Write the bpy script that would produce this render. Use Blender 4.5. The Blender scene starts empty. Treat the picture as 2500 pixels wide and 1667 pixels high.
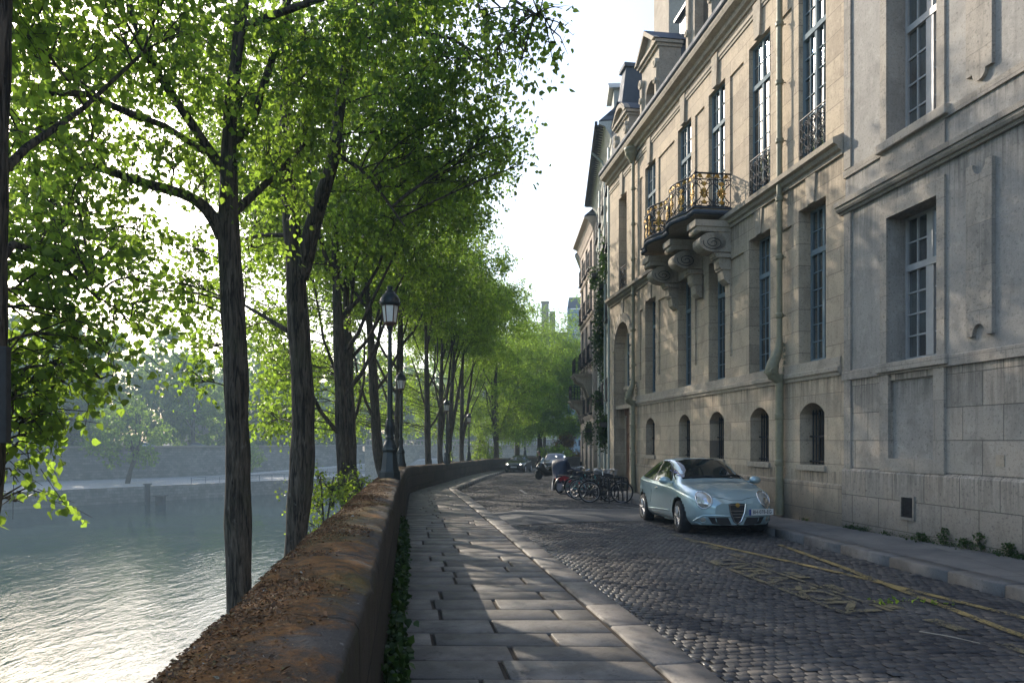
import bpy, bmesh, math, random
import numpy as np
from mathutils import Vector, Matrix
from mathutils.bvhtree import BVHTree
R = math.radians
rng = np.random.default_rng(7)
random.seed(7)
SC = bpy.context.scene
COL = SC.collection
F = 1750.0                       # focal length in photo pixels (2500 wide)
HZ = 1075.0                      # horizon row

def at(x, y, Y):
    """point seen at photo pixel (x, y), Y metres ahead of the camera"""
    return ((x-1250.0)/F*Y, Y, (HZ-y)/F*Y)

# ------------------------------------------------------------------ object helpers
def tag(o, label=None, cat=None, group=None, kind=None):
    if label: o['label'] = label
    if cat: o['category'] = cat
    if group: o['group'] = group
    if kind: o['kind'] = kind
    return o

def empty(name, loc=(0, 0, 0), rz=0.0, label=None, cat=None, group=None, kind=None):
    o = bpy.data.objects.new(name, None)
    COL.objects.link(o)
    o.location = loc
    o.rotation_euler = (0, 0, rz)
    o.empty_display_size = 0.2
    return tag(o, label, cat, group, kind)

def link(name, me, mats, parent=None):
    for m in (mats if isinstance(mats, (list, tuple)) else [mats]):
        me.materials.append(m)
    o = bpy.data.objects.new(name, me)
    COL.objects.link(o)
    if parent is not None:
        o.parent = parent
    return o

def copy_tree(o, parent=None):
    c = o.copy()
    COL.objects.link(c)
    if parent is not None:
        c.parent = parent
    for ch in list(o.children):
        copy_tree(ch, c)
    return c

def np_mesh(name, V, faces_list, attrs=None, smooth=False):
    """faces_list: list of integer arrays (n,k); attrs: dict name -> per-vertex float array or (n,3) colours"""
    me = bpy.data.meshes.new(name)
    V = np.asarray(V, np.float32)
    me.vertices.add(len(V))
    me.vertices.foreach_set('co', V.ravel())
    loops = np.concatenate([np.asarray(f, np.int32).ravel() for f in faces_list])
    sizes = np.concatenate([np.full(len(f), np.asarray(f).shape[1], np.int32) for f in faces_list])
    me.loops.add(len(loops))
    me.loops.foreach_set('vertex_index', loops)
    me.polygons.add(len(sizes))
    starts = np.concatenate([[0], np.cumsum(sizes)[:-1]]).astype(np.int32)
    me.polygons.foreach_set('loop_start', starts)
    if smooth:
        me.polygons.foreach_set('use_smooth', np.ones(len(sizes), bool))
    if attrs:
        for k, a in attrs.items():
            a = np.asarray(a, np.float32)
            at_ = me.attributes.new(k, 'FLOAT', 'POINT')
            at_.data.foreach_set('value', a.ravel())
    me.update(calc_edges=True)
    return me

class MB:
    """collects shapes into one mesh"""
    def __init__(s):
        s.v = []; s.f = []; s.sm = []
    def add(s, vs, fs, smooth=False):
        b = len(s.v)
        s.v.extend([tuple(p) for p in vs])
        s.f.extend([tuple(b+i for i in f) for f in fs])
        s.sm.extend([smooth]*len(fs))
        return s
    def box(s, a, b, bev=0.0):
        x0, x1 = min(a[0], b[0]), max(a[0], b[0]); y0, y1 = min(a[1], b[1]), max(a[1], b[1]); z0, z1 = min(a[2], b[2]), max(a[2], b[2])
        if bev <= 0:
            s.add([(x0,y0,z0),(x1,y0,z0),(x1,y1,z0),(x0,y1,z0),(x0,y0,z1),(x1,y0,z1),(x1,y1,z1),(x0,y1,z1)],
                  [(0,3,2,1),(4,5,6,7),(0,1,5,4),(1,2,6,5),(2,3,7,6),(3,0,4,7)])
        else:
            bm = bmesh.new()
            bmesh.ops.create_cube(bm, size=1)
            for v in bm.verts:
                v.co = Vector(((v.co.x+.5)*(x1-x0)+x0, (v.co.y+.5)*(y1-y0)+y0, (v.co.z+.5)*(z1-z0)+z0))
            bmesh.ops.bevel(bm, geom=bm.edges[:], offset=bev, segments=2, affect='EDGES', profile=.5)
            s.bm(bm)
        return s
    def bm(s, bm, M=None, smooth=False):
        bm.verts.ensure_lookup_table(); bm.verts.index_update()
        s.add([(M @ v.co if M else v.co) for v in bm.verts], [[v.index for v in f.verts] for f in bm.faces], smooth)
        bm.free()
        return s
    def quad(s, a, b, c, d):
        return s.add([a, b, c, d], [(0, 1, 2, 3)])
    def tube(s, path, rad, seg=8, cap=True, smooth=True, closed=False):
        P = [Vector(p) for p in path]; n = len(P)
        rad = [rad]*n if isinstance(rad, (int, float)) else list(rad)
        vs = []; fs = []
        up = None
        for i in range(n):
            if closed: t = P[(i+1) % n]-P[i-1]
            else: t = P[min(i+1, n-1)]-P[max(i-1, 0)]
            if t.length < 1e-9: t = Vector((0, 0, 1))
            t.normalize()
            if up is None:
                up = Vector((0, 0, 1)) if abs(t.z) < .9 else Vector((1, 0, 0))
            a = (up-t*up.dot(t))
            if a.length < 1e-6: a = t.orthogonal()
            a.normalize(); up = a; b = t.cross(a)
            for k in range(seg):
                an = 2*math.pi*k/seg
                vs.append(P[i]+a*(math.cos(an)*rad[i])+b*(math.sin(an)*rad[i]))
        m = n if closed else n-1
        for i in range(m):
            for k in range(seg):
                j = (i+1) % n
                fs.append((i*seg+k, i*seg+(k+1) % seg, j*seg+(k+1) % seg, j*seg+k))
        s.add(vs, fs, smooth)
        if cap and not closed:
            s.add(vs[:seg], [tuple(range(seg))[::-1]]); s.add(vs[-seg:], [tuple(range(seg))])
        return s
    def lathe(s, prof, c=(0, 0, 0), seg=16, axis='z', smooth=True):
        vs = []; fs = []
        for r, h in prof:
            for k in range(seg):
                a = 2*math.pi*k/seg
                p = (r*math.cos(a), r*math.sin(a), h)
                if axis == 'y': p = (p[0], p[2], p[1])
                if axis == 'x': p = (p[2], p[0], p[1])
                vs.append((p[0]+c[0], p[1]+c[1], p[2]+c[2]))
        for i in range(len(prof)-1):
            for k in range(seg):
                fs.append((i*seg+k, i*seg+(k+1) % seg, (i+1)*seg+(k+1) % seg, (i+1)*seg+k))
        s.add(vs, fs, smooth)
        s.add(vs[:seg], [tuple(range(seg))[::-1]]); s.add(vs[-seg:], [tuple(range(seg))])
        return s
    def profile(s, prof, u0, u1, axis=0, caps=True):
        """closed profile [(out, z)] swept from u0 to u1 along local x"""
        n = len(prof)
        vs = [(u0, o, z) for o, z in prof]+[(u1, o, z) for o, z in prof]
        fs = [(i, (i+1) % n, n+(i+1) % n, n+i) for i in range(n)]
        s.add(vs, fs)
        if caps:
            s.add(vs[:n], [tuple(range(n))]); s.add(vs[n:], [tuple(range(n))[::-1]])
        return s
    def prism(s, poly, d0, d1, plane='xz'):
        """polygon in a plane pushed from d0 to d1 along the third axis"""
        def mk(p, d):
            return {'xz': (p[0], d, p[1]), 'yz': (d, p[0], p[1]), 'xy': (p[0], p[1], d)}[plane]
        n = len(poly)
        vs = [mk(p, d0) for p in poly]+[mk(p, d1) for p in poly]
        s.add(vs, [(i, (i+1) % n, n+(i+1) % n, n+i) for i in range(n)]+[tuple(range(n))[::-1], tuple(range(n, 2*n))])
        return s
    def build(s, name, mats, parent=None, loc=None):
        me = bpy.data.meshes.new(name)
        me.from_pydata(s.v, [], s.f)
        me.polygons.foreach_set('use_smooth', s.sm)
        me.update()
        o = link(name, me, mats, parent)
        if loc: o.location = loc
        return o

# ------------------------------------------------------------------ material helpers
class NT:
    def __init__(s, name):
        s.m = bpy.data.materials.new(name); s.m.use_nodes = True
        s.t = s.m.node_tree; s.t.nodes.clear()
        s.out = s.t.nodes.new('ShaderNodeOutputMaterial')
        s._c = None
    def new(s, typ, **kw):
        n = s.t.nodes.new('ShaderNode'+typ)
        for k, v in kw.items(): setattr(n, k, v)
        return n
    def put(s, sock, v):
        if v is None: return
        if isinstance(v, bpy.types.NodeSocket): s.t.links.new(v, sock)
        elif isinstance(v, (tuple, list)) and len(v) == 3 and sock.type == 'RGBA': sock.default_value = (*v, 1)
        else: sock.default_value = v
    def coord(s, which='Object'):
        if s._c is None: s._c = s.new('TexCoord')
        return s._c.outputs[which]
    def geo(s, which='Position'):
        return s.new('NewGeometry').outputs[which]
    def attr(s, name, out='Fac'):
        n = s.new('Attribute'); n.attribute_name = name
        return n.outputs[out]
    def mapping(s, vec, scale=(1, 1, 1), rot=(0, 0, 0), loc=(0, 0, 0)):
        n = s.new('Mapping'); s.put(n.inputs['Vector'], vec)
        n.inputs['Scale'].default_value = scale; n.inputs['Rotation'].default_value = rot; n.inputs['Location'].default_value = loc
        return n.outputs[0]
    def noise(s, vec, scale=5, detail=4, rough=.55, dist=0, out='Fac'):
        n = s.new('TexNoise'); s.put(n.inputs['Vector'], vec)
        n.inputs['Scale'].default_value = scale; n.inputs['Detail'].default_value = detail
        n.inputs['Roughness'].default_value = rough; n.inputs['Distortion'].default_value = dist
        return n.outputs[out]
    def voro(s, vec, scale=5, feature='F1', out='Distance', rnd=1):
        n = s.new('TexVoronoi'); n.feature = feature; s.put(n.inputs['Vector'], vec)
        n.inputs['Scale'].default_value = scale; n.inputs['Randomness'].default_value = rnd
        return n.outputs[out]
    def brick(s, vec, w, h, mortar, c1=(1, 1, 1), c2=(0, 0, 0), cm=(.5, .5, .5), off=.5, out='Color', smooth=.1, bias=0):
        n = s.new('TexBrick'); s.put(n.inputs['Vector'], vec)
        n.inputs['Scale'].default_value = 1; n.inputs['Brick Width'].default_value = w; n.inputs['Row Height'].default_value = h
        n.inputs['Mortar Size'].default_value = mortar; n.inputs['Mortar Smooth'].default_value = smooth; n.inputs['Bias'].default_value = bias
        n.offset = off
        n.inputs['Color1'].default_value = (*c1, 1); n.inputs['Color2'].default_value = (*c2, 1); n.inputs['Mortar'].default_value = (*cm, 1)
        return n.outputs[out]
    def ramp(s, fac, stops, interp='LINEAR'):
        n = s.new('ValToRGB'); s.put(n.inputs[0], fac); cr = n.color_ramp; cr.interpolation = interp
        while len(cr.elements) < len(stops): cr.elements.new(.5)
        for e, (p, c) in zip(cr.elements, stops):
            e.position = p; e.color = (*(c if isinstance(c, (tuple, list)) else (c, c, c)), 1)
        return n.outputs[0]
    def mix(s, fac, a, b, blend='MIX'):
        n = s.new('Mix'); n.data_type = 'RGBA'; n.blend_type = blend
        s.put(n.inputs[0], fac); s.put(n.inputs[6], a); s.put(n.inputs[7], b)
        return n.outputs[2]
    def math(s, op, a, b=None, clamp=False):
        n = s.new('Math'); n.operation = op; n.use_clamp = clamp
        s.put(n.inputs[0], a); s.put(n.inputs[1], b)
        return n.outputs[0]
    def xyz(s, vec):
        n = s.new('SeparateXYZ'); s.put(n.inputs[0], vec)
        return n.outputs
    def comb(s, x, y, z):
        n = s.new('CombineXYZ')
        for i, v in enumerate((x, y, z)): s.put(n.inputs[i], v)
        return n.outputs[0]
    def hsv(s, col, h=.5, sat=1, val=1):
        n = s.new('HueSaturation'); s.put(n.inputs['Color'], col)
        s.put(n.inputs['Hue'], h); s.put(n.inputs['Saturation'], sat); s.put(n.inputs['Value'], val)
        return n.outputs[0]
    def bump(s, h, strength=.5, dist=.02, nrm=None):
        n = s.new('Bump'); s.put(n.inputs['Height'], h)
        s.put(n.inputs['Strength'], strength); n.inputs['Distance'].default_value = dist
        if nrm is not None: s.put(n.inputs['Normal'], nrm)
        return n.outputs[0]
    def bsdf(s, col, rough=.7, nrm=None, metal=0, spec=.5, emis=None, estr=0, coat=0, **kw):
        n = s.new('BsdfPrincipled')
        s.put(n.inputs['Base Color'], col); s.put(n.inputs['Roughness'], rough); s.put(n.inputs['Metallic'], metal)
        s.put(n.inputs['Specular IOR Level'], spec)
        if nrm is not None: s.put(n.inputs['Normal'], nrm)
        if emis is not None:
            s.put(n.inputs['Emission Color'], emis); n.inputs['Emission Strength'].default_value = estr
        n.inputs['Coat Weight'].default_value = coat
        n.inputs['Coat Roughness'].default_value = .04
        return n.outputs[0]
    def done(s, shader):
        s.t.links.new(shader, s.out.inputs['Surface'])
        return s.m

def simple(name, col, rough=.5, metal=0, spec=.5, var=.15, scale=20, bump=0, coat=0):
    n = NT(name); c = n.coord()
    k = n.noise(c, scale, 4)
    cc = n.mix(k, tuple(x*(1-var) for x in col), tuple(min(1, x*(1+var)) for x in col))
    nr = n.bump(n.noise(c, scale*4, 3), bump, .01) if bump else None
    r = n.ramp(n.noise(c, scale*.6, 3), [(.3, max(0, rough-.08)), (.7, min(1, rough+.08))])
    return n.done(n.bsdf(cc, r, nr, metal, spec, coat=coat))

def lerp(a, b, t): return a+(b-a)*t
def interp(x, pts):
    xs = [p[0] for p in pts]; ys = [p[1] for p in pts]
    return float(np.interp(x, xs, ys))
# ------------------------------------------------------------------ camera, light, world
cam_d = bpy.data.cameras.new('camera'); cam = bpy.data.objects.new('camera', cam_d); COL.objects.link(cam)
cam.location = (0, 0, 0); cam.rotation_euler = (R(90), 0, 0)
cam_d.sensor_width = 36; cam_d.lens = F/2500*36; cam_d.shift_y = (HZ-833.5)/2500
cam_d.clip_start = .05; cam_d.clip_end = 6000
SC.camera = cam
SUN = Vector((-.651, .852, .541)).normalized()
el = math.asin(SUN.z); az = math.atan2(SUN.x, SUN.y)
sd = bpy.data.lights.new('sun', 'SUN'); so = bpy.data.objects.new('sun', sd); COL.objects.link(so)
sd.energy = 2.6; sd.angle = R(.5); sd.color = (1, .90, .76)
so.rotation_euler = SUN.to_track_quat('Z', 'Y').to_euler(); so.location = SUN*60
w = bpy.data.worlds.new('World'); SC.world = w; w.use_nodes = True
wt = w.node_tree; wt.nodes.clear()
sky = wt.nodes.new('ShaderNodeTexSky'); sky.sky_type = 'NISHITA'; sky.sun_disc = False
sky.sun_elevation = el; sky.sun_rotation = az; sky.air_density = 1.0; sky.dust_density = 1.6; sky.ozone_density = 1.0
bg = wt.nodes.new('ShaderNodeBackground'); bg.inputs[1].default_value = .15
wo = wt.nodes.new('ShaderNodeOutputWorld')
wt.links.new(sky.outputs[0], bg.inputs[0]); wt.links.new(bg.outputs[0], wo.inputs[0])
vs_ = SC.view_settings
SC.display_settings.display_device = 'sRGB'
vs_.view_transform = 'Standard'; vs_.look = 'None'; vs_.gamma = 1; vs_.use_curve_mapping = False
vs_.exposure = EXPOSURE = 1.5
cy = SC.cycles
cy.max_bounces = 8; cy.diffuse_bounces = 5; cy.glossy_bounces = 3; cy.transmission_bounces = 4
cy.transparent_max_bounces = 6; cy.volume_bounces = 0
cy.use_denoising = True
cy.sample_clamp_indirect = 8
cy.volume_step_rate = 8; cy.volume_max_steps = 32
cy.caustics_reflective = False; cy.caustics_refractive = False

# ------------------------------------------------------------------ levels and lines of the quay
ZP = [(-6, -1.55), (0, -1.58), (4.7, -1.60), (13.7, -1.72), (27.3, -2.0), (40.3, -2.3), (55, -2.55), (80, -2.72), (130, -2.75)]
def zp(Y): return np.interp(Y, [p[0] for p in ZP], [p[1] for p in ZP])
INNER = [(.57, -5), (-.16, 0), (-2.07, 13.2), (-3.95, 27.2), (-3.98, 31), (-3.75, 38), (-3.45, 46), (-2.95, 54), (-2.1, 61), (-.3, 66), (2.4, 70.5), (6, 73.5), (11, 75.3), (22, 76.5), (40, 77)]
KERB = [(2.80, -5), (2.09, 0), (1.42, 4.73), (-2.46, 31.6), (-2.44, 33), (-2.22, 40), (-1.9, 46.4), (-1.45, 54), (-.75, 61), (1.0, 66.3), (3.6, 69.3), (7, 71.5), (12, 73), (22, 74), (40, 74.5)]
RKERB = [(6.6, -5), (6.06, 0), (5.41, 7.58), (4.85, 14), (3.74, 22.7), (2.9, 29.5), (2.8, 36), (3.05, 44), (3.6, 51), (5.0, 57), (7.5, 61), (12, 64), (22, 66), (40, 66.5)]
def resample(pts, step, s_max=None):
    P = np.array(pts, float); d = np.r_[0, np.cumsum(np.hypot(*np.diff(P, axis=0).T))]
    n = max(2, int(d[-1]/step)+1)
    t = np.linspace(0, d[-1], n)
    return np.c_[np.interp(t, d, P[:, 0]), np.interp(t, d, P[:, 1])], t
def normals2(P):
    T = np.gradient(P, axis=0); T /= np.linalg.norm(T, axis=1)[:, None]
    return np.c_[T[:, 1], -T[:, 0]]          # to the right of the direction of travel
def xin(Y): return float(np.interp(Y, [p[1] for p in INNER[:9]], [p[0] for p in INNER[:9]]))
def xkerb(Y): return float(np.interp(Y, [p[1] for p in KERB[:9]], [p[0] for p in KERB[:9]]))
def xrk(Y): return float(np.interp(Y, [p[1] for p in RKERB], [p[0] for p in RKERB]))
def grid_faces(n, m, closed=False):
    i, j = np.meshgrid(np.arange(n-1), np.arange(m if closed else m-1), indexing='ij')
    j2 = (j+1) % m
    return np.stack([i*m+j, i*m+j2, (i+1)*m+j2, (i+1)*m+j], -1).reshape(-1, 4)

# ------------------------------------------------------------------ setting materials
def m_slab(name, dark, light, warm, rough=.62):
    n = NT(name); p = n.geo(); t = n.attr('tint')
    base = n.ramp(t, [(0, dark), (.55, light), (1, warm)])
    g = n.noise(p, 260, 3, .7); g2 = n.noise(p, 3.2, 5, .65); st = n.noise(p, 11, 6, .7, 1.2)
    c = n.mix(n.ramp(g, [(.35, 0.0), (.7, .75)]), base, (.05, .046, .042))
    c = n.mix(n.ramp(g2, [(.40, 0.0), (.62, .7)]), c, tuple(x*.6 for x in dark))
    c = n.mix(n.ramp(st, [(.56, 0.0), (.66, .7)]), c, (.045, .036, .028))
    h = n.math('ADD', n.math('MULTIPLY', g, .5), n.noise(p, 38, 5, .6))
    r = n.ramp(g2, [(.3, rough-.14), (.7, rough+.12)])
    return n.done(n.bsdf(c, r, n.bump(h, .55, .008), spec=.45))
M_SLAB = m_slab('granite_slab', (.13, .114, .096), (.215, .193, .167), (.24, .19, .15))
M_KERB = m_slab('granite_kerb', (.165, .148, .13), (.22, .195, .17), (.245, .20, .165))
M_KERB_DARK = m_slab('granite_kerb_grey', (.12, .115, .11), (.17, .165, .16), (.19, .175, .16))

def m_cobble():
    n = NT('cobble'); p = n.geo(); t = n.attr('tint')
    c = n.ramp(t, [(0, (.034, .033, .036)), (.45, (.068, .064, .063)), (.8, (.094, .082, .072)), (1, (.125, .11, .095))])
    g = n.noise(p, 130, 4, .7); b = n.noise(p, .55, 4, .6)
    c = n.mix(n.math('MULTIPLY', g, .5), c, (.03, .03, .032))
    c = n.mix(n.ramp(b, [(.45, 0.0), (.7, .5)]), c, (.12, .115, .11))
    h = n.math('ADD', n.noise(p, 26, 3, .5), n.math('MULTIPLY', g, .3))
    r = n.ramp(n.noise(p, 1.3, 4, .6), [(.35, .6), (.62, .82)])
    wet = n.attr('wet')
    r = n.mix(wet, r, (.12, .12, .12))
    c = n.mix(wet, c, (.018, .019, .022))
    return n.done(n.bsdf(c, r, n.bump(h, .6, .010), spec=n.math('ADD', .22, n.math('MULTIPLY', wet, .4))))
M_COB = m_cobble()
def m_dirt(name, a, b, sc=9):
    n = NT(name); p = n.geo()
    c = n.mix(n.noise(p, sc, 6, .7), a, b)
    return n.done(n.bsdf(c, .95, n.bump(n.noise(p, 60, 4, .7), .8, .01), spec=.2))
M_JOINT = m_dirt('joint_dirt', (.03, .024, .018), (.085, .066, .048))
M_ROADBED = m_dirt('cobble_joint_sand', (.014, .013, .012), (.042, .036, .030), 5)
M_EARTH = m_dirt('bank_earth', (.05, .045, .035), (.10, .09, .07), 1.3)
def m_asphalt():
    n = NT('asphalt'); p = n.geo()
    v = n.voro(p, 160); g = n.noise(p, 1.6, 5, .6)
    c = n.mix(v, (.028, .03, .034), (.075, .076, .078)); c = n.mix(n.ramp(g, [(.4, 0.0), (.7, .5)]), c, (.10, .098, .095))
    return n.done(n.bsdf(c, .75, n.bump(v, .5, .006), spec=.4))
M_ASPH = m_asphalt()
def m_paint(name, col, wear=.5):
    n = NT(name); p = n.geo()
    k = n.noise(p, 42, 6, .75); k2 = n.noise(p, 3, 3, .6)
    f = n.ramp(n.math('ADD', k, n.math('MULTIPLY', k2, .5)), [(.62+.2*(1-wear), 0.0), (.80+.2*(1-wear), .85)])
    c = n.mix(f, col, (.075, .072, .07))
    b = n.bsdf(c, .7, n.bump(n.noise(p, 26, 3), .5, .01), spec=.35)
    tr = n.new('BsdfTransparent'); mx = n.new('MixShader'); n.put(mx.inputs[0], n.math('GREATER_THAN', f, .42)); n.t.links.new(b, mx.inputs[1]); n.t.links.new(tr.outputs[0], mx.inputs[2])   # worn away spots show the stones
    return n.done(mx.outputs[0])
M_YEL = m_paint('worn_yellow_paint', (.30, .22, .075), .62)
M_WHT = m_paint('worn_white_paint', (.36, .35, .33), .6)
M_LET = m_paint('faded_yellow_letters', (.19, .155, .08), .72)

def m_parapet():
    n = NT('mossy_parapet_stone'); p = n.geo()
    nz = n.xyz(n.geo('Normal'))[2]
    s1 = n.noise(p, 2.1, 6, .66); s2 = n.noise(p, 13, 6, .72); s3 = n.noise(p, 70, 4, .7)
    stone = n.mix(s2, (.042, .038, .035), (.105, .092, .08)); stone = n.mix(n.ramp(s3, [(.6, 0.0), (.72, .7)]), stone, (.17, .16, .145))
    stone = n.mix(n.ramp(n.noise(p, 27, 3, .6), [(.66, 0.0), (.70, .75)]), stone, (.22, .21, .19))
    moss = n.ramp(s2, [(.25, (.030, .025, .013)), (.45, (.085, .044, .016)), (.6, (.185, .080, .020)), (.8, (.085, .070, .018))])
    moss = n.mix(n.ramp(n.noise(p, 1.2, 3), [(.5, 0.0), (.68, .7)]), moss, (.065, .07, .018))
    side = n.attr('edge')           # 0 street edge .. 1 river edge
    up = n.ramp(nz, [(.35, 0.0), (.75, 1.0)])
    k = n.math('ADD', n.math('MULTIPLY', n.math('ADD', s1, n.math('MULTIPLY', s2, .4)), .9), n.math('MULTIPLY', side, .42))
    f = n.math('MULTIPLY', n.ramp(k, [(.62, 0.0), (.80, 1.0)]), up)
    c = n.mix(f, stone, moss)
    wall = n.mix(n.noise(n.mapping(p, (1.5, 1.5, .45)), 5, 6, .7), (.022, .018, .014), (.085, .068, .05)); wall = n.mix(n.ramp(n.noise(p, 3.1, 6, .7), [(.5, 0.0), (.62, .6)]), wall, (.055, .052, .026))
    c = n.mix(up, wall, c)
    al = n.attr('along'); hg = n.attr('height')
    jt = n.brick(n.comb(al, hg, 0.0), 1.35, .46, .012, out='Fac', smooth=.5); tn = n.brick(n.comb(al, hg, 0.0), 1.35, .46, .012, (.75, .75, .75), (1.2, 1.2, 1.2), (1, 1, 1))
    c = n.mix(n.math('SUBTRACT', 1.0, n.math('MULTIPLY', f, .8)), c, n.mix(1.0, c, tn, 'MULTIPLY'))
    c = n.mix(n.math('MULTIPLY', jt, n.math('SUBTRACT', .9, n.math('MULTIPLY', f, .55))), c, (.016, .013, .010))
    h = n.math('ADD', n.math('MULTIPLY', s2, 1.0), n.math('ADD', n.math('SUBTRACT', n.math('MULTIPLY', s3, .35), n.math('MULTIPLY', jt, .9)), n.math('MULTIPLY', f, .5)))
    return n.done(n.bsdf(c, .92, n.bump(h, .9, .03), spec=.25))
M_PARA = m_parapet()

def m_water():
    n = NT('river_water'); p = n.geo()
    big = n.noise(n.mapping(p, (.022, .035, 1), (0, 0, R(42))), 1, 3, .55, .8)
    rip = n.ramp(big, [(.45, .12), (.53, 1.0)])
    a = n.noise(n.mapping(p, (1.25, .55, 1), (0, 0, R(30))), 1.0, 4, .62, .4)
    b = n.noise(n.mapping(p, (.30, .16, 1), (0, 0, R(55))), 1.0, 3, .5)
    fine = n.noise(n.mapping(p, (3.4, 1.7, 1), (0, 0, R(38))), 1.0, 3, .6, .3)
    h = n.math('ADD', n.math('ADD', n.math('MULTIPLY', a, .5), n.math('MULTIPLY', fine, .22)), n.math('MULTIPLY', b, .6))
    nr = n.bump(h, n.math('MULTIPLY', rip, .24), .5)
    b = n.bsdf((.026, .050, .046), .05, nr, spec=.5); b.node.inputs['IOR'].default_value = 1.33
    return n.done(b)
M_WATER = m_water()

# ------------------------------------------------------------------ river, banks, ground
def sheet(name, poly, z, mat, kind='structure', parent=None):
    me = bpy.data.meshes.new(name)
    me.from_pydata([(x, y, z) for x, y in poly], [], [tuple(range(len(poly)))])
    o = link(name, me, mat, parent); tag(o, kind=kind)
    return o
BIG = 2500
sheet('ground', [(-880, -280), (880, -280), (880, 880), (-880, 880)], -11.5, M_EARTH)
wv = MB()
wv.quad((-420, -120, -10), (60, -120, -10), (60, 420, -10), (-420, 420, -10))
tag(wv.build('river_water', M_WATER), kind='structure')

def ribbon(name, A, B, zA, zB, mat, kind='structure'):
    n = len(A)
    V = np.concatenate([np.c_[A, zA], np.c_[B, zB]])
    f = np.array([(i, n+i, n+i+1, i+1) for i in range(n-1)])
    o = link(name, np_mesh(name, V, [f]), mat); tag(o, kind=kind)
    return o

# same number of stations along both kerbs
NST = 640
def stations(pts, n):
    P = np.array(pts, float)
    d = np.r_[0, np.cumsum(np.hypot(*np.diff(P, axis=0).T))]
    return np.c_[np.interp(np.linspace(0, d[-1], n), d, P[:, 0]), np.interp(np.linspace(0, d[-1], n), d, P[:, 1])]
def smooth_poly(pts, k=2):
    P = [Vector(p) for p in pts]
    for _ in range(k):
        Q = [P[0]]
        for a, b in zip(P[:-1], P[1:]):
            Q += [a*.85+b*.15, a*.15+b*.85]
        Q.append(P[-1]); P = Q
    return [(p.x, p.y) for p in P]
# stations share Y up to 58 m, then run round the bend
Ys = np.r_[np.arange(-4, 40, .100), np.arange(40, 58, .15)]
LK = np.c_[[xkerb(y) for y in Ys], Ys]; RK = np.c_[[xrk(y) for y in Ys], Ys]
def tail(pts, y0):
    P = [(float(np.interp(y0, [p[1] for p in pts], [p[0] for p in pts])), y0)]+[p for p in pts if p[1] > y0]
    return stations(P, 180)
LK = np.r_[LK, tail(KERB, 58)]; RK = np.r_[RK, tail(RKERB, 58)]
def road_z(P, Q, t):
    """height at fraction t from the left kerb to the right kerb"""
    za = zp(P[:, 1])-.15; zb = zp(Q[:, 1])-.07
    return za+(zb-za)*t+.045*4*t*(1-t)
bed = []
for t in np.linspace(0, 1, 9):
    X = LK+(RK-LK)*t
    bed.append(np.c_[X, road_z(LK, RK, t)-.011])
bed = np.stack(bed, 1)
o = link('road', np_mesh('road', bed.reshape(-1, 3), [grid_faces(len(LK), 9)], smooth=True), M_ROADBED); tag(o, kind='structure')

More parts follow.
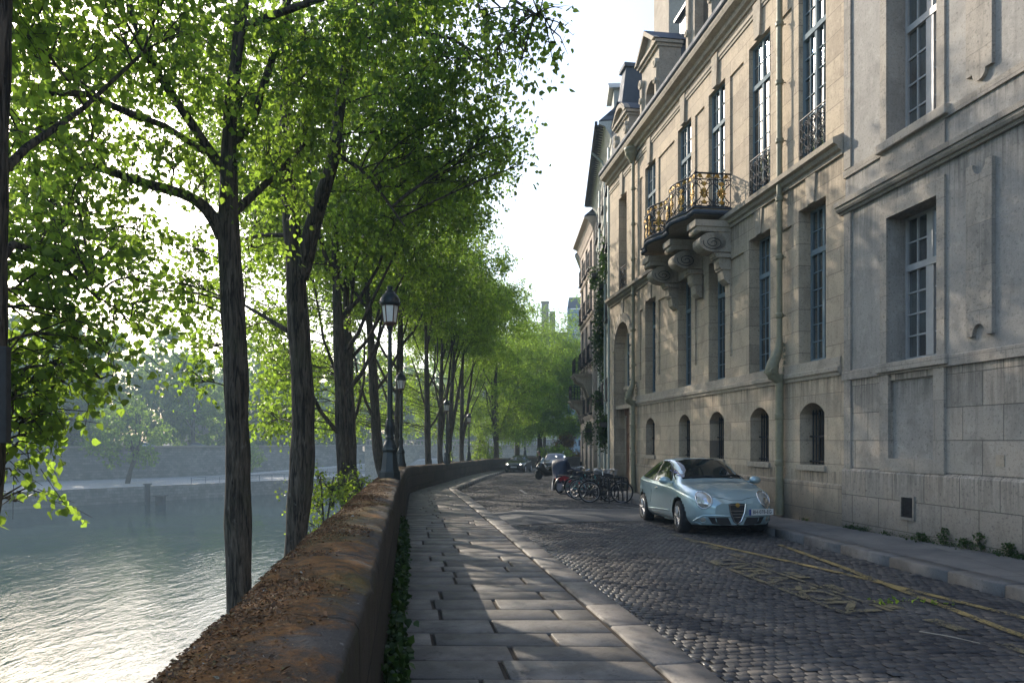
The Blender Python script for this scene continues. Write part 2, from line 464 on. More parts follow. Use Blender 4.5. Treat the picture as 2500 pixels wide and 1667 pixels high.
def cobbles():
    V = []; F4 = []; T = []; W = []
    nrow = len(LK)
    base = 0
    rows = np.arange(0, nrow-1)
    quadsV = []
    for r_ in rows:
        A, B = LK[r_], RK[r_]; A2, B2 = LK[r_+1], RK[r_+1]
        y = A[1]
        if r_ >= len(Ys)-1 and r_ % 1: continue
        wid = np.linalg.norm(B-A)
        step = (.100 if y < 30 else .14) if r_ < len(Ys) else .2
        n = int(wid/step)
        cuts = (np.arange(n+1)+rng.uniform(-.17, .17, n+1)+(0.5 if r_ % 2 else 0))/n
        cuts = np.clip(cuts, 0, 1); cuts[0] = 0.0
        if cuts[-1] < 1: cuts[-1] = 1.0
        t0 = cuts[:-1]; t1 = cuts[1:]
        ok = (t1-t0)*wid > .05
        t0 = t0[ok]; t1 = t1[ok]; m = len(t0)
        g = .0048/wid
        def pt(t, k):                       # k 0..1 across the row; a slow wave bends the rows
            ph = t*wid*.55+y*.12
            kk = k+.55*np.sin(ph)+.35*np.sin(t*wid*1.3-y*.4)
            P0 = A+(B-A)*t[:, None]; P1 = A2+(B2-A2)*t[:, None]
            X = P0+(P1-P0)*kk[:, None]
            za = np.interp(X[:, 1], [q[0] for q in ZP], [q[1] for q in ZP])
            z = za-.15+.08*t+.18*t*(1-t)
            return np.c_[X, z]
        dz = rng.normal(0, .0032, m)
        tilt = rng.normal(0, .0022, (m, 4))
        outer = []; inner = []
        for tt, kk, sg, sk in ((t0, .035, 1, 1), (t1, .035, -1, 1), (t1, .965, -1, -1), (t0, .965, 1, -1)):
            jt = rng.uniform(-.4, .4, m)*g; jk = rng.uniform(-.035, .035, m)
            po = pt(tt+sg*g+jt, np.full(m, kk)+jk); po[:, 2] += dz-.009
            pi = pt(tt+sg*g*1.9+jt, np.full(m, kk+sk*.035)+jk); pi[:, 2] += dz+tilt[:, len(inner)]
            outer.append(po); inner.append(pi)
        ctr = sum(inner)/4; ctr[:, 2] += .0015
        vs = np.stack(outer+inner+[ctr], 1).reshape(-1, 3)        # 9 per stone
        b = base+np.arange(m)*9
        for q in ((0, 1, 5, 4), (1, 2, 6, 5), (2, 3, 7, 6), (3, 0, 4, 7)):
            F4.append(np.stack([b+i for i in q], 1))
        V.append(vs); base += 9*m
        T.append(np.repeat(np.clip(rng.normal(.45, .30, m)+.10*np.sin(y*.7), 0, 1), 9))
        tm = (t0+t1)/2*wid
        wet = np.clip(1.35-(tm-.02)/.36, 0, 1)*np.clip((17-y)/6, 0, 1)*rng.uniform(.5, 1, m)
        W.append(np.repeat(wet, 9))
        for q in ((4, 5, 8), (5, 6, 8), (6, 7, 8), (7, 4, 8)):
            F3.append(np.stack([b+i for i in q], 1))
    V = np.concatenate(V)
    me = np_mesh('cobbles', V, [np.concatenate(F4), np.concatenate(F3)], {'tint': np.concatenate(T), 'wet': np.concatenate(W)}, smooth=False)
    o = link('cobbles', me, M_COB); tag(o, kind='stuff', label='dark grey cobble paving of the quay road', cat='cobbles')
F3 = []
cobbles()

# left pavement: sub base, granite slabs in rows, kerb stones
JW = .33
ysub = np.arange(-4, 60.1, .5)
ribbon('pavement', np.c_[[xin(y)-.05 for y in ysub], ysub], np.c_[[xkerb(y)-.02 for y in ysub], ysub], zp(ysub)-.022, zp(ysub)-.022, M_JOINT)
def tail2(pts, y0, n=60): 
    P = [(float(np.interp(y0, [p[1] for p in pts], [p[0] for p in pts])), y0)]+[p for p in pts if p[1] > y0]
    return stations(P, n)
ta, tb = tail2(INNER, 60), tail2(KERB, 60)
ribbon('pavement', ta, tb, zp(ta[:, 1])-.01, zp(tb[:, 1])-.01, M_SLAB)

def slab_block(V, F, T, quad, z_of, bev=.006, drop=.03, tint=.5, tilt=.003):
    q = np.array(quad, float); c = q.mean(0)
    b = len(V)
    dirs = c-q; dirs /= np.linalg.norm(dirs, axis=1)[:, None]
    j = rng.uniform(-.006, .006, (4, 2))
    o_ = q+j; i_ = q+j+dirs*bev*1.6
    tz = rng.uniform(-tilt, tilt, 4)
    for p in o_: V.append((p[0], p[1], z_of(p[1])-drop))
    for p, t_ in zip(o_, tz): V.append((p[0], p[1], z_of(p[1])-bev+t_))
    for p, t_ in zip(i_, tz): V.append((p[0], p[1], z_of(p[1])+t_))
    for a in range(4):
        d = (a+1) % 4
        F.append((b+a, b+d, b+4+d, b+4+a)); F.append((b+4+a, b+4+d, b+8+d, b+8+a))
    F.append((b+8, b+9, b+10, b+11))
    T.extend([tint]*12)

def pavement_slabs():
    V, F, T = [], [], []
    y = -2.0
    while y < 60:
        d = rng.uniform(.385, .47)
        xa0, xa1 = xin(y)+.06, xin(y+d)+.06
        xb0, xb1 = xkerb(y)-JW-.03, xkerb(y+d)-JW-.03
        x = 0.0; cuts = [0.0]; wid = xb0-xa0
        first = rng.uniform(.3, .9)
        while x < wid-.35:
            x += first if len(cuts) == 1 else rng.uniform(.62, 1.25)
            if x < wid-.3: cuts.append(x)
        cuts.append(wid); g = .017
        sk = -.012
        for a, b in zip(cuts[:-1], cuts[1:]):
            fa, fb = a/wid, b/wid
            q = [(lerp(xa0, xb0, fa)+g, y+.010+sk*a), (lerp(xa0, xb0, fb)-g, y+.010+sk*b), (lerp(xa1, xb1, fb)-g, y+d-.010+sk*b), (lerp(xa1, xb1, fa)+g, y+d-.010+sk*a)]
            slab_block(V, F, T, q, zp, tint=float(np.clip(rng.normal(.45, .32), 0, 1)))
        y += d
    me = np_mesh('paving_slabs', np.array(V), [np.array(F)], {'tint': np.array(T)})
    tag(link('paving_slabs', me, M_SLAB), label='worn granite slabs paving the riverside footpath', cat='paving', kind='stuff')
pavement_slabs()

def kerb_line(name, pts, side, width, zfun, zroad_off, mat, y0, y1, label):
    """each kerb stone a block; side +1: stone lies left of the line"""
    P, t = resample(pts, .05)
    sel = (P[:, 1] > y0) & (P[:, 1] < y1); P = P[sel]
    N = normals2(P)
    V, F, T = [], [], []
    i = 0
    while i < len(P)-8:
        L = int(rng.uniform(.85, 1.35)/.05)
        j = min(i+L, len(P)-1)
        a, b = P[i], P[j]; na, nb = N[i]*-side, N[j]*-side
        g = (b-a)/max(np.linalg.norm(b-a), 1e-6)*.006
        q = [a+g, b-g, b-g+nb*width, a+g+na*width]
        if side < 0: q = q[::-1]
        slab_block(V, F, T, q, zfun, bev=.018, drop=zroad_off+.08, tint=float(np.clip(rng.normal(.5, .2), 0, 1)), tilt=.004)
        i = j
    me = np_mesh(name, np.array(V), [np.array(F)], {'tint': np.array(T)})
    tag(link(name, me, mat), kind='structure')
kerb_line('kerb', KERB, 1, JW, lambda y: zp(y)+.003, .15, M_KERB, -3.5, 76, '')
zr = lambda y: zp(y)+.07
kerb_line('kerb', RKERB, -1, .28, lambda y: zr(y)+.003, .14, M_KERB_DARK, -3.5, 67, '')

# facade line on the right: local frame (u along the wall, out towards the street, z)
FC = 8.2; FD = Vector((-.1416, .9899, 0)); FN = Vector((-.9899, -.1416, 0))
def fw(u, out=0, z=0): return Vector((FC, 0, 0))+FD*u+FN*out+Vector((0, 0, z))
def fu(x, out=0.0):
    """u of the facade point under photo column x (on a plane `out` metres in front of the wall)"""
    c = FC-out/.9899
    Y = c/((x-1250)/F+.143)
    return Y/.9899
# right pavement
rp = stations([(p[0], p[1]) for p in RKERB], 200)
fac_pts = [(8.9, -5), (fw(0).x, 0), (fw(29.7).x, fw(29.7).y), (4.75, 36), (4.9, 42), (5.3, 49), (6.6, 55.5), (9, 59), (13, 61.5), (22, 63), (40, 63.5)]
fp = stations(fac_pts, 200)
Yc = np.arange(-4, 57, .5)
A_ = np.c_[[xrk(y)+.27 for y in Yc], Yc]; B_ = np.c_[[np.interp(y, [p[1] for p in fac_pts], [p[0] for p in fac_pts])+.3 for y in Yc], Yc]
def m_sidewalk():
    n = NT('grey_sidewalk'); p = n.geo()
    q = n.mapping(p, rot=(0, 0, R(8)))
    br = n.brick(n.comb(n.xyz(q)[1], n.xyz(q)[0], 0.0), .55, .95, .008, (.10, .10, .102), (.15, .146, .14), (.04, .036, .03), smooth=.3)
    g = n.noise(p, 120, 4, .7); b = n.noise(p, 1.8, 5, .65)
    c = n.mix(n.math('MULTIPLY', g, .5), br, (.06, .06, .06)); c = n.mix(n.ramp(b, [(.42, 0.0), (.68, .65)]), c, (.19, .18, .165))
    return n.done(n.bsdf(c, .72, n.bump(n.math('ADD', g, n.math('MULTIPLY', br, 3.)), .35, .01), spec=.4))
M_SIDE = m_sidewalk()
ribbon('sidewalk', A_, B_, zr(Yc), zr(Yc)+.03, M_SIDE)
ta, tb = tail2(RKERB, 56), tail2(fac_pts, 56)
ribbon('sidewalk', ta, tb, zr(ta[:, 1])-.005, zr(tb[:, 1])+.02, M_SIDE)

# island body under road and pavements (quay wall to the river)
isl = [p for p in INNER]
PI, _ = resample(isl, .6)
NI = normals2(PI)
OUTER = PI-NI*.55
body = np.concatenate([np.c_[OUTER+NI*.02, zp(OUTER[:, 1])-.3], np.c_[OUTER-NI*.25, np.full(len(OUTER), -11.4)]])
def m_quaystone():
    n = NT('quay_stone'); p = n.geo(); q = n.xyz(p)
    br = n.brick(n.comb(n.math('ADD', q[0], q[1]), q[2], 0.0), 1.1, .5, .02, (.17, .155, .13), (.27, .25, .215), (.07, .065, .055))
    c = n.mix(n.ramp(n.noise(p, .7, 5, .65), [(.4, 0.0), (.7, .7)]), br, (.09, .09, .075))
    return n.done(n.bsdf(c, .9, n.bump(n.math('ADD', br, n.noise(p, 9, 4)), .5, .04)))
M_QUAY = m_quaystone()
o = link('quay_wall', np_mesh('quay_wall', body, [grid_faces(2, len(OUTER))]), M_QUAY)
tag(o, 'stone quay wall dropping from the island parapet to the lower bank', 'wall')
# lower bank on this side (trees root here)
lb = np.concatenate([np.c_[OUTER-NI*.2, np.full(len(OUTER), -7.6)], np.c_[OUTER-NI*5.5, np.full(len(OUTER), -7.9)], np.c_[OUTER-NI*5.6, np.full(len(OUTER), -11.4)]])
o = link('lower_bank', np_mesh('lower_bank', lb, [grid_faces(3, len(OUTER))]), M_EARTH); tag(o, kind='structure')

# ------------------------------------------------------------------ parapet
def parapet():
    PP, t = resample(smooth_poly(INNER, 2), .10)
    PP = PP[(PP[:, 1] > -3)]
    # coarser beyond the near stretch
    keep = [i for i in range(len(PP)) if PP[i, 1] < 16 or i % 4 == 0]
    PP = PP[keep]; N = normals2(PP)
    TH = .56
    prof = []                                   # (distance from inner face to the river, height rel. to top)
    prof += [(0.0, -1.05), (0.0, -.8), (0.0, -.5), (.002, -.25), (.004, -.10), (.007, -.03), (.022, -.006)]
    for k in range(13):
        q = k/12; prof.append((.07+q*(TH-.17), .0+.032*math.sin(math.pi*min(1, .10+q*.80))-.012*q))
    prof += [(TH-.06, -.03), (TH-.025, -.07), (TH-.005, -.15), (TH, -.4), (TH, -1.2)]
    prof = np.array(prof); n, m = len(PP), len(prof)
    ztop = zp(PP[:, 1])+.985
    V = np.zeros((n, m, 3)); E = np.zeros((n, m))
    for k in range(m):
        V[:, k, :2] = PP-N*prof[k, 0]
        V[:, k, 2] = ztop+prof[k, 1]
        E[:, k] = np.clip(prof[k, 0]/TH, 0, 1)
    # weathering: broken edges, shallow hollows, cross joints of the cap stones
    from mathutils import noise as mn
    jo = np.cumsum(rng.uniform(1.1, 1.9, 80)); dist = np.r_[0, np.cumsum(np.hypot(*np.diff(PP, axis=0).T))]
    for i in range(n):
        jd = np.min(np.abs(jo-dist[i]))
        for k in range(4, m-2):
            p = Vector(V[i, k])
            d = mn.fractal(p*2.3, 1.0, 2.0, 4)*.016+mn.fractal(p*11, 1.0, 2.0, 3)*.006
            if k in (4, 5, 6, 7): d += mn.noise(p*6)*.016-.004
            if jd < .05 and k > 4: d -= .026*(1-jd/.05)
            V[i, k, 2] += d
            if k < 8 or k > m-6: V[i, k, :2] -= N[i]*d*.7
    me = np_mesh('parapet', V.reshape(-1, 3), [grid_faces(n, m)], {'edge': E.ravel(), 'along': np.repeat(dist, m), 'height': np.tile(prof[:, 1]-.12, n)}, smooth=True)
    o = link('parapet_wall', me, M_PARA)
    tag(o, 'long low parapet of dark stone with orange moss on its rounded top', 'parapet wall')
    return V, prof
PV, PPROF = parapet()

# dry leaf litter and moss tufts lying on the parapet top
def m_litter():
    n = NT('leaf_litter'); t = n.attr('tint')
    c = n.ramp(t, [(0, (.035, .022, .013)), (.3, (.095, .045, .018)), (.55, (.18, .078, .024)), (.78, (.24, .16, .075)), (.9, (.06, .058, .018)), (1, (.30, .27, .22))])
    return n.done(n.bsdf(c, .75, spec=.3))
M_LIT = m_litter()
def litter():
    V, Fq, T = [], [], []
    n, m = PV.shape[:2]
    ks = np.arange(7, m-5)
    Ylim = 24
    rows = np.where((PV[:, 8, 1] > 1.2) & (PV[:, 8, 1] < Ylim))[0]
    from mathutils import noise as mn
    cnt = 0
    for _ in range(64000):
        i = rng.choice(rows); k = min(ks[-1], int(ks[0]+(1-rng.random()**1.5)*len(ks)))
        p = PV[i, k]+(PV[min(i+1, n-1), k]-PV[i, k])*rng.random()+(PV[i, min(k+1, m-1)]-PV[i, k])*rng.random()
        dens = mn.noise(Vector(p)*1.6)+.5*mn.noise(Vector(p)*6)+(k-ks[0])/len(ks)*.75
        if dens < .28+rng.normal(0, .16): continue
        s = rng.uniform(.003, .0085)*(2.0 if rng.random() < .04 else 1)
        a = rng.uniform(0, 6.28); asp = rng.uniform(.22, .6)
        u = np.array([math.cos(a), math.sin(a), rng.uniform(-.35, .5)]); v = np.array([-math.sin(a), math.cos(a), rng.uniform(-.5, .5)])*asp
        b = len(V); h = rng.uniform(.003, .012)
        c0 = p+np.array([0, 0, h])
        V += [c0-u*s, c0+v*s-[0, 0, .002], c0+u*s, c0-v*s+[0, 0, s*.35]]
        Fq.append((b, b+1, b+2, b+3)); T += [float(np.clip(rng.normal(.42, .22), 0, 1))]*4
        cnt += 1
    me = np_mesh('leaf_litter', np.array(V), [np.array(Fq)], {'tint': np.array(T)})
    tag(link('leaf_litter', me, M_LIT), 'brown leaf litter and moss crumbs lying on the near parapet top', 'leaf litter', kind='stuff')
litter()

# ------------------------------------------------------------------ road markings and the speed hump
def road_pt(X, Y, dz=.0):
    a, b = xkerb(Y), xrk(Y); t = min(1, max(0, (X-a)/(b-a)))
    return Vector((X, Y, float(zp(Y))-.15+.08*t+.18*t*(1-t)+.008+dz))
def stripe(mb, pts, wd, dz=.006, seg=.12):
    P, _ = resample(pts, seg); N = normals2(P)
    n = len(P)
    vs = [road_pt(*(P[i]-N[i]*wd/2), dz) for i in range(n)]+[road_pt(*(P[i]+N[i]*wd/2), dz) for i in range(n)]
    mb.add(vs, [(i, i+1, n+i+1, n+i) for i in range(n-1)])
mk = MB()
stripe(mk, [(3.10, 12.9), (4.28, 9.1), (4.46, 8.35), (4.86, 6.75), (5.1, 5.6)], .105)
tag(mk.build('road_marking', M_YEL), kind='structure')
mk = MB()
stripe(mk, [(4.48, 12.0), (4.47, 9.7), (4.40, 8.2), (4.34, 6.1), (4.28, 3.5)], .10, .009)
tag(mk.build('road_marking', M_YEL), kind='structure')
mk = MB()
y = 13.6
while y > 4:
    X = 3.94-.127*(y-6.5)
    stripe(mk, [(X, y), (X+.055, y-.42)], .15, .007)
    y -= .86
tag(mk.build('road_marking', M_LET), kind='structure')
# worn painted word beside the kerb
fc = bpy.data.curves.new('letters', 'FONT'); fc.body = 'LIVRAISON'; fc.size = 1; fc.align_x = 'LEFT'; fc.space_character = .92; fc.offset = .018
fo = bpy.data.objects.new('letters', fc); COL.objects.link(fo)
bpy.context.view_layer.update()
me = bpy.data.meshes.new_from_object(fo.evaluated_get(bpy.context.evaluated_depsgraph_get()))
bpy.data.objects.remove(fo)
xs = [v.co.x for v in me.vertices]; x0, x1 = min(xs), max(xs)
bm = bmesh.new(); bm.from_mesh(me); bmesh.ops.triangulate(bm, faces=bm.faces[:])
bmesh.ops.subdivide_edges(bm, edges=bm.edges[:], cuts=2)
for v in bm.verts:
    f = (v.co.x-x0)/(x1-x0); hgt = v.co.y/.72
    base = Vector((2.86, 10.35)).lerp(Vector((3.30, 7.0)), f)
    v.co = road_pt(base.x+hgt*.36, base.y+hgt*.05, .011)
bm.to_mesh(me); bm.free()
tag(link('road_lettering', me, M_LET), kind='structure')
mk = MB()
stripe(mk, [(2.80, 10.45), (3.26, 6.95)], .07, .0085); stripe(mk, [(3.26, 10.5), (3.74, 7.05)], .06, .0085)
tag(mk.build('road_marking', M_LET), kind='structure')
# asphalt speed hump and its white triangles
def hump():
    ny, nx = 22, 30
    V = np.zeros((ny, nx, 3))
    for i in range(ny):
        f = i/(ny-1)
        for j in range(nx):
            t = j/(nx-1)
            Y = 16.2+f*3.3-1.2*(t-.45)**2*(1 if f < .5 else -.3)
            X = lerp(xkerb(Y)+.16, xrk(Y)-.22, t)
            V[i, j] = road_pt(X, Y, .004+.095*min(1, math.sin(math.pi*f)*1.5)*min(1, (1-abs(2*t-1))*5+.0))
    o = link('speed_hump', np_mesh('speed_hump', V.reshape(-1, 3), [grid_faces(ny, nx)], smooth=True), M_ASPH)
    tag(o, 'dark asphalt speed hump with white triangles across the cobbled road', 'speed hump')
    mb = MB()
    for t in (.22, .40, .58):
        vs = []
        for f, dt in ((.80, -.10), (.84, .02), (.55, .015)):
            i = f*(ny-1); j = (t+dt)*(nx-1)
            p = V[int(i), int(j)]+(V[min(int(i)+1, ny-1), int(j)]-V[int(i), int(j)])*(i % 1)
            vs.append((p[0], p[1], p[2]+.012))
        mb.add(vs, [(0, 1, 2)])
    mb.build('triangle_marking', M_WHT, o)
hump()
mk = MB(); stripe(mk, [(2.2, 23.3), (3.45, 21.9)], .13, .02); stripe(mk, [(.55, 27.5), (.35, 31)], .12, .02); stripe(mk, [(3.05, 20.6), (4.0, 19.4)], .10, .02)
tag(mk.build('road_marking', M_WHT), kind='structure')
# ------------------------------------------------------------------ building materials (object coordinates: x along wall, y out, z up)
def m_stone(name, a, b, warm, joint, blockw, blockh, plaster=0.0, streak=.5, jw=.006, ledges=()):
    n = NT(name); c = n.coord(); x, y, z = n.xyz(c)
    uz = n.comb(x, z, 0.0)
    wob = n.noise(c, 1.4, 3, .5)
    br = n.brick(n.comb(n.math('ADD', x, n.math('MULTIPLY', wob, .03)), n.math('ADD', z, n.math('MULTIPLY', wob, .02)), 0.0), blockw, blockh, jw, (0, 0, 0), (1, 1, 1), (.5, .5, .5), smooth=.2)
    mo = n.brick(n.comb(x, z, 0.0), blockw, blockh, jw, out='Fac', smooth=.4)
    tone = n.math('ADD', n.math('MULTIPLY', br, .62*(1-plaster)), n.math('MULTIPLY', n.noise(c, .55, 6, .65), .65+.2*plaster))
    col = n.ramp(tone, [(.2, a), (.5, b), (.78, warm)])
    pat = n.noise(n.mapping(c, (1, 1, .8)), 1.9, 6, .68, .5)
    col = n.mix(n.ramp(pat, [(.50, 0.0), (.68, .5)]), col, tuple(v*.66 for v in a))
    col = n.mix(n.ramp(n.noise(c, 4.3, 5, .7), [(.52, 0.0), (.68, .6)]), col, tuple(min(1, v*1.25) for v in b))
    st = n.noise(n.mapping(c, (2.4, 2.4, .35)), 2.2, 6, .7, .7)
    col = n.mix(n.ramp(st, [(.55, 0.0), (.78, streak*.6)]), col, (.085, .078, .068))
    if ledges:      # rain run-off that has stained the stone under the ledges
        run = n.ramp(n.noise(n.mapping(c, (5, 5, .22)), 2.6, 5, .7, .3), [(.42, 0.0), (.62, 1.0)]); acc = None
        for zl, ln in ledges:
            d = n.math('DIVIDE', n.math('SUBTRACT', zl, z), ln)
            k = n.math('MULTIPLY', n.math('GREATER_THAN', d, 0.0), n.math('SUBTRACT', 1.0, d, True))
            acc = k if acc is None else n.math('MAXIMUM', acc, k)
        col = n.mix(n.math('MULTIPLY', n.math('MULTIPLY', acc, run), .72), col, (.075, .068, .058))
    spots = n.noise(c, 22, 4, .75)
    col = n.mix(n.ramp(spots, [(.55, 0.0), (.66, .6)]), col, (.08, .07, .06)); col = n.mix(n.ramp(n.noise(c, 70, 3, .6), [(.35, .28), (.6, 0.0)]), col, tuple(v*.55 for v in a))
    col = n.mix(n.math('MULTIPLY', mo, .85*(1-plaster)), col, joint)
    # soot and damp that rise from the pavement (a stain of the wall itself)
    damp = n.ramp(n.math('ADD', n.math('MULTIPLY', z, -.40), n.math('MULTIPLY', n.noise(c, 1.1, 6, .7), .28)), [(.36, 0.0), (.5, .2), (.85, .75)])
    col = n.mix(damp, col, (.075, .07, .06))
    h = n.math('ADD', n.math('MULTIPLY', n.noise(c, 45, 5, .7), .75), n.math('ADD', n.math('MULTIPLY', mo, -1.2*(1-plaster)), n.math('MULTIPLY', pat, .8)))
    return n.done(n.bsdf(col, .88, n.bump(h, .45, .012), spec=.25))
M_LIME = m_stone('warm_limestone', (.37, .298, .22), (.475, .39, .29), (.535, .435, .315), (.17, .14, .11), .86, .46, jw=.008, ledges=[(5.42, 1.0), (1.26, .8), (10.4, .7), (-.6, .7)])
M_LIME2 = m_stone('limestone_trim', (.31, .265, .21), (.40, .345, .275), (.45, .385, .295), (.2, .17, .14), 1.7, 3.0, .55, .75)
M_GREYST = m_stone('grey_weathered_stone', (.28, .25, .213), (.395, .352, .298), (.465, .395, .32), (.11, .10, .085), .74, .5, 0, .85, jw=.009, ledges=[(1.13, 1.0), (-.5, .6)])
M_PLAST = m_stone('grey_plaster', (.27, .25, .225), (.37, .345, .31), (.45, .395, .335), (.2, .2, .2), 9, 9, 1.0, .7, ledges=[(4.26, 1.1), (4.93, .4), (1.0, .6)])
M_GTRIM = m_stone('grey_trim_stone', (.25, .225, .195), (.35, .315, .27), (.40, .35, .29), (.16, .14, .12), .9, .62, .2, .9)
M_WHITEW = m_stone('whitewashed_facade', (.46, .45, .41), (.56, .55, .50), (.60, .58, .52), (.4, .4, .36), 9, 9, 1.0, .45)
M_PINKW = m_stone('rosy_plaster_facade', (.42, .34, .28), (.50, .41, .34), (.55, .45, .37), (.4, .35, .3), 9, 9, 1.0, .45)
def m_slate():
    n = NT('roof_slate'); c = n.coord(); x, y, z = n.xyz(c)
    br = n.brick(n.comb(x, z, 0.0), .22, .16, .006, (.045, .055, .075), (.10, .115, .145), (.02, .022, .03))
    c2 = n.mix(n.ramp(n.noise(c, 2, 4), [(.5, 0.0), (.75, .5)]), br, (.12, .13, .15))
    return n.done(n.bsdf(c2, .48, n.bump(br, .8, .02), spec=.5))
M_SLATE = m_slate()
M_LEAD = simple('lead_sheet', (.075, .086, .105), .75, 0, .2, .25, 5, .2)
M_BFRAME = simple('blue_grey_window_paint', (.19, .235, .255), .8, 0, .12, .15, 9)
M_GFRAME = simple('pale_grey_window_paint', (.36, .36, .355), .5, 0, .5, .18, 9)
M_IRON = simple('black_wrought_iron', (.020, .020, .022), .62, 0, .35, .3, 30)
M_GOLD = simple('gilded_iron', (.42, .25, .05), .5, .5, .5, .25, 24)
M_PIPE = simple('olive_green_cast_iron', (.21, .195, .125), .6, 0, .5, .35, 14, .25)
M_OAK = simple('oak_door', (.12, .055, .028), .5, 0, .45, .4, 7, .2)
M_SOOT_SHADE = simple('sooty_groove_shade', (.05, .045, .04), .9)
M_DARKIN = simple('dark_interior', (.012, .012, .014), .9)
def m_glass():
    n = NT('window_glass'); c = n.coord(); r = n.noise(c, .9, 2, .5)
    nr = n.bump(r, .12, .003)
    col = n.mix(n.ramp(n.noise(c, .8, 2), [(.45, 0.0), (.58, 1.0)]), (.007, .008, .009), (.045, .06, .062)); col = n.mix(n.ramp(n.noise(n.mapping(c, (3, 3, .25)), 1.3, 3), [(.6, 0.0), (.66, .7)]), col, (.10, .115, .115))
    b = n.bsdf(col, .04, nr, spec=1.0, coat=1.0); b.node.inputs['IOR'].default_value = 1.9
    return n.done(b)
M_GLASS = m_glass()

# ------------------------------------------------------------------ facade tools
def facade(mb, u0, u1, z0, z1, holes, back=None):
    """flat wall at out = 0 with recessed openings; holes: (u0,u1,z0,z1,depth,rise)"""
    us = sorted({u0, u1, *[h[0] for h in holes], *[h[1] for h in holes]})
    zs = sorted({z0, z1, *[h[2] for h in holes], *[h[3] for h in holes]})
    for a, b in zip(us[:-1], us[1:]):
        for c, d in zip(zs[:-1], zs[1:]):
            um, zm = (a+b)/2, (c+d)/2
            if any(h[0] < um < h[1] and h[2] < zm < h[3] for h in holes): continue
            mb.quad((a, 0, c), (a, 0, d), (b, 0, d), (b, 0, c))
    for h in holes:
        a, b, c, d, dp, rise = h
        e = -dp
        zs_ = d-rise
        mb.quad((a, 0, c), (a, e, c), (a, e, zs_), (a, 0, zs_)); mb.quad((b, 0, c), (b, 0, zs_), (b, e, zs_), (b, e, c))
        mb.quad((a, 0, c), (b, 0, c), (b, e, c), (a, e, c))
        if rise <= 0:
            mb.quad((a, 0, d), (a, e, d), (b, e, d), (b, 0, d))
        else:
            arc = arch_pts(a, b, zs_, rise)
            for p, q in zip(arc[:-1], arc[1:]):
                mb.quad((p[0], 0, p[1]), (q[0], 0, q[1]), (q[0], e, q[1]), (p[0], e, p[1]))
                mb.quad((p[0], 0, p[1]), (p[0], 0, d), (q[0], 0, d), (q[0], 0, q[1]))
def arch_pts(a, b, zs, rise, n=14):
    w = b-a; c = (a+b)/2
    if rise >= w/2-1e-4:
        return [(c-w/2*math.cos(math.pi*i/n), zs+rise*math.sin(math.pi*i/n)) for i in range(n+1)]
    r = (w*w/4+rise*rise)/(2*rise); t = math.asin(w/2/r)
    return [(c+r*math.sin(-t+2*t*i/n), zs+rise-r+r*math.cos(-t+2*t*i/n)) for i in range(n+1)]

def window(parent, uc, w, z0, z1, out, transom, rows, rows_top, fm=None, name='window', mull=.042, lead=.02, cols=2, swing=None):
    """two leaved casement window with glazing bars; frame part > pane"""
    fm = fm or M_BFRAME
    f = MB(); u0, u1 = uc-w/2, uc+w/2; fr = .05
    f.box((u0, out-.05, z0), (u0+fr, out+.03, z1)); f.box((u1-fr, out-.05, z0), (u1, out+.03, z1))
    f.box((u0+fr, out-.05, z0), (u1-fr, out+.03, z0+.07)); f.box((u0+fr, out-.05, z1-fr), (u1-fr, out+.03, z1))
    f.box((u0+fr, out-.05, transom-.055), (u1-fr, out+.055, transom+.055))
    f.box((uc-mull, out-.045, z0+.07), (uc+mull, out+.04, transom-.055)); f.box((uc-mull*.8, out-.045, transom+.055), (uc+mull*.8, out+.04, z1-fr))
    for s in (-1, 1):
        a, b = (u0+fr, uc-mull) if s < 0 else (uc+mull, u1-fr)
        for k in range(1, cols):
            x = a+(b-a)*k/cols
            f.box((x-lead/2, out-.02, z0+.07), (x+lead/2, out+.018, transom-.055)); f.box((x-lead/2, out-.02, transom+.055), (x+lead/2, out+.018, z1-fr))
        for zz0, zz1, rr in ((z0+.07, transom-.055, rows), (transom+.055, z1-fr, rows_top)):
            for k in range(1, rr):
                z = zz0+(zz1-zz0)*k/rr
                f.box((a, out-.018, z-lead/2), (b, out+.015, z+lead/2))
    fo = f.build(name, fm, parent)
    g = MB()
    # every leaf is glazed with its own slightly tilted sheet
    for s in (-1, 1):
        a, b = (u0+fr, uc-mull) if s < 0 else (uc+mull, u1-fr)
        for zz0, zz1 in ((z0+.07, transom-.055), (transom+.055, z1-fr)):
            t, t2 = ((b-a)/2*math.tan(R(swing[0])), (zz1-zz0)*math.tan(R(swing[1]))) if swing else (rng.normal(0, .002), rng.normal(0, .003))
            g.add([(a, out-.008+t, zz0), (b, out-.008-t, zz0), (b, out-.008-t+t2, zz1), (a, out-.008+t+t2, zz1)], [(3, 2, 1, 0)])
    g.build('pane', M_GLASS, fo)
    return fo

def spiral(cx, cz, r, turns, a0, sgn=1, n=26, r1=.12):
    return [(cx+r*(1-(1-r1)*i/n)*math.cos(a0+sgn*turns*2*math.pi*i/n), cz+r*(1-(1-r1)*i/n)*math.sin(a0+sgn*turns*2*math.pi*i/n)) for i in range(n+1)]

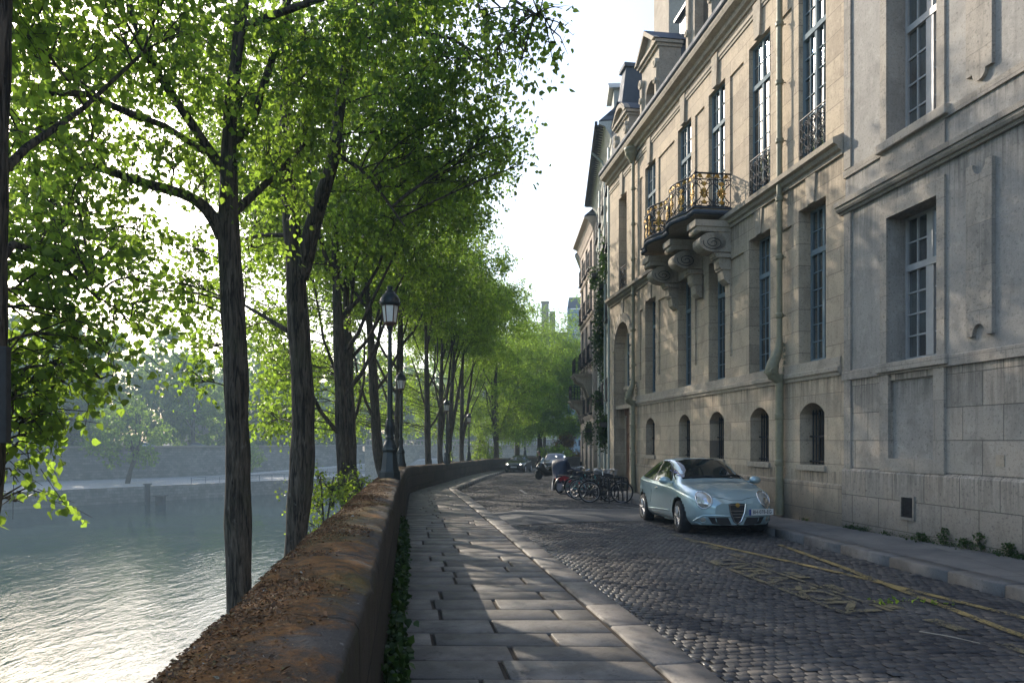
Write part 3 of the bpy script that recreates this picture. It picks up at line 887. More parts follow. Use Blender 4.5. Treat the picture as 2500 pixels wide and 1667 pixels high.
def scroll_railing(parent, u0, u1, z0, z1, out, name='railing', t=.011, mat=None):
    """wrought iron window guard: frame, uprights, paired scrolls and collars"""
    m = MB(); P = lambda pts: [(u, out, z) for u, z in pts]
    m.box((u0, out-.012, z1-.02), (u1, out+.012, z1)); m.box((u0, out-.012, z0), (u1, out+.012, z0+.02))
    for u in (u0+.01, u1-.01): m.tube([(u, out, z0), (u, out, z1)], .011, 5)
    n = max(2, round((u1-u0)/.30)); w = (u1-u0)/n; H = z1-z0
    for k in range(n):
        c = u0+w*(k+.5)
        if k: m.tube([(u0+w*k, out, z0), (u0+w*k, out, z1)], .009, 5)
        for s in (-1, 1):
            m.tube(P(spiral(c+s*w*.24, z0+H*.18, w*.22, 1.6, math.pi/2, -s)), t, 4); m.tube(P(spiral(c+s*w*.24, z0+H*.82, w*.22, 1.6, -math.pi/2, s)), t, 4)
            m.tube(P(spiral(c+s*w*.22, z0+H*.50, w*.20, 1.4, 0 if s < 0 else math.pi, s)), t, 4)
            m.tube(P([(c+s*w*.24, z0+H*.18+w*.22), (c+s*w*.05, z0+H*.36), (c+s*w*.36, z0+H*.5), (c+s*w*.05, z0+H*.64), (c+s*w*.24, z0+H*.82-w*.22)]), t, 4)
        for q in (.36, .64): m.lathe([(.0, -.018), (.02, -.006), (.02, .006), (0, .018)], (c, out, z0+H*q), 6)
    return m.build(name, mat or M_IRON, parent)

def string_course(parent, prof, u0, u1, mat, name='string_course'):
    m = MB(); m.profile(prof, u0, u1)
    return m.build(name, mat, parent)

def grille(parent, uc, w, z0, z1, out):
    m = MB(); n = 7
    for k in range(n):
        u = uc-w/2+w*(k+.5)/n
        m.tube([(u, out, z0), (u, out, z1-.1)], .015, 6)
        m.lathe([(.016, z1-.1), (.03, z1-.06), (.0, z1+.03)], (u, out, 0), 6)
    for z in (z0+.06, z0+(z1-z0)*.52): m.box((uc-w/2-.05, out-.02, z-.015), (uc+w/2+.05, out+.02, z+.015))
    o = m.build('window_grille', M_IRON, parent)
    m = MB(); m.quad((uc-.44, -.41, -.49), (uc+.44, -.41, -.49), (uc+.44, -.41, .76), (uc-.44, -.41, .76)); m.build('pane', M_GLASS, o)
    return o

FROT = math.atan2(FD.y, FD.x)
ZB = -3.2                          # walls go down past the pavement

# ------------------------------------------------------------------ the town house with the gilded balcony
UL0, UL1 = fu(2064), 29.6          # near and far end of its front
SWING = {1: (-.68, .3), 0: (.66, -.29)}      # leaves hanging slightly out of true catch the sun
def town_house():
    root = empty('town_house', fw(0), FROT, 'beige limestone town house with tall blue framed windows, slate mansard and a gilded balcony', 'building')
    UC = [14.76, 16.97, 19.33, 21.60, 24.66]          # window axes
    Wt = [1.0, 1.04, 1.04, 1.05, 1.06]
    dw = 27.85                                          # axis of the entrance
    holes = []
    for u, w in zip(UC, Wt):
        holes += [(u-w/2, u+w/2, 1.61, 4.82, .34, 0), (u-w/2, u+w/2, 5.84, 9.42, .20, 0), (u-.45, u+.45, -.50, .77, .42, .22)]
    holes += [(dw-.52, dw+.52, 5.84, 9.42, .36, 0)]
    # recessed panels between the windows
    ed = [UL0+.35]
    pan = []
    for k in range(4):
        a, b = UC[k]+Wt[k]/2+.28, UC[k+1]-Wt[k+1]/2-.28
        if b-a > .3: pan.append((a, b))
    pan.append((UC[4]+.82, UC[4]+1.12))
    for a, b in pan:
        holes += [(a, b, 2.15, 4.62, .045, 0), (a, b, 6.75, 9.30, .045, 0)]
    # entrance: tall arched recess with a door below and a fan window above
    holes += [(dw-1.02, dw+1.02, -2.3, 4.55, .38, 1.02)]
    mb = MB(); facade(mb, UL0, UL1, ZB, 10.45, holes)
    for a, b in pan:
        for z0, z1 in ((2.15, 4.62), (6.75, 9.30)): mb.quad((a, -.045, z0), (a, -.045, z1), (b, -.045, z1), (b, -.045, z0))
    # far end return and top
    mb.quad((UL1, 0, ZB), (UL1, 0, 10.45), (UL1, -9, 10.45), (UL1, -9, ZB))
    mb.quad((UL0, 0, ZB), (UL0, -9, ZB), (UL0, -9, 10.45), (UL0, 0, 10.45))
    # back of the entrance recess with its own two openings
    def back(u0, u1, z0, z1, e): mb.quad((u0, e, z0), (u0, e, z1), (u1, e, z1), (u1, e, z0))
    e = -.38
    back(dw-1.02, dw+1.02, 1.35, 2.05, e); back(dw-1.02, dw-.62, 2.05, 4.55, e); back(dw+.62, dw+1.02, 2.05, 4.55, e); back(dw-.62, dw+.62, 4.2, 4.55, e)
    back(dw-1.02, dw-.80, -2.3, 1.35, e); back(dw+.80, dw+1.02, -2.3, 1.35, e)
    wall = mb.build('wall', M_LIME, root)
    for k, (u, w) in enumerate(zip(UC, Wt)):
        window(root, u, w, 1.63, 4.82, -.30, 3.92, 6, 2)
        window(root, u, w, 5.86, 9.42, -.13, 8.42, 6, 2, swing=SWING.get(k))
        grille(root, u, .80, -.49, .62, -.24)
        s = MB(); s.box((u-.52, -.10, -.62), (u+.52, .055, -.502), .012); s.build('window_sill', M_LIME2, root)
    window(root, dw, 1.04, 5.86, 9.42, -.34, 8.42, 6, 2)
    for k in (0, 1, 4): scroll_railing(root, UC[k]-Wt[k]/2+.01, UC[k]+Wt[k]/2-.01, 5.86, 6.72, -.02)
    scroll_railing(root, dw-.5, dw+.5, 5.86, 6.72, -.05)
    # sill band, string courses, panel moulding with keystones, plinth
    string_course(root, [(-.02, 1.24), (.035, 1.24), (.05, 1.30), (.085, 1.33), (.085, 1.40), (.045, 1.42), (.03, 1.60), (-.02, 1.60)], UL0+.12, 26.75, M_LIME2)
    string_course(root, [(-.02, 5.40), (.05, 5.40), (.06, 5.47), (.12, 5.50), (.15, 5.57), (.23, 5.60), (.24, 5.70), (.10, 5.76), (-.02, 5.83)], UL0+.03, UL1, M_LIME2)
    string_course(root, [(-.02, 10.02), (.03, 10.02), (.03, 10.08), (.055, 10.10), (.055, 10.19), (.03, 10.21), (-.02, 10.21)], UL0+.1, UL1, M_LIME2, 'panel_moulding')
    string_course(root, [(-.02, ZB), (.045, ZB), (.045, -.86), (.02, -.83), (-.02, -.83)], UL0+.05, 26.80, M_LIME, 'plinth')
    for u in UC+[dw]:
        s = MB(); s.prism([(u-.13, 9.425), (u+.13, 9.425), (u+.19, 10.27), (u-.19, 10.27)], -.01, .075); s.build('keystone', M_LIME2, root)
        s = MB(); s.prism([(u-.12, 4.825), (u+.12, 4.825), (u+.18, 5.395), (u-.18, 5.395)], -.01, .035); s.build('keystone', M_LIME2, root)
    # cornice and gutter
    string_course(root, [(-.05, 10.36), (.05, 10.36), (.07, 10.43), (.16, 10.47), (.20, 10.56), (.36, 10.62), (.40, 10.72), (.40, 10.78), (-.05, 10.80)], UL0, UL1+.1, M_LIME2, 'cornice')
    string_course(root, [(.0, 10.785), (.43, 10.785), (.46, 10.82), (.46, 10.92), (.40, 10.93), (.0, 10.90)], UL0, UL1+.1, M_LEAD, 'gutter')
    # near corner pilaster strip of this front
    # arch ring of voussoirs over the entrance
    m = MB(); n = 15; r0, r1 = 1.02, 1.36; zc = 3.53
    for k in range(n):
        a0, a1 = math.pi*k/n+.012, math.pi*(k+1)/n-.012
        m.prism([(dw+r0*math.cos(a0), zc+r0*math.sin(a0)), (dw+r1*math.cos(a0), zc+r1*math.sin(a0)), (dw+r1*math.cos(a1), zc+r1*math.sin(a1)), (dw+r0*math.cos(a1), zc+r0*math.sin(a1))], -.02, .05)
    for s in (-1, 1):
        z = 3.5
        while z > -1.9:
            a, b = sorted((dw+s*r0, dw+s*r1)); m.box((a, -.02, z-.40), (b, .05, z-.015)); z -= .42
    m.build('arch_surround', M_LIME2, root)
    # fan window, door leaves
    window(root, dw, 1.24, 2.07, 4.2, -.42, 3.4, 4, 1, name='window')
    s = MB(); s.box((dw-.75, -.38, 1.98), (dw+.75, -.24, 2.1)); s.box((dw-.70, -.375, 1.42), (dw+.70, -.34, 1.9)); s.box((dw-1.02, -.38, 1.22), (dw+1.02, -.02, 1.37)); s.build('door_lintel', M_LIME2, root)
    d = MB(); d.box((dw-.80, -.46, -2.2), (dw+.80, -.40, 1.22))
    d.box((dw-.80, -.40, .98), (dw+.80, -.33, 1.22))
    for sgn in (-1, 1):
        c = dw+sgn*.40
        d.box((c-.36, -.40, -2.05), (c+.36, -.37, .92), .012); d.box((c-.27, -.372, -1.9), (c+.27, -.345, -1.15), .012); d.box((c-.27, -.372, -1.0), (c+.27, -.345, .05), .012)
        d.lathe([(.0, -.372), (.26, -.372), (.26, -.35), (.21, -.335), (.17, -.35), (.0, -.34)], (c, 0, .48), 18, 'y')
        d.box((c-.07, -.35, -.85), (c-.02, -.325, -.1)); d.box((c+.02, -.35, -.85), (c+.07, -.325, -.1))
    do = d.build('door', M_OAK, root)
    h = MB(); h.lathe([(.0, 0), (.035, .01), (.045, .04), (.0, .06)], (dw-.06, -.365, -.9), 10, 'y'); h.build('handle', M_GOLD, do)
    # mansard roof
    m = MB(); m.quad((UL0, .0, 10.8), (UL1, .0, 10.8), (UL1, -1.9, 14.6), (UL0, -1.9, 14.6)); m.quad((UL0, -1.9, 14.6), (UL1, -1.9, 14.6), (UL1, -5, 15.6), (UL0, -5, 15.6))
    m.quad((UL1, 0, 10.8), (UL1, -9, 10.8), (UL1, -5, 15.6), (UL1, -1.9, 14.6))
    m.build('roof', M_SLATE, root)
    def dormer(uc, w, z1, round_top, name='dormer'):
        """stone dormer flush with the front, with scrolls, pediment and leaded cheeks"""
        ow = w*.5; zb = 10.82; zo = z1-.55
        m = MB(); hh = [(uc-ow/2, uc+ow/2, zb+.25, zo-.3, .3, .22)]
        facade(m, uc-w/2, uc+w/2, zb, z1, hh)
        m.quad((uc-ow/2, -.3, zb+.25), (uc-ow/2, -.3, zo), (uc+ow/2, -.3, zo), (uc+ow/2, -.3, zb+.25))
        for s in (-1, 1):
            a = uc+s*w/2
            m.quad((a, 0, zb), (a, 0, z1), (a, -.75, z1), (a, -.75, zb))
            # scroll consoles beside the opening
            c = uc+s*(w/2-.13)
            for q, rr in ((zo-.05, .15), (zb+1.05, .10)):
                m.lathe([(rr*.35, .13), (rr*.5, .15), (rr*.75, .12), (rr, .14), (rr, .0)], (c, 0, q), 14, 'y')
            m.prism([(c-.10, zb+.2), (c+.10, zb+.2), (c+.07, zb+1.0), (c+.13, zo-.1), (c-.13, zo-.1), (c-.07, zb+1.0)], -.01, .09)
        m.box((uc-w/2-.10, -.8, z1), (uc+w/2+.10, .16, z1+.10)); m.box((uc-w/2-.04, -.78, z1-.1), (uc+w/2+.04, .08, z1))
        if round_top:
            pts = arch_pts(uc-w/2-.12, uc+w/2+.12, z1+.1, .50); inn = arch_pts(uc-w/2+.12, uc+w/2-.12, z1+.1, .34)
            m.prism(pts, -.02, .05)
            for p, q, a, b in zip(pts[:-1], pts[1:], inn[:-1], inn[1:]): m.prism([p, q, b, a], .05, .20)
            top = .6
        else:
            hgt = .72
            m.prism([(uc-w/2-.1, z1+.1), (uc+w/2+.1, z1+.1), (uc, z1+.1+hgt)], -.05, .04)
            for s in (-1, 1):
                e0 = (uc+s*(w/2+.16), z1+.1); e1 = (uc, z1+.14+hgt); m.prism([e0, e1, (uc, z1-.02+hgt), (uc+s*(w/2-.06), z1+.1)], .04, .24)
            top = hgt
        o = m.build(name, M_LIME2, root)
        r = MB()
        for s in (-1, 1): r.quad((uc+s*(w/2-.01), -.74, zb), (uc+s*(w/2-.01), -.74, z1), (uc+s*(w/2-.01), -2.2, z1+.02), (uc+s*(w/2-.01), -1.2, zb+1.0))
        r.quad((uc-w/2-.13, .22, z1+.115), (uc, .22, z1+top+.16), (uc, -2.6, z1+top+.16), (uc-w/2-.13, -2.6, z1+.115)); r.quad((uc+w/2+.13, .22, z1+.115), (uc, .22, z1+top+.16), (uc, -2.6, z1+top+.16), (uc+w/2+.13, -2.6, z1+.115))
        r.build('dormer_roof', M_LEAD, o)
        g = MB(); g.quad((uc-ow/2+.02, -.26, zb+.3), (uc-ow/2+.02, -.26, zo-.1), (uc+ow/2-.02, -.26, zo-.1), (uc+ow/2-.02, -.26, zb+.3)); g.build('pane', M_GLASS, o)
    dormer(UC[4], 1.75, 13.05, False); dormer(dw, 1.6, 12.25, True); dormer(20.35, 1.9, 14.2, True)
    # small slated roof lantern and chimneys behind
    m = MB(); u0 = 24.0
    m.prism([(u0-.42, 12.4), (u0+.42, 12.4), (u0+.42, 14.3), (u0-.42, 14.3)], -1.75, -.95)
    m.add([(u0-.55, -.82, 14.3), (u0+.55, -.82, 14.3), (u0+.55, -1.9, 14.3), (u0-.55, -1.9, 14.3), (u0, -1.35, 15.3)], [(0, 1, 4), (1, 2, 4), (2, 3, 4), (3, 0, 4)]); m.box((u0-.56, -1.92, 14.2), (u0+.56, -.8, 14.3))
    lo = m.build('roof_lantern', M_SLATE, root)
    m = MB(); m.quad((u0-.22, -.945, 13.0), (u0-.22, -.945, 13.9), (u0+.22, -.945, 13.9), (u0+.22, -.945, 13.0)); m.build('pane', M_GLASS, lo)
    m = MB(); m.box((26.9, -3.2, 13), (28.6, -1.5, 17.6), .02); m.box((26.8, -3.3, 17.6), (28.7, -1.4, 17.85), .02); m.build('chimney', M_LIME2, root)
    m = MB(); m.add([(28.75, -.15, 12.7), (29.5, -.15, 12.7), (29.5, -1.6, 12.7), (28.75, -1.6, 12.7), (28.85, -.45, 14.9), (29.45, -.45, 14.9), (29.45, -1.4, 14.9), (28.85, -1.4, 14.9)], [(0, 1, 5, 4), (1, 2, 6, 5), (2, 3, 7, 6), (3, 0, 4, 7), (4, 5, 6, 7)])
    m.box((28.75, -1.5, 14.9), (29.55, -.35, 15.05)); m.build('chimney', M_LEAD, root)
    m = MB(); m.box((28.3, -1.9, 10.9), (29.55, -.06, 12.72)); m.build('party_wall', M_LEAD, root)
    # stone consoles and slab of the balcony belong to the house
    YB = (18.68, 20.46, 22.28)
    for yb in YB:
        m = MB(); a, b = yb-.22, yb+.22
        m.box((a-.06, 0, 5.42), (b+.06, .98, 5.58)); m.box((a-.03, 0, 5.30), (b+.03, .93, 5.42))
        pts = []
        for k in range(28):
            t = 2*math.pi*k/28; pts.append((.47+.36*math.cos(t)*(1.05 if math.cos(t) > 0 else .95), 5.04+.25*math.sin(t)))
        m.prism(pts, a, b, 'yz')
        m.box((a, -.01, 4.80), (b, .45, 5.30))
        m.lathe([(.0, a-.015), (.07, a-.01), (.07, b+.01), (0, b+.015)], (0, .88, 5.33), 12, 'x')
        m.prism([(-.01, 4.82), (.44, 4.82), (.40, 4.70), (.30, 4.66), (.28, 4.42), (.20, 4.34), (.17, 4.12), (.06, 4.02), (-.01, 4.0)], a+.05, b-.05, 'yz')
        m.box((a-.02, 0, 4.66), (b+.02, .36, 4.75)); m.box((a+.02, 0, 4.36), (b-.02, .24, 4.43))
        co = m.build('balcony_console', M_LIME2, root)
        m = MB()
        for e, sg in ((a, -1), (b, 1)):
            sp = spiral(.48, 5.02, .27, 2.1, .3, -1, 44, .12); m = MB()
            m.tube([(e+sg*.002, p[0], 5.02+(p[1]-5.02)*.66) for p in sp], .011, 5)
            m.build('scroll_groove_shade', M_SOOT_SHADE, co)  # dark raised spiral, its colour standing for soot and shade in a carved groove
    return root, YB
HOUSE, YB = town_house()

def balcony():
    root = empty('gilded_balcony', fw(20.4, .5, 5.75), FROT, 'bowed iron balcony with gilded rosettes on carved stone consoles', 'balcony')
    u0, u1 = 18.45-20.4, 22.52-20.4
    def outline(inset=0, n=64):
        pts = [(u0+inset, -.5), (u0+inset, .50-inset)]
        for k in range(n+1):
            u = u0+.04+(u1-u0-.08)*k/n
            f = k/n
            bul = .22*max(0, math.sin(math.pi*((f-.10)/.34)))*(0.10 < f < .44)+.22*max(0, math.sin(math.pi*((f-.56)/.34)))*(.56 < f < .90)
            pts.append((u, .5-inset+bul**1.0))
        pts += [(u1-inset, .50-inset), (u1-inset, -.5)]
        return pts
    m = MB(); o_ = outline()
    n = len(o_)
    m.prism(o_, -.02, .13, 'xy')
    m.build('floor_slab', M_LIME2, root)
    m = MB(); oo = outline(-.05)
    m.prism(oo, .13, .155, 'xy'); m.tube([(p[0], p[1]-.02, .03) for p in outline(-.02)], .062, 8)
    m.build('lead_roll', M_LEAD, root)
    base, top = .17, 1.04
    line = outline(.05)
    f = MB(); g = MB()
    P = [Vector((p[0], p[1], 0)) for p in line]
    for z, r in ((base+.03, .014), (top, .02), (top-.155, .012)): f.tube([(p.x, p.y, z) for p in P], r*1.25, 6)
    # running length
    d = [0]
    for a, b in zip(P[:-1], P[1:]): d.append(d[-1]+(b-a).length)
    def pos(s, z, off=0):
        s = min(max(s, 0), d[-1]-1e-4); i = max(j for j in range(len(d)) if d[j] <= s); i = min(i, len(P)-2)
        t = (s-d[i])/(d[i+1]-d[i]); p = P[i].lerp(P[i+1], t); tn = (P[i+1]-P[i]).normalized()
        return (p.x-tn.y*off*-1, p.y+tn.x*off*-1, z)
    npan = 13; w = d[-1]/npan
    for k in range(npan+1): f.tube([pos(w*k, base), pos(w*k, top)], .018, 5)
    for k in (2, npan-2): f.lathe([(.02, top), (.03, top+.03), (.012, top+.06), (.022, top+.09), (0, top+.12)], pos(w*k, 0)[:2]+(0,), 8)
    H = top-.155-base-.03; zb = base+.03
    for k in range(npan):
        c = w*(k+.5)
        def sp(cs, cz, r, tr, a0, sg): return [pos(c+x, zz) for x, zz in spiral(cs, cz, r, tr, a0, sg, 20)]
        for s in (-1, 1):
            f.tube(sp(s*w*.24, zb+H*.12, w*.19, 1.5, math.pi/2, -s), .012, 4); f.tube(sp(s*w*.24, zb+H*.88, w*.19, 1.5, -math.pi/2, s), .012, 4)
            f.tube([pos(c+s*w*(.47-.36*math.sin(math.pi*q/10)), zb+H*(.15+.7*q/10)) for q in range(11)], .012, 4)
            g.tube([pos(c+x, zz, .006) for x, zz in spiral(s*w*.24, top-.078, .055, 1.5, 0 if s > 0 else math.pi, s, 16)], .018, 4)
            g.tube([pos(c+s*w*.08, top-.12, .004), pos(c+s*w*.30, top-.05, .004), pos(c+s*w*.45, top-.11, .004)], .018, 4)
        # rosette with petals, leaf sprays above and below
        ctr = zb+H*.5
        g.lathe([(.0, .028), (.03, .022), (.035, 0)], pos(c, ctr, .01), 8, 'y')
        for q in range(10):
            a = 2*math.pi*q/10
            g.tube([pos(c+.03*math.cos(a), ctr+.03*math.sin(a), .012), pos(c+.08*math.cos(a), ctr+.09*math.sin(a), .02), pos(c+.125*math.cos(a), ctr+.135*math.sin(a), .006)], [.02, .03, .012], 5)
        for sg in (-1, 1):
            zz = ctr+sg*H*.30
            for an in (-60, -25, 0, 25, 60):
                a = R(an); g.tube([pos(c, zz-sg*.03, .008), pos(c+.06*math.sin(a), zz+sg*.06*math.cos(a), .016), pos(c+.10*math.sin(a), zz+sg*.085*math.cos(a), .004)], [.016, .028, .010], 5)
            g.tube([pos(c, ctr+sg*.1, .006), pos(c, zz-sg*.03, .006)], .012, 5)
    rl = f.build('railing', M_IRON, root)
    g.build('gilded_ornament', M_GOLD, rl)
balcony()

def drainpipe(u, ztop, zfoot, zdol, label, hopper=False):
    root = empty('drainpipe', fw(u, .13, zfoot), FROT, label, 'drainpipe', 'ornate drainpipes on the town house')
    m = MB(); z = lambda q: q-zfoot
    m.tube([(0, 0, z(zdol+.75)), (0, 0, z(ztop))], .062, 12); m.tube([(0, 0, 0), (0, 0, z(zdol))], .085, 12)
    for q in np.arange(zdol+1.3, ztop-.2, 1.27): m.lathe([(.065, -.06), (.09, -.045), (.075, -.015), (.095, .02), (.08, .05), (.064, .06)], (0, 0, z(q)), 12)
    for q in (zdol-.05, zdol-.9, zdol-1.9): m.lathe([(.086, -.07), (.105, -.05), (.092, 0), (.108, .04), (.086, .07)], (0, 0, z(q)), 12)
    m.lathe([(.09, 0), (.10, .35), (.088, .42)], (0, 0, 0), 12)
    m.build('pipe', M_PIPE, root)
    for q in np.arange(zdol+1.3, ztop-.2, 1.27):
        b = MB(); b.tube([(0, .0, z(q)), (-.02, -.14, z(q))], .014, 5); b.build('bracket', M_PIPE, root)
    # dolphin shaped elbow: fat curling body, snout and fins
    d = MB()
    path = [(0, 0, z(zdol+.8)), (0, .01, z(zdol+.62)), (.0, .06, z(zdol+.45)), (0, .14, z(zdol+.28)), (0, .18, z(zdol+.12)), (0, .14, z(zdol-.02)), (0, .06, z(zdol-.06)), (0, .0, z(zdol-.14))]
    d.tube(path, [.065, .085, .105, .125, .14, .125, .105, .09], 12)
    d.lathe([(.0, -.15), (.06, -.14), (.10, -.06), (.10, .06), (.06, .14), (.0, .15)], (0, .20, z(zdol+.06)), 12, 'x')
    for s in (-1, 1):
        d.tube([(s*.14, p[0], p[1]) for p in spiral(.2, z(zdol+.06), .085, 1.5, 0, 1, 18)], .018, 5)
        d.lathe([(.0, .02), (.025, .0), (.0, -.02)], (s*.13, .1, z(zdol+.2)), 8, 'x')
    for k in range(6):
        q = zdol+.72-.13*k; d.prism([(-.08-.02*(k % 2), z(q)), (-.16, z(q-.05)), (-.07, z(q-.12))], -.02, .02, 'yz')
    d.build('dolphin', M_PIPE, root)
    if hopper:
        h = MB(); h.lathe([(.07, z(ztop-.1)), (.10, z(ztop)), (.22, z(ztop+.16)), (.24, z(ztop+.2)), (.23, z(ztop+.3)), (.27, z(ztop+.33)), (.27, z(ztop+.42)), (.2, z(ztop+.44))], (0, .06, 0), 16)
        h.build('hopper', M_PIPE, root)
    return root
drainpipe(fu(1903, .13)+.02, 11.3, -1.62, 1.42, 'olive green dolphin drainpipe between the two nearest tall windows of the town house')
drainpipe(fu(1546, .13)+.02, 10.1, -1.88, 1.42, 'olive green drainpipe with a hopper head beside the carved oak entrance door', True)

# ------------------------------------------------------------------ grey neighbour on the right edge
def grey_house():
    root = empty('grey_house', fw(0), FROT, 'grey plastered house with pilaster strips and white framed windows at the right edge', 'building')
    U1 = UL0-.004; U0 = -6.0
    a, b = fu(2291), fu(2168); uc = (a+b)/2; wd = b-a
    axes = [uc, uc-4.6, uc-9.2]
    up = []
    lo = []
    for c in axes:
        up.append((c-wd/2, c+wd/2, 5.05, 8.15, .37, 0)); up.append((c-wd/2, c+wd/2, 1.30, 3.80, .37, 0))
    mb = MB(); facade(mb, U0, U1, 1.13, 15.0, up); mb.build('upper_wall', M_PLAST, root)
    blind = [(c-wd/2+.06, c+wd/2-.06, -.30, 1.02, .05, 0) for c in axes]
    mb = MB(); facade(mb, U0, U1, ZB, 1.13, blind)
    mb.build('lower_wall', M_GREYST, root)
    for h in blind:
        m = MB(); m.quad((h[0], -.05, h[2]), (h[0], -.05, h[3]), (h[1], -.05, h[3]), (h[1], -.05, h[2])); m.build('blind_panel', M_PLAST, root)
    for c in axes:
        window(root, c, wd, 1.34, 3.80, -.36, 2.93, 4, 2, M_GFRAME, mull=.085, lead=.028)
        window(root, c, wd, 5.10, 8.15, -.36, 7.0, 4, 2, M_GFRAME, mull=.085, lead=.028)
    for c in axes:
        m = MB()
        # window surrounds, sills, frame of the blind panel
        for z0, z1 in ((1.33, 4.06), (5.08, 8.5)):
            m.box((c-wd/2-.165, -.01, z0), (c-wd/2, .035, z1)); m.box((c+wd/2, -.01, z0), (c+wd/2+.165, .035, z1)); m.box((c-wd/2, -.01, z1-.26 if z0 < 2 else z1-.35), (c+wd/2, .035, z1))
        m.box((c-wd/2-.165, -.01, -.52), (c-wd/2+.06, .045, 1.12)); m.box((c+wd/2-.06, -.01, -.52), (c+wd/2+.165, .045, 1.12)); m.box((c-wd/2+.06, -.01, -.52), (c+wd/2-.06, .045, -.30))
        m.box((c-wd/2-.165, -.01, 4.53), (c+wd/2+.165, .03, 4.92))
        m.build('window_surround', M_GTRIM, root)
        for z in (1.16, 4.95):
            m = MB(); m.box((c-wd/2-.26, -.36, z), (c+wd/2+.20, .11, z+.155), .012); m.build('window_sill', M_GTRIM, root)
    string_course(root, [(-.02, 1.125), (.05, 1.125), (.05, 1.285), (.02, 1.30), (-.02, 1.30)], U0, U1+.05, M_GTRIM)
    string_course(root, [(-.02, 4.915), (.035, 4.915), (.045, 5.04), (.0, 5.06), (-.02, 5.06)], U0, U1+.02, M_GTRIM)
    string_course(root, [(-.02, 4.24), (.05, 4.24), (.07, 4.28), (.11, 4.29), (.14, 4.33), (.14, 4.37), (.17, 4.38), (.18, 4.46), (.06, 4.52), (-.02, 4.53)], U0, U1+.11, M_GTRIM)
    string_course(root, [(-.02, ZB), (.055, ZB), (.055, -.56), (.03, -.525), (-.02, -.52)], U0, U1+.03, M_GREYST, 'plinth')
    m = MB()
    for z0, z1 in ((-.52, 1.12), (1.305, 4.235), (5.065, 15)): m.box((U1-.20, -.01, z0), (U1, .035, z1))
    m.build('corner_strip', M_GTRIM, root)
    # hanging shaped strips between the windows
    for cc in (fu(2398), fu(2398)-4.6):
        for z0, z1 in ((1.50, 3.98), (5.28, 15)):
            m = MB(); w2 = .235
            def half(zc, up_, s): return [(cc+s*(.115*math.cos(math.pi*k/8)), zc+up_*.115*math.sin(math.pi*k/8)) for k in range(9)]
            bot = [(cc-w2, z0), (cc-.12, z0)]+[(cc-.12*math.cos(math.pi*k/10), z0+(.17 if z0 < 2 else -.13)*math.sin(math.pi*k/10)) for k in range(1, 10)]+[(cc+.12, z0), (cc+w2, z0)]
            top = [(cc+w2, z1), (cc+.12, z1)]+[(cc+.12*math.cos(math.pi*k/10), z1-.17*math.sin(math.pi*k/10)) for k in range(1, 10)]+[(cc-.12, z1), (cc-w2, z1)]
            # split into two halves so the scooped ends stay simple
            nb = len(bot); 
            for i in range(nb-1):
                q = [bot[i], bot[i+1], top[nb-2-i], top[nb-1-i]]
                m.add([(q[0][0], .06, q[0][1]), (q[1][0], .06, q[1][1]), (q[2][0], .06, q[2][1]), (q[3][0], .06, q[3][1]), (q[0][0], -.01, q[0][1]), (q[1][0], -.01, q[1][1]), (q[2][0], -.01, q[2][1]), (q[3][0], -.01, q[3][1])],
                      [(0, 1, 2, 3), (0, 4, 5, 1), (2, 6, 7, 3)]+([(3, 7, 4, 0)] if i == 0 else [])+([(1, 5, 6, 2)] if i == nb-2 else []))
            m.build('hanging_strip', M_GTRIM, root)
    m = MB(); m.quad((U1, .0, ZB), (U1, 0, 15), (U1, -6, 15), (U1, -6, ZB)); m.quad((U0, .0, ZB), (U0, 0, 15), (U0, -6, 15), (U0, -6, ZB)); m.quad((U0, 0, 15), (U1, 0, 15), (U1, -6, 15), (U0, -6, 15))
    m.build('end_wall', M_PLAST, root)
    # air vent in the plinth
    vu = (fu(2208)+fu(2242))/2
    m = MB(); z0, z1 = -1.30, -.90; w2 = .165
    m.box((vu-w2, .05, z0), (vu-w2+.03, .085, z1)); m.box((vu+w2-.03, .05, z0), (vu+w2, .085, z1)); m.box((vu-w2+.03, .05, z0), (vu+w2-.03, .09, z0+.045)); m.box((vu-w2+.03, .05, z1-.03), (vu+w2-.03, .085, z1))
    vo = m.build('air_vent', M_GTRIM, root)
    m = MB()
    for k in range(15): m.box((vu-w2+.03, .058, z0+.05+k*.0215), (vu+w2-.03, .078, z0+.062+k*.0215))
    m.quad((vu-w2+.03, .0565, z0+.04), (vu-w2+.03, .0565, z1-.03), (vu+w2-.03, .0565, z1-.03), (vu+w2-.03, .0565, z0+.04))
    m.build('louvre', M_DARKIN, vo)
    m = MB(); pu = fu(2443); m.box((pu-.07, .0, -.36), (pu+.07, .012, -.20)); m.build('wall_plate', M_LIME, root)
grey_house()

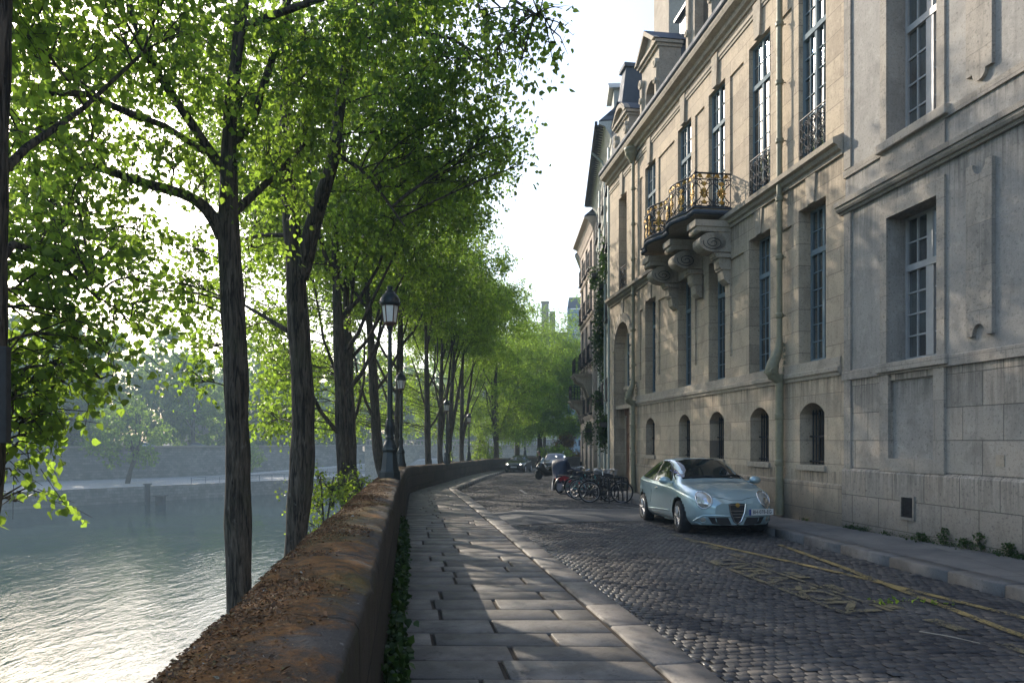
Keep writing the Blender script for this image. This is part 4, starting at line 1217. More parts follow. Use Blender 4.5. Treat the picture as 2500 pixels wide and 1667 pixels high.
# ------------------------------------------------------------------ the row beyond the town house
def row_house(name, label, A, B, ztop, mat, floors, nwin, eave, roofm, frame=M_GFRAME, rail=True, wz=1.7, shut=False):
    A = Vector((*A, 0)); B = Vector((*B, 0)); L = (B-A).length
    rz = math.atan2((B-A).y, (B-A).x)
    root = empty(name, A, rz, label, 'building')
    holes = []
    ax = [L*(k+.5)/nwin for k in range(nwin)]
    ww = min(1.05, L/nwin*.55)
    for zb, hh in floors:
        for u in ax: holes.append((u-ww/2, u+ww/2, zb, zb+hh, .22, 0))
    mb = MB(); facade(mb, 0, L, -4, ztop, holes)
    mb.quad((0, 0, -4), (0, -8, -4), (0, -8, ztop), (0, 0, ztop)); mb.quad((L, 0, -4), (L, -8, -4), (L, -8, ztop), (L, 0, ztop))
    mb.build('wall', mat, root)
    for zb, hh in floors:
        for u in ax:
            f = MB(); f.box((u-ww/2, -.2, zb), (u-ww/2+.06, -.12, zb+hh)); f.box((u+ww/2-.06, -.2, zb), (u+ww/2, -.12, zb+hh)); f.box((u-.05, -.2, zb), (u+.05, -.11, zb+hh)); f.box((u-ww/2+.06, -.2, zb+hh*.68), (u+ww/2-.06, -.12, zb+hh*.68+.08))
            for q in (.17, .34, .51, .84): f.box((u-ww/2+.06, -.19, zb+hh*q), (u+ww/2-.06, -.14, zb+hh*q+.03))
            fo = f.build('window', frame, root)
            g = MB(); g.quad((u-ww/2, -.17, zb), (u-ww/2, -.17, zb+hh), (u+ww/2, -.17, zb+hh), (u+ww/2, -.17, zb)); g.build('pane', M_GLASS, fo)
            if rail and zb > .5:
                r = MB(); o = .16
                for q in np.linspace(u-ww/2-.05, u+ww/2+.05, 7): r.tube([(q, o, zb-.05), (q, o, zb+.82)], .012, 4)
                r.box((u-ww/2-.08, -.02, zb-.12), (u+ww/2+.08, o+.05, zb-.04)); r.box((u-ww/2-.06, o-.015, zb+.8), (u+ww/2+.06, o+.015, zb+.84))
                for s in (-1, 1): r.tube([(u+s*(ww/2+.05), 0, zb+.82), (u+s*(ww/2+.05), o, zb+.82)], .014, 4)
                for q in (-.28, 0, .28): r.tube([(x, o, z) for x, z in spiral(u+q, zb+.4, .13, 1.5, 0, 1, 16)], .012, 4)
                r.build('railing', M_IRON, root)
    for zb, hh in floors[1:]:
        string_course(root, [(-.02, zb-.34), (.05, zb-.34), (.09, zb-.25), (.09, zb-.2), (-.02, zb-.18)], 0, L, mat)
    e = eave
    string_course(root, [(-.05, ztop-.75), (.04, ztop-.75), (.10, ztop-.55), (e*.55, ztop-.2), (e, ztop-.1), (e, ztop), (-.05, ztop+.02)], 0, L, mat, 'cornice')
    r = MB(); r.quad((0, e, ztop+.03), (L, e, ztop+.03), (L, -2.5, ztop+2.6), (0, -2.5, ztop+2.6)); r.quad((0, -2.5, ztop+2.6), (L, -2.5, ztop+2.6), (L, -7, ztop+3), (0, -7, ztop+3))
    r.add([(0, e, ztop+.03), (0, -2.5, ztop+2.6), (0, -8, ztop+.03)], [(0, 1, 2)]); r.add([(L, e, ztop+.03), (L, -2.5, ztop+2.6), (L, -8, ztop+.03)], [(0, 1, 2)])
    r.build('roof', roofm, root)
    return root, L
WH, WL = row_house('white_house', 'whitewashed house with rafter eaves and hanging plants just past the town house', (fw(29.62).x+.10, fw(29.62).y), (4.72, 39.6), 13.05, M_WHITEW, [(-1.6, 2.3), (1.8, 2.3), (5.2, 2.3), (8.3, 1.9), (10.7, 1.3)], 4, .55, M_SLATE)
m = MB()
for k in range(40):
    u = .12+k*WL/40; m.box((u, .05, 12.86), (u+.09, .62, 12.96))
m.box((0, .6, 12.9), (WL, .72, 13.06)); m.build('rafter', M_LEAD, WH)
m = MB(); m.tube([(2.6, .7, 12.8), (2.6, .25, 12.4), (2.6, .12, 12.1), (2.6, .12, -3.5)], .055, 8); m.tube([(.35, .12, 12.1), (.35, .12, -3.5)], .05, 8); m.tube([(6.4, .12, 12.4), (6.4, .12, -3.5)], .055, 8); m.build('drainpipe', simple('pale_zinc', (.30, .34, .33), .45, .5), WH)
# attic dormer of the white house
m = MB(); m.box((.5, -1.6, 13.1), (1.9, -.1, 14.6)); m.prism([(.35, 14.6), (2.05, 14.6), (1.2, 15.2)], -1.7, .1); m.build('dormer', M_WHITEW, WH)
PH, PL = row_house('rosy_house', 'rosy plastered house with iron window guards, second house past the town house', (4.50, 39.65), (4.42, 46.2), 12.4, M_PINKW, [(-1.8, 2.4), (1.6, 2.2), (4.6, 2.2), (7.4, 2.0), (9.8, 1.6)], 3, .5, M_SLATE)
row_house('corner_house', 'pale house at the far bend of the street, farthest of the row', (4.55, 46.3), (5.9, 53.5), 12.0, M_WHITEW, [(-1.9, 2.4), (1.4, 2.2), (4.4, 2.2), (7.2, 2.0), (9.5, 1.6)], 3, .5, M_SLATE)
row_house('bend_house', 'stone house turned away behind the bend of the street', (6.0, 53.7), (13, 60.6), 12.5, M_LIME, [(-1.9, 2.4), (1.4, 2.2), (4.4, 2.2), (7.2, 2.0), (9.8, 1.6)], 4, .5, M_SLATE)

def far_balcony(Y, x0p, z0, label, depth=1.0, w=1.6, u_at=None):
    A = Vector((4.50, 39.65, 0)); root = empty('iron_balcony', (4.46, Y, z0), R(90)+.012, label, 'balcony', 'small iron balconies of the rosy house')
    m = MB(); m.prism([(-w/2, -.1), (w/2, -.1), (w/2, depth), (-w/2, depth)], -.12, 0, 'xy'); m.box((-w/2-.05, -.1, -.02), (w/2+.05, depth+.05, .04))
    for s in (-1, 1):
        u = s*(w/2-.25)
        m.prism([(-.1, -.12), (depth*.95, -.12), (depth*.85, -.38), (depth*.45, -.55), (depth*.25, -.95), (.12, -1.35), (-.1, -1.5)], u-.16, u+.16, 'yz')
    m.build('stone_bracket', M_LIME2, root)
    r = MB(); pts = [(-w/2+.04, -.1), (-w/2+.04, depth-.04), (w/2-.04, depth-.04), (w/2-.04, -.1)]
    for z in (.08, .16, .85, .95): r.tube([(p[0], p[1], z) for p in pts], .017, 5)
    for a, b in zip(pts[:-1], pts[1:]):
        L = math.hypot(b[0]-a[0], b[1]-a[1]); n = max(2, int(L/.16))
        for k in range(n+1):
            t = k/n; r.tube([(lerp(a[0], b[0], t), lerp(a[1], b[1], t), .05), (lerp(a[0], b[0], t), lerp(a[1], b[1], t), .95)], .010, 4)
        for q in np.arange(.25, L, .42):
            t = q/L; cx, cy_ = lerp(a[0], b[0], t), lerp(a[1], b[1], t); dx, dy = (b[0]-a[0])/L, (b[1]-a[1])/L
            r.tube([(cx+x*dx, cy_+x*dy, z) for x, z in spiral(0, .5, .17, 1.8, 0, 1, 18)], .014, 4)
    r.build('railing', M_IRON, root)
far_balcony(41.2, 0, 3.70, 'black scrolled iron balcony of the rosy house, nearer one beside the hanging plants', .95, 1.9)
far_balcony(45.0, 0, 2.45, 'lower iron balcony on curved stone brackets at the far end of the rosy house', .85, 1.7)
# ------------------------------------------------------------------ foliage
def m_leaf(name, dark, mid, lite, trans, tmix=.5):
    n = NT(name); t = n.attr('tint')
    c = n.ramp(t, [(0, dark), (.5, mid), (1, lite)])
    b = n.bsdf(c, .5, spec=.35)
    tr = n.new('BsdfTranslucent'); n.put(tr.inputs['Color'], n.ramp(t, [(0, tuple(v*.55 for v in trans)), (.55, trans), (1, tuple(min(1, v*1.5) for v in trans))]))
    mx = n.new('MixShader'); mx.inputs[0].default_value = tmix
    n.t.links.new(b, mx.inputs[1]); n.t.links.new(tr.outputs[0], mx.inputs[2])
    return n.done(mx.outputs[0])
M_LEAF = m_leaf('poplar_leaf', (.042, .090, .016), (.075, .135, .022), (.13, .175, .028), (.31, .47, .05), .6)
M_LEAFB = m_leaf('bright_young_leaf', (.05, .10, .014), (.09, .16, .02), (.14, .2, .03), (.32, .46, .03), .55)
M_LEAFD = m_leaf('dark_ivy_leaf', (.014, .032, .010), (.03, .062, .014), (.06, .10, .02), (.05, .10, .012), .3)
M_LEAFR = m_leaf('copper_leaf', (.09, .05, .02), (.16, .085, .03), (.20, .14, .04), (.3, .16, .04))
def m_bark():
    n = NT('poplar_bark'); p = n.coord(); q = n.mapping(p, (1, 1, .16))
    v = n.noise(q, 13, 6, .7, .6); w_ = n.noise(n.mapping(p, (1, 1, .09)), 21, 3, .6, 1.1); b = n.noise(p, 1.3, 4, .6)
    crack = n.ramp(w_, [(.36, 0.0), (.52, 1.0)])
    c = n.ramp(v, [(.28, (.030, .024, .019)), (.5, (.085, .070, .055)), (.72, (.15, .125, .10))])
    c = n.mix(n.math('SUBTRACT', 1.0, crack), c, (.018, .015, .012))
    c = n.mix(n.ramp(b, [(.52, 0.0), (.7, .45)]), c, (.075, .08, .045)); c = n.mix(n.ramp(n.noise(p, 6, 3), [(.66, 0.0), (.74, .5)]), c, (.17, .165, .15))
    h = n.math('ADD', n.math('MULTIPLY', v, .7), crack)
    return n.done(n.bsdf(c, .92, n.bump(h, 1.0, .03), spec=.2))
M_BARK = m_bark()

def unit(a):
    return a/np.maximum(np.linalg.norm(a, axis=-1, keepdims=True), 1e-9)
def leaf_mesh(C, tip, size, fine=True, g=None):
    """heart shaped leaves: stalk end C, pointing along tip"""
    g = g or rng; n = len(C)
    tip = unit(tip); r = g.normal(size=(n, 3)); nrm = unit(np.cross(tip, r)); side = np.cross(tip, nrm)
    s = size[:, None]
    def P(a, b, h): return C+tip*(a*s)+side*(b*s)+nrm*(h*s)
    if fine:
        cu = g.uniform(.02, .16, n)[:, None]
        V = np.stack([P(0, 0, 0), P(.08, .34, cu), P(.40, .47, cu), P(1.05, 0, -.05), P(.40, -.47, cu), P(.08, -.34, cu)], 1).reshape(-1, 3)
        b = np.arange(n)*6
        Fq = np.concatenate([np.stack([b, b+1, b+2, b+3], 1), np.stack([b, b+3, b+4, b+5], 1)])
        k = 6
    else:
        V = np.stack([P(0, 0, 0), P(.34, .46, .06), P(1.05, 0, 0), P(.34, -.46, .06)], 1).reshape(-1, 3)
        b = np.arange(n)*4; Fq = np.stack([b, b+1, b+2, b+3], 1); k = 4
    return V, Fq, k

def sticks(P0, P1, r0, r1):
    """thin three sided twigs, all at once"""
    n = len(P0); d = unit(P1-P0); a = unit(np.cross(d, np.array([.31, .52, .8]))); b = np.cross(d, a)
    V = []
    for P, r in ((P0, r0), (P1, r1)):
        for k in range(3):
            t = 2*math.pi*k/3; V.append(P+(a*math.cos(t)+b*math.sin(t))*np.broadcast_to(np.asarray(r, float).reshape(-1, 1), (n, 1)))
    V = np.stack(V, 1).reshape(-1, 3); q = np.arange(n)*6
    Fq = np.concatenate([np.stack([q+i, q+(i+1) % 3, q+3+(i+1) % 3, q+3+i], 1) for i in range(3)])
    return V, Fq

def bezier(a, b, sag, n=6, g=None):
    g = g or rng
    a, b = np.asarray(a, float), np.asarray(b, float)
    L = np.linalg.norm(b-a); m = (a+b)/2+np.array([0, 0, sag*L])+g.normal(size=3)*L*.06
    t = np.linspace(0, 1, n)[:, None]
    return (1-t)**2*a+2*t*(1-t)*m+t*t*b

def crown_parts(blobs, wood_pts, leaf, per_m3, g, fine, droop=.55):
    """leaves and twigs for leaf clouds; each cloud hangs on a branch from the nearest wood"""
    LV, LF, LT, SV, SF = [], [], [], [], []
    base = 0; sb = 0
    wood_pts = np.asarray(wood_pts)
    tubes = []
    for c, r, *dm in blobs:
        c = np.asarray(c, float); r = np.asarray(r if hasattr(r, '__len__') else (r, r, r*.8), float)
        d = np.linalg.norm(wood_pts-c, axis=1)+np.clip(wood_pts[:, 2]-c[2]+.3, 0, None)*2.0
        a = wood_pts[np.argmin(d)]
        br = bezier(a, c+np.array([0, 0, -.2])*r, g.uniform(.05, .28), 9, g)
        tubes.append((br, np.linspace(.010+.005*min(3., np.linalg.norm(c-a)), .007, 9)))
        # secondary twigs through the cloud
        ns = 7
        ends = c+unit(g.normal(size=(ns, 3)))*r*g.uniform(.5, 1.0, (ns, 1))
        st = br[g.integers(3, 9, ns)]
        mid = (st+ends)/2+g.normal(size=(ns, 3))*.08*r+np.array([0, 0, .06])
        for P0, P1, r0, r1 in ((st, mid, .013, .009), (mid, ends, .009, .004)):
            v, f = sticks(P0, P1, r0, r1); SV.append(v); SF.append(f+sb); sb += len(v)
        vol = r[0]*r[1]*r[2]*4.19
        nt = max(4, int(vol*per_m3/9*(dm[0] if dm else 1)))
        u = unit(g.normal(size=(nt, 3)))*(g.random((nt, 1))**(1/2.3))
        # twigs gather round the secondary branches, so gaps stay between them
        near = ends[g.integers(0, ns, nt)]*.55+mid[g.integers(0, ns, nt)]*.45
        w_ = g.uniform(.0, .6, (nt, 1))
        o_ = (c+u*r)*(1-w_*.7)+near*w_*.7
        dr = unit(unit(o_-c)*.6+g.normal(size=(nt, 3))*.5+np.array([0, 0, -droop]))
        L = g.uniform(.25, .62, nt)[:, None]
        v, f = sticks(o_, o_+dr*L, .0045, .0025); SV.append(v); SF.append(f+sb); sb += len(v)
        k = 9
        t = (np.arange(k)/k*.95+.06)[None, :, None]
        jit = g.normal(size=(nt, k, 3))*.055
        P = o_[:, None]+dr[:, None]*L[:, None]*t+jit
        P[..., 2] -= (t[..., 0]**2)*.10
        tip = unit(dr[:, None]*.35+g.normal(size=(nt, k, 3))*.62+np.array([0, 0, -.62]))
        P = P.reshape(-1, 3); tip = tip.reshape(-1, 3)
        sz = leaf*g.uniform(.48, 1.3, len(P))
        v, f, kk = leaf_mesh(P, tip, sz, fine, g); LV.append(v); LF.append(f+base); base += len(v)
        tw = np.repeat(np.clip(g.normal(.45, .24, nt), 0, 1), k)
        LT.append(np.repeat(np.clip(tw+g.normal(0, .2, len(P)), 0, 1), kk))
    return np.concatenate(LV), np.concatenate(LF), np.concatenate(LT), (np.concatenate(SV), np.concatenate(SF)), tubes

def wood_object(parent, tubes, st, seg=10, name='trunk', rough_r=.012):
    mb = MB()
    for P, rad in tubes:
        rad = np.broadcast_to(rad, len(P))
        big = rad[0] > .09
        P = [Vector(p) for p in P]
        if big:                       # thick wood gets many rings and an uneven girth
            d = [0]
            for a, b in zip(P[:-1], P[1:]): d.append(d[-1]+(b-a).length)
            n = max(len(P), int(d[-1]/.16)); s = np.linspace(0, d[-1], n)
            arr = np.array(P)
            # smooth curve through the points
            Q = np.c_[[np.interp(s, d, arr[:, i]) for i in range(3)]].T
            for _ in range(6): Q[1:-1] = (Q[:-2]+2*Q[1:-1]+Q[2:])/4
            rr = np.interp(s, d, rad)*(1+.05*np.sin(s*2.1+P[0].x*7)+.03*np.sin(s*5.3))
            k0 = len(mb.v); mb.tube(Q, rr, 20)
            from mathutils import noise as mn
            nv = n*20
            for i in range(k0, k0+nv):
                ring = (i-k0)//20; v = Vector(mb.v[i]); c = Vector(Q[ring]); dv = v-c
                q = mn.fractal(Vector((v.x*7, v.y*7, v.z*1.2)), 1, 2, 3)*.07+mn.noise(Vector((v.x*2, v.y*2, v.z*1.5)))*.06
                mb.v[i] = tuple(c+dv*(1+q))
        else:
            mb.tube(P, list(rad), 6, cap=False)
    V = np.array(mb.v); 
    f4 = [f for f in mb.f if len(f) == 4]; fo = [f for f in mb.f if len(f) != 4]
    nv = len(V); lists = [np.array(f4)]
    if st is not None:
        V = np.concatenate([V, st[0]]); lists.append(st[1]+nv)
    caps = {}
    for f in fo: caps.setdefault(len(f), []).append(f)
    for k, fs in caps.items(): lists.append(np.array(fs))
    return link(name, np_mesh(name, V, lists, smooth=True), M_BARK, parent)

def THIN(c): return float(np.interp(c[2]-HZ_TOP(c[1]), [0, 2.5], [1.0, .35]))
def HZ_TOP(Y): return min(9.5, HZ/F*max(Y, 3)+.3)
def make_tree(label, base, stems, blobs, leaf=.085, per_m3=300, seed=1, fine=True, group=None, mat=None, droop=.55, cat='tree', name='poplar_tree'):
    """stems: list of (points, radii) in world space; blobs: (centre, radius) in world space"""
    g = np.random.default_rng(seed)
    root = empty(name, base, 0, label, cat, group)
    off = np.array(base)
    stems = [(np.array(p, float)-off, r) for p, r in stems]
    # leaf clouds above the view are thinned to let light into the crowns
    blobs = [(np.array(c, float)-off, r, THIN(c)) for c, r in blobs]
    wp = []
    for p, r in stems:
        d = np.r_[0, np.cumsum(np.linalg.norm(np.diff(p, axis=0), axis=1))]; s = np.arange(0, d[-1], .3)
        wp.append(np.c_[[np.interp(s, d, p[:, i]) for i in range(3)]].T)
    wp = np.concatenate(wp); wp = wp[wp[:, 2]+off[2] > -1.0] if (wp[:, 2]+off[2] > -1.0).any() else wp
    LV, LF, LT, st, tubes = crown_parts(blobs, wp, leaf, per_m3, g, fine, droop)
    wood_object(root, stems+tubes, st)
    link('crown', np_mesh('crown', LV, [LF], {'tint': LT}), mat or M_LEAF, root)
    return root

def envelope_blobs(X, Y, zlow, ztop, Rm, n, g, rb=(1.0, 1.55), street=1.0):
    """leaf clouds spread through a broad crown; more of them near its outside"""
    out = []; tries = 0
    while len(out) < n and tries < 4000:
        tries += 1
        f = g.random(); z = zlow+(ztop-zlow)*f
        rmax = Rm*(math.sin(math.pi*min(1, .18+f*.80))**.75)
        a = g.uniform(0, 2*math.pi); q = rmax*math.sqrt(g.uniform(.12, 1))
        x = math.cos(a)*q*(street if math.cos(a) > 0 else 1); y = math.sin(a)*q
        r = g.uniform(*rb)
        if any((x-b[0][0]+X)**2+(y-b[0][1]+Y)**2+(z-b[0][2])**2 < (.62*(r+b[1]))**2 for b in out): continue
        out.append(((X+x, Y+y, z), r))
    return out

V_ = 2500/2352
def vt(x, y, Y): return at(x*V_, y*V_, Y)
def vtr(w, Y): return w*V_/F*Y/2          # radius from a width in the picture
G_ROW = 'poplars in a row along the river parapet'
ZL = -7.6
g0 = np.random.default_rng(3)
QUICK = False

# big poplar just outside the left edge: dark trunk and hanging leafy branches
Yz = 6.5
bz = [(vt(x, y, yy), r) for x, y, yy, r in [
    (60, 640, 7.6, .8), (200, 600, 8.2, .75), (70, 790, 7.4, .7), (190, 720, 7.8, .62), (300, 720, 8.6, .55), (110, 880, 7.2, .5), (250, 800, 8.0, .42), (30, 930, 7.0, .5), (110, 985, 7.4, .34),
    (20, 1060, 7.0, .40), (35, 1140, 7.2, .30), (70, 960, 7.2, .42), (130, 930, 7.6, .36), (30, 1010, 7.1, .4), (150, 860, 7.8, .45), (230, 860, 8.0, .3), (40, 860, 7.2, .5), (50, 520, 8.2, .7), (150, 470, 8.9, .6), (40, 300, 7.8, .75), (150, 150, 8.3, .7), (60, 60, 7.5, .7), (270, 40, 8.6, .6), (330, 640, 9.4, .5),
    (-150, 500, 7.0, 1.0), (-120, 800, 6.8, .8), (-60, -150, 7.0, 1.2), (200, -150, 8.0, 1.0), (450, -130, 8.6, .9), (420, 60, 9.3, .55)]]
zx = vt(-29, 1100, Yz)
stz = [([(zx[0]-.6, Yz, ZL), vt(-125, 1500, Yz), vt(-72, 1260, Yz), vt(-43, 1110, Yz), vt(-52, 760, Yz), vt(-35, 480, Yz), vt(-30, 0, Yz), vt(-10, -400, Yz)], [.27, .215, .21, .205, .20, .195, .18, .1]),
       ([vt(-30, 430, Yz), vt(60, 340, 7.0), vt(190, 250, 8.0), vt(330, 120, 9)], [.05, .04, .03, .02]),
       ([vt(-30, 640, Yz), vt(30, 560, 7.0), vt(120, 590, 7.8), vt(230, 690, 8.3)], [.05, .035, .025, .015])]
make_tree('dark poplar trunk on the left picture edge with leafy twigs hanging over the river', (zx[0], Yz, ZL), stz, bz, .088, 310, 11, True, G_ROW)
bo = MB(); q0 = vt(-32, 1018, 6.2); q1 = vt(27, 797, 6.26); bo.box((q0[0], 6.19, q0[2]), (q1[0], 6.26, q1[2]), .012)
b_ = bo.build('tree_box', simple('weathered_grey_board', (.028, .026, .024), .85, var=.3)); tag(b_, 'dark grey board box fixed to the poplar trunk at the left edge', 'box')

# first and second poplar behind the parapet: their limbs follow the photograph
Ya = 12.0
ta_ = vt(550, 1340, Ya)
sta = [([(ta_[0]+.1, Ya, ZL), vt(552, 1500, Ya), vt(549, 1340, Ya), vt(546, 1000, Ya), vt(536, 700, Ya), vt(522, 520, Ya), vt(527, 420, Ya), vt(525, 300, Ya), vt(540, 150, Ya), vt(560, 0, Ya), vt(570, -200, Ya), vt(560, -420, Ya)], [.30, .225, .215, .20, .185, .185, .13, .115, .10, .09, .07, .04]),
       ([vt(512, 545, Ya), vt(480, 468, Ya-.1), vt(430, 442, Ya-.4), vt(350, 430, Ya-.7), vt(270, 400, Ya-1), vt(190, 368, Ya-1.3), vt(100, 375, Ya-1.5), vt(10, 392, Ya-1.6)], [.13, .10, .078, .072, .062, .055, .04, .03]),
       ([vt(190, 370, Ya-1.3), vt(176, 450, Ya-1.4), vt(196, 560, Ya-1.5), vt(220, 640, Ya-1.5)], [.03, .025, .02, .012]),
       ([vt(188, 366, Ya-1.3), vt(215, 300, Ya-1.2), vt(195, 225, Ya-1.2), vt(235, 180, Ya-1)], [.03, .026, .022, .015]),
       ([vt(535, 490, Ya), vt(580, 450, Ya+.3), vt(640, 395, Ya+.6), vt(700, 330, Ya+.9)], [.085, .065, .05, .035]),
       ([vt(520, 400, Ya), vt(470, 330, Ya-.2), vt(420, 255, Ya-.5), vt(350, 150, Ya-.8), vt(300, 30, Ya-1), vt(280, -150, Ya-1)], [.09, .085, .075, .065, .055, .03]),
       ([vt(470, 350, Ya-.2), vt(380, 290, Ya-.9), vt(300, 262, Ya-1.4), vt(200, 217, Ya-1.9), vt(130, 213, Ya-2.1), vt(25, 228, Ya-2.3)], [.06, .05, .06, .05, .045, .03]),
       ([vt(530, 330, Ya), vt(575, 290, Ya+.2), vt(650, 60, Ya+.5), vt(700, -150, Ya+.6)], [.08, .075, .05, .03]),
       ([vt(560, 60, Ya), vt(700, 10, Ya-.6), vt(900, -60, Ya-1.2), vt(1120, -40, Ya-1.6), vt(1240, 40, Ya-1.8)], [.07, .055, .04, .03, .016])]
ba = [(vt(x, y, Ya+dy), r) for x, y, dy, r in [
    (110, 130, -2, .85), (90, 290, -2.2, .8), (240, 120, -1, .8), (210, 300, -1.8, .55), (370, 60, -1, .8), (420, 180, -.4, .75), (390, 330, -.8, .7), (300, 390, -1, .55), (480, 80, .3, .85), (600, 60, .5, .9), (540, 210, -.6, .6), (600, 330, .2, .75),
    (470, 400, -.6, .5), (200, 460, -1.2, .55), (330, 520, -.6, .6), (260, 560, .4, .6), (150, 560, 0, .55), (270, 680, .8, .5), (250, 330, .2, .6), (160, 380, .4, .6), (420, 560, .3, .65), (100, 450, -1.6, .6), (430, 680, .5, .65), (480, 790, .8, .55), (370, 640, .2, .45), (440, 870, .9, .38), (585, 560, .9, .5), (310, 200, 1, .6), (60, 400, 0, .6),
    (700, 180, .6, .9), (760, 70, 0, .85), (640, 420, 1, .7), (700, 300, 1.2, .8), (870, 40, -.6, .8), (980, -60, -1.2, .8), (1100, 10, -1.6, .55), (1180, 60, -1.8, .45), (1240, 20, -1.9, .45), (1275, 90, -2.0, .33), (1130, 120, -1.7, .34), (1190, 150, -1.8, .26),
    (300, -150, -1, 1.0), (550, -180, 0, 1.0), (800, -150, 0, 1.0), (1050, -150, -1, .8), (100, -120, -1.5, .9), (600, -430, 0, 1.2)]]
make_tree('poplar with the straight bare trunk in front of the river and a limb reaching left', (ta_[0], Ya, ZL), sta, ba, .088, 450, 12, True, G_ROW)

Yb = 15.0
tb_ = vt(685, 1240, Yb)
stb = [([(tb_[0]-.1, Yb, ZL), vt(672, 1380, Yb), vt(680, 1240, Yb), vt(692, 1100, Yb), vt(698, 950, Yb), vt(686, 750, Yb), vt(678, 610, Yb), vt(668, 480, Yb), vt(660, 400, Yb), vt(655, 250, Yb), vt(660, 60, Yb), vt(650, -200, Yb)], [.3, .22, .235, .25, .235, .215, .20, .17, .15, .12, .10, .05]),
       ([vt(690, 640, Yb), vt(715, 530, Yb-.1), vt(745, 430, Yb-.2), vt(768, 370, Yb-.3), vt(775, 280, Yb-.3), vt(800, 110, Yb-.3), vt(830, -100, Yb-.3)], [.17, .165, .15, .13, .11, .09, .05]),
       ([vt(768, 350, Yb), vt(830, 390, Yb-.4), vt(880, 450, Yb-.7), vt(930, 520, Yb-.9)], [.05, .04, .03, .018]),
       ([vt(660, 760, Yb), vt(620, 735, Yb+.3), vt(560, 700, Yb+.7)], [.06, .045, .03]),
       ([vt(672, 540, Yb), vt(600, 540, Yb+.4), vt(520, 560, Yb+.9)], [.05, .04, .025]),
       ([vt(800, 120, Yb), vt(900, 60, Yb-.5), vt(1040, 90, Yb-.9), vt(1150, 160, Yb-1)], [.06, .05, .035, .02])]
bb = [(vt(x, y, Yb+dy), r) for x, y, dy, r in [
    (860, 150, 0, .95), (950, 60, -.5, .9), (960, 200, -.4, .85), (1050, 130, -.7, .85), (1050, 260, -.5, .8), (1130, 200, -.8, .65), (880, 290, 0, .9), (800, 330, .4, .7), (960, 340, 0, .75), (1140, 330, -.6, .6), (1190, 280, -.8, .45), (1200, 370, -.8, .38), (1090, 400, -.2, .6),
    (730, 480, 1, .7), (620, 480, 1.4, .7), (560, 600, 1.6, .7), (610, 720, 1.5, .7), (640, 850, 1.6, .6), (620, 960, 1.8, .5), (540, 760, 1.5, .55), (840, 430, .6, .75), (900, 520, .2, .6), (1000, 460, .2, .65), (760, 220, .6, .9), (700, 100, .6, 1.0), (860, -40, 0, 1.2),
    (1010, -20, -.4, .9), (760, -150, 0, 1.1), (960, -250, 0, 1.0), (700, -350, .3, 1.2), (560, -100, .5, 1.0), (760, 600, .9, .6), (470, 660, 1.8, .5), (1010, 330, -.3, .8), (920, 250, -.6, .8), (1000, 130, -1, .8), (1090, 330, .4, .7), (1160, 130, -.9, .5), (880, 420, -.3, .7), (960, 430, .5, .7)]]
make_tree('forked dark poplar leaning over the parapet, right of the straight bare trunk', (tb_[0], Yb, ZL), stb, bb, .09, 320, 13, True, G_ROW)

# the rest of the row: four crowns of their own kind, then copies
def row_tree(i, px, py, Y, diam, lean, label, seed, fork=0.0, zl=6.6, zt=14.2, Rm=4.9, n=42, leaf=.115, pm=145, fine=False, street=1.12):
    g = np.random.default_rng(seed)
    x0, _, z0 = vt(px, py, Y); r = diam/2
    top = (x0+lean[1], Y+g.uniform(-.3, .3), zt*.82)
    pts = [(x0+lean[0]*1.6+.1, Y, ZL), (x0+lean[0], Y, z0-1.2), (x0, Y, z0), (x0+lean[1]*.22, Y, z0+2.2), (x0+lean[1]*.45, Y, z0+4.5), (x0+lean[1]*.8, Y, z0+7.5), top]
    st = [(pts, [r*1.3, r*1.08, r, r*.92, r*.8, r*.5, .04])]
    nl = 5
    for k in range(nl):
        t = .35+.5*k/nl; zz = z0+1.6+k*1.25; a = g.uniform(0, 6.28)
        bx = x0+lean[1]*min(1, (zz-z0)/9)
        L = g.uniform(2.2, 3.6)
        st.append(([(bx, Y, zz), (bx+math.cos(a)*L*.22, Y+math.sin(a)*L*.22, zz+.8+fork), (bx+math.cos(a)*L*.40, Y+math.sin(a)*L*.45, zz+1.9+fork*1.2), (bx+math.cos(a+.2)*L*.7, Y+math.sin(a+.2)*L*.7, zz+3.8+fork*1.5)], [r*.36, r*.3, r*.24, .03]))
    if fork: st.append(([(x0+lean[1]*.1, Y, z0+1.1), (x0+.55*fork, Y+.2, z0+2.6), (x0+1.3*fork, Y+.3, z0+5.2), (x0+1.9*fork, Y+.3, z0+8)], [r*.75, r*.68, r*.5, .05]))
    bl = envelope_blobs(x0+lean[1]*.5, Y, zl, zt, Rm, n, g, street=street)
    for _ in range(17):           # low boughs over the river and between the trunks
        a = g.uniform(1.75, 4.5); q = g.uniform(1.4, 4.8); bl.append(((x0+math.cos(a)*q, Y+math.sin(a)*q, g.uniform(.6, 5.6)), g.uniform(.5, .95)))
    return make_tree(label, (x0, Y, ZL), st, bl, leaf, pm, seed+50, fine, G_ROW)
row = [
    (790, 1120, 23.0, .44, (.25, -.35), 'third poplar of the row, with a leafy patch on its trunk', 21, 0, .6),
    (808, 1090, 26.0, .40, (.3, -.3), 'slim poplar close behind the third trunk, with branches crossing behind the nearest lamp', 22, 0, .8),
    (868, 1050, 32.0, .46, (.35, -.6), 'leaning poplar just left of the base of the nearest street lamp', 23, 0, .8),
    (914, 1040, 36.0, .44, (.1, .2), 'poplar hidden half behind the second street lamp', 24, 0, 1.0),
]
for r_ in row: row_tree(0, *r_[:8])
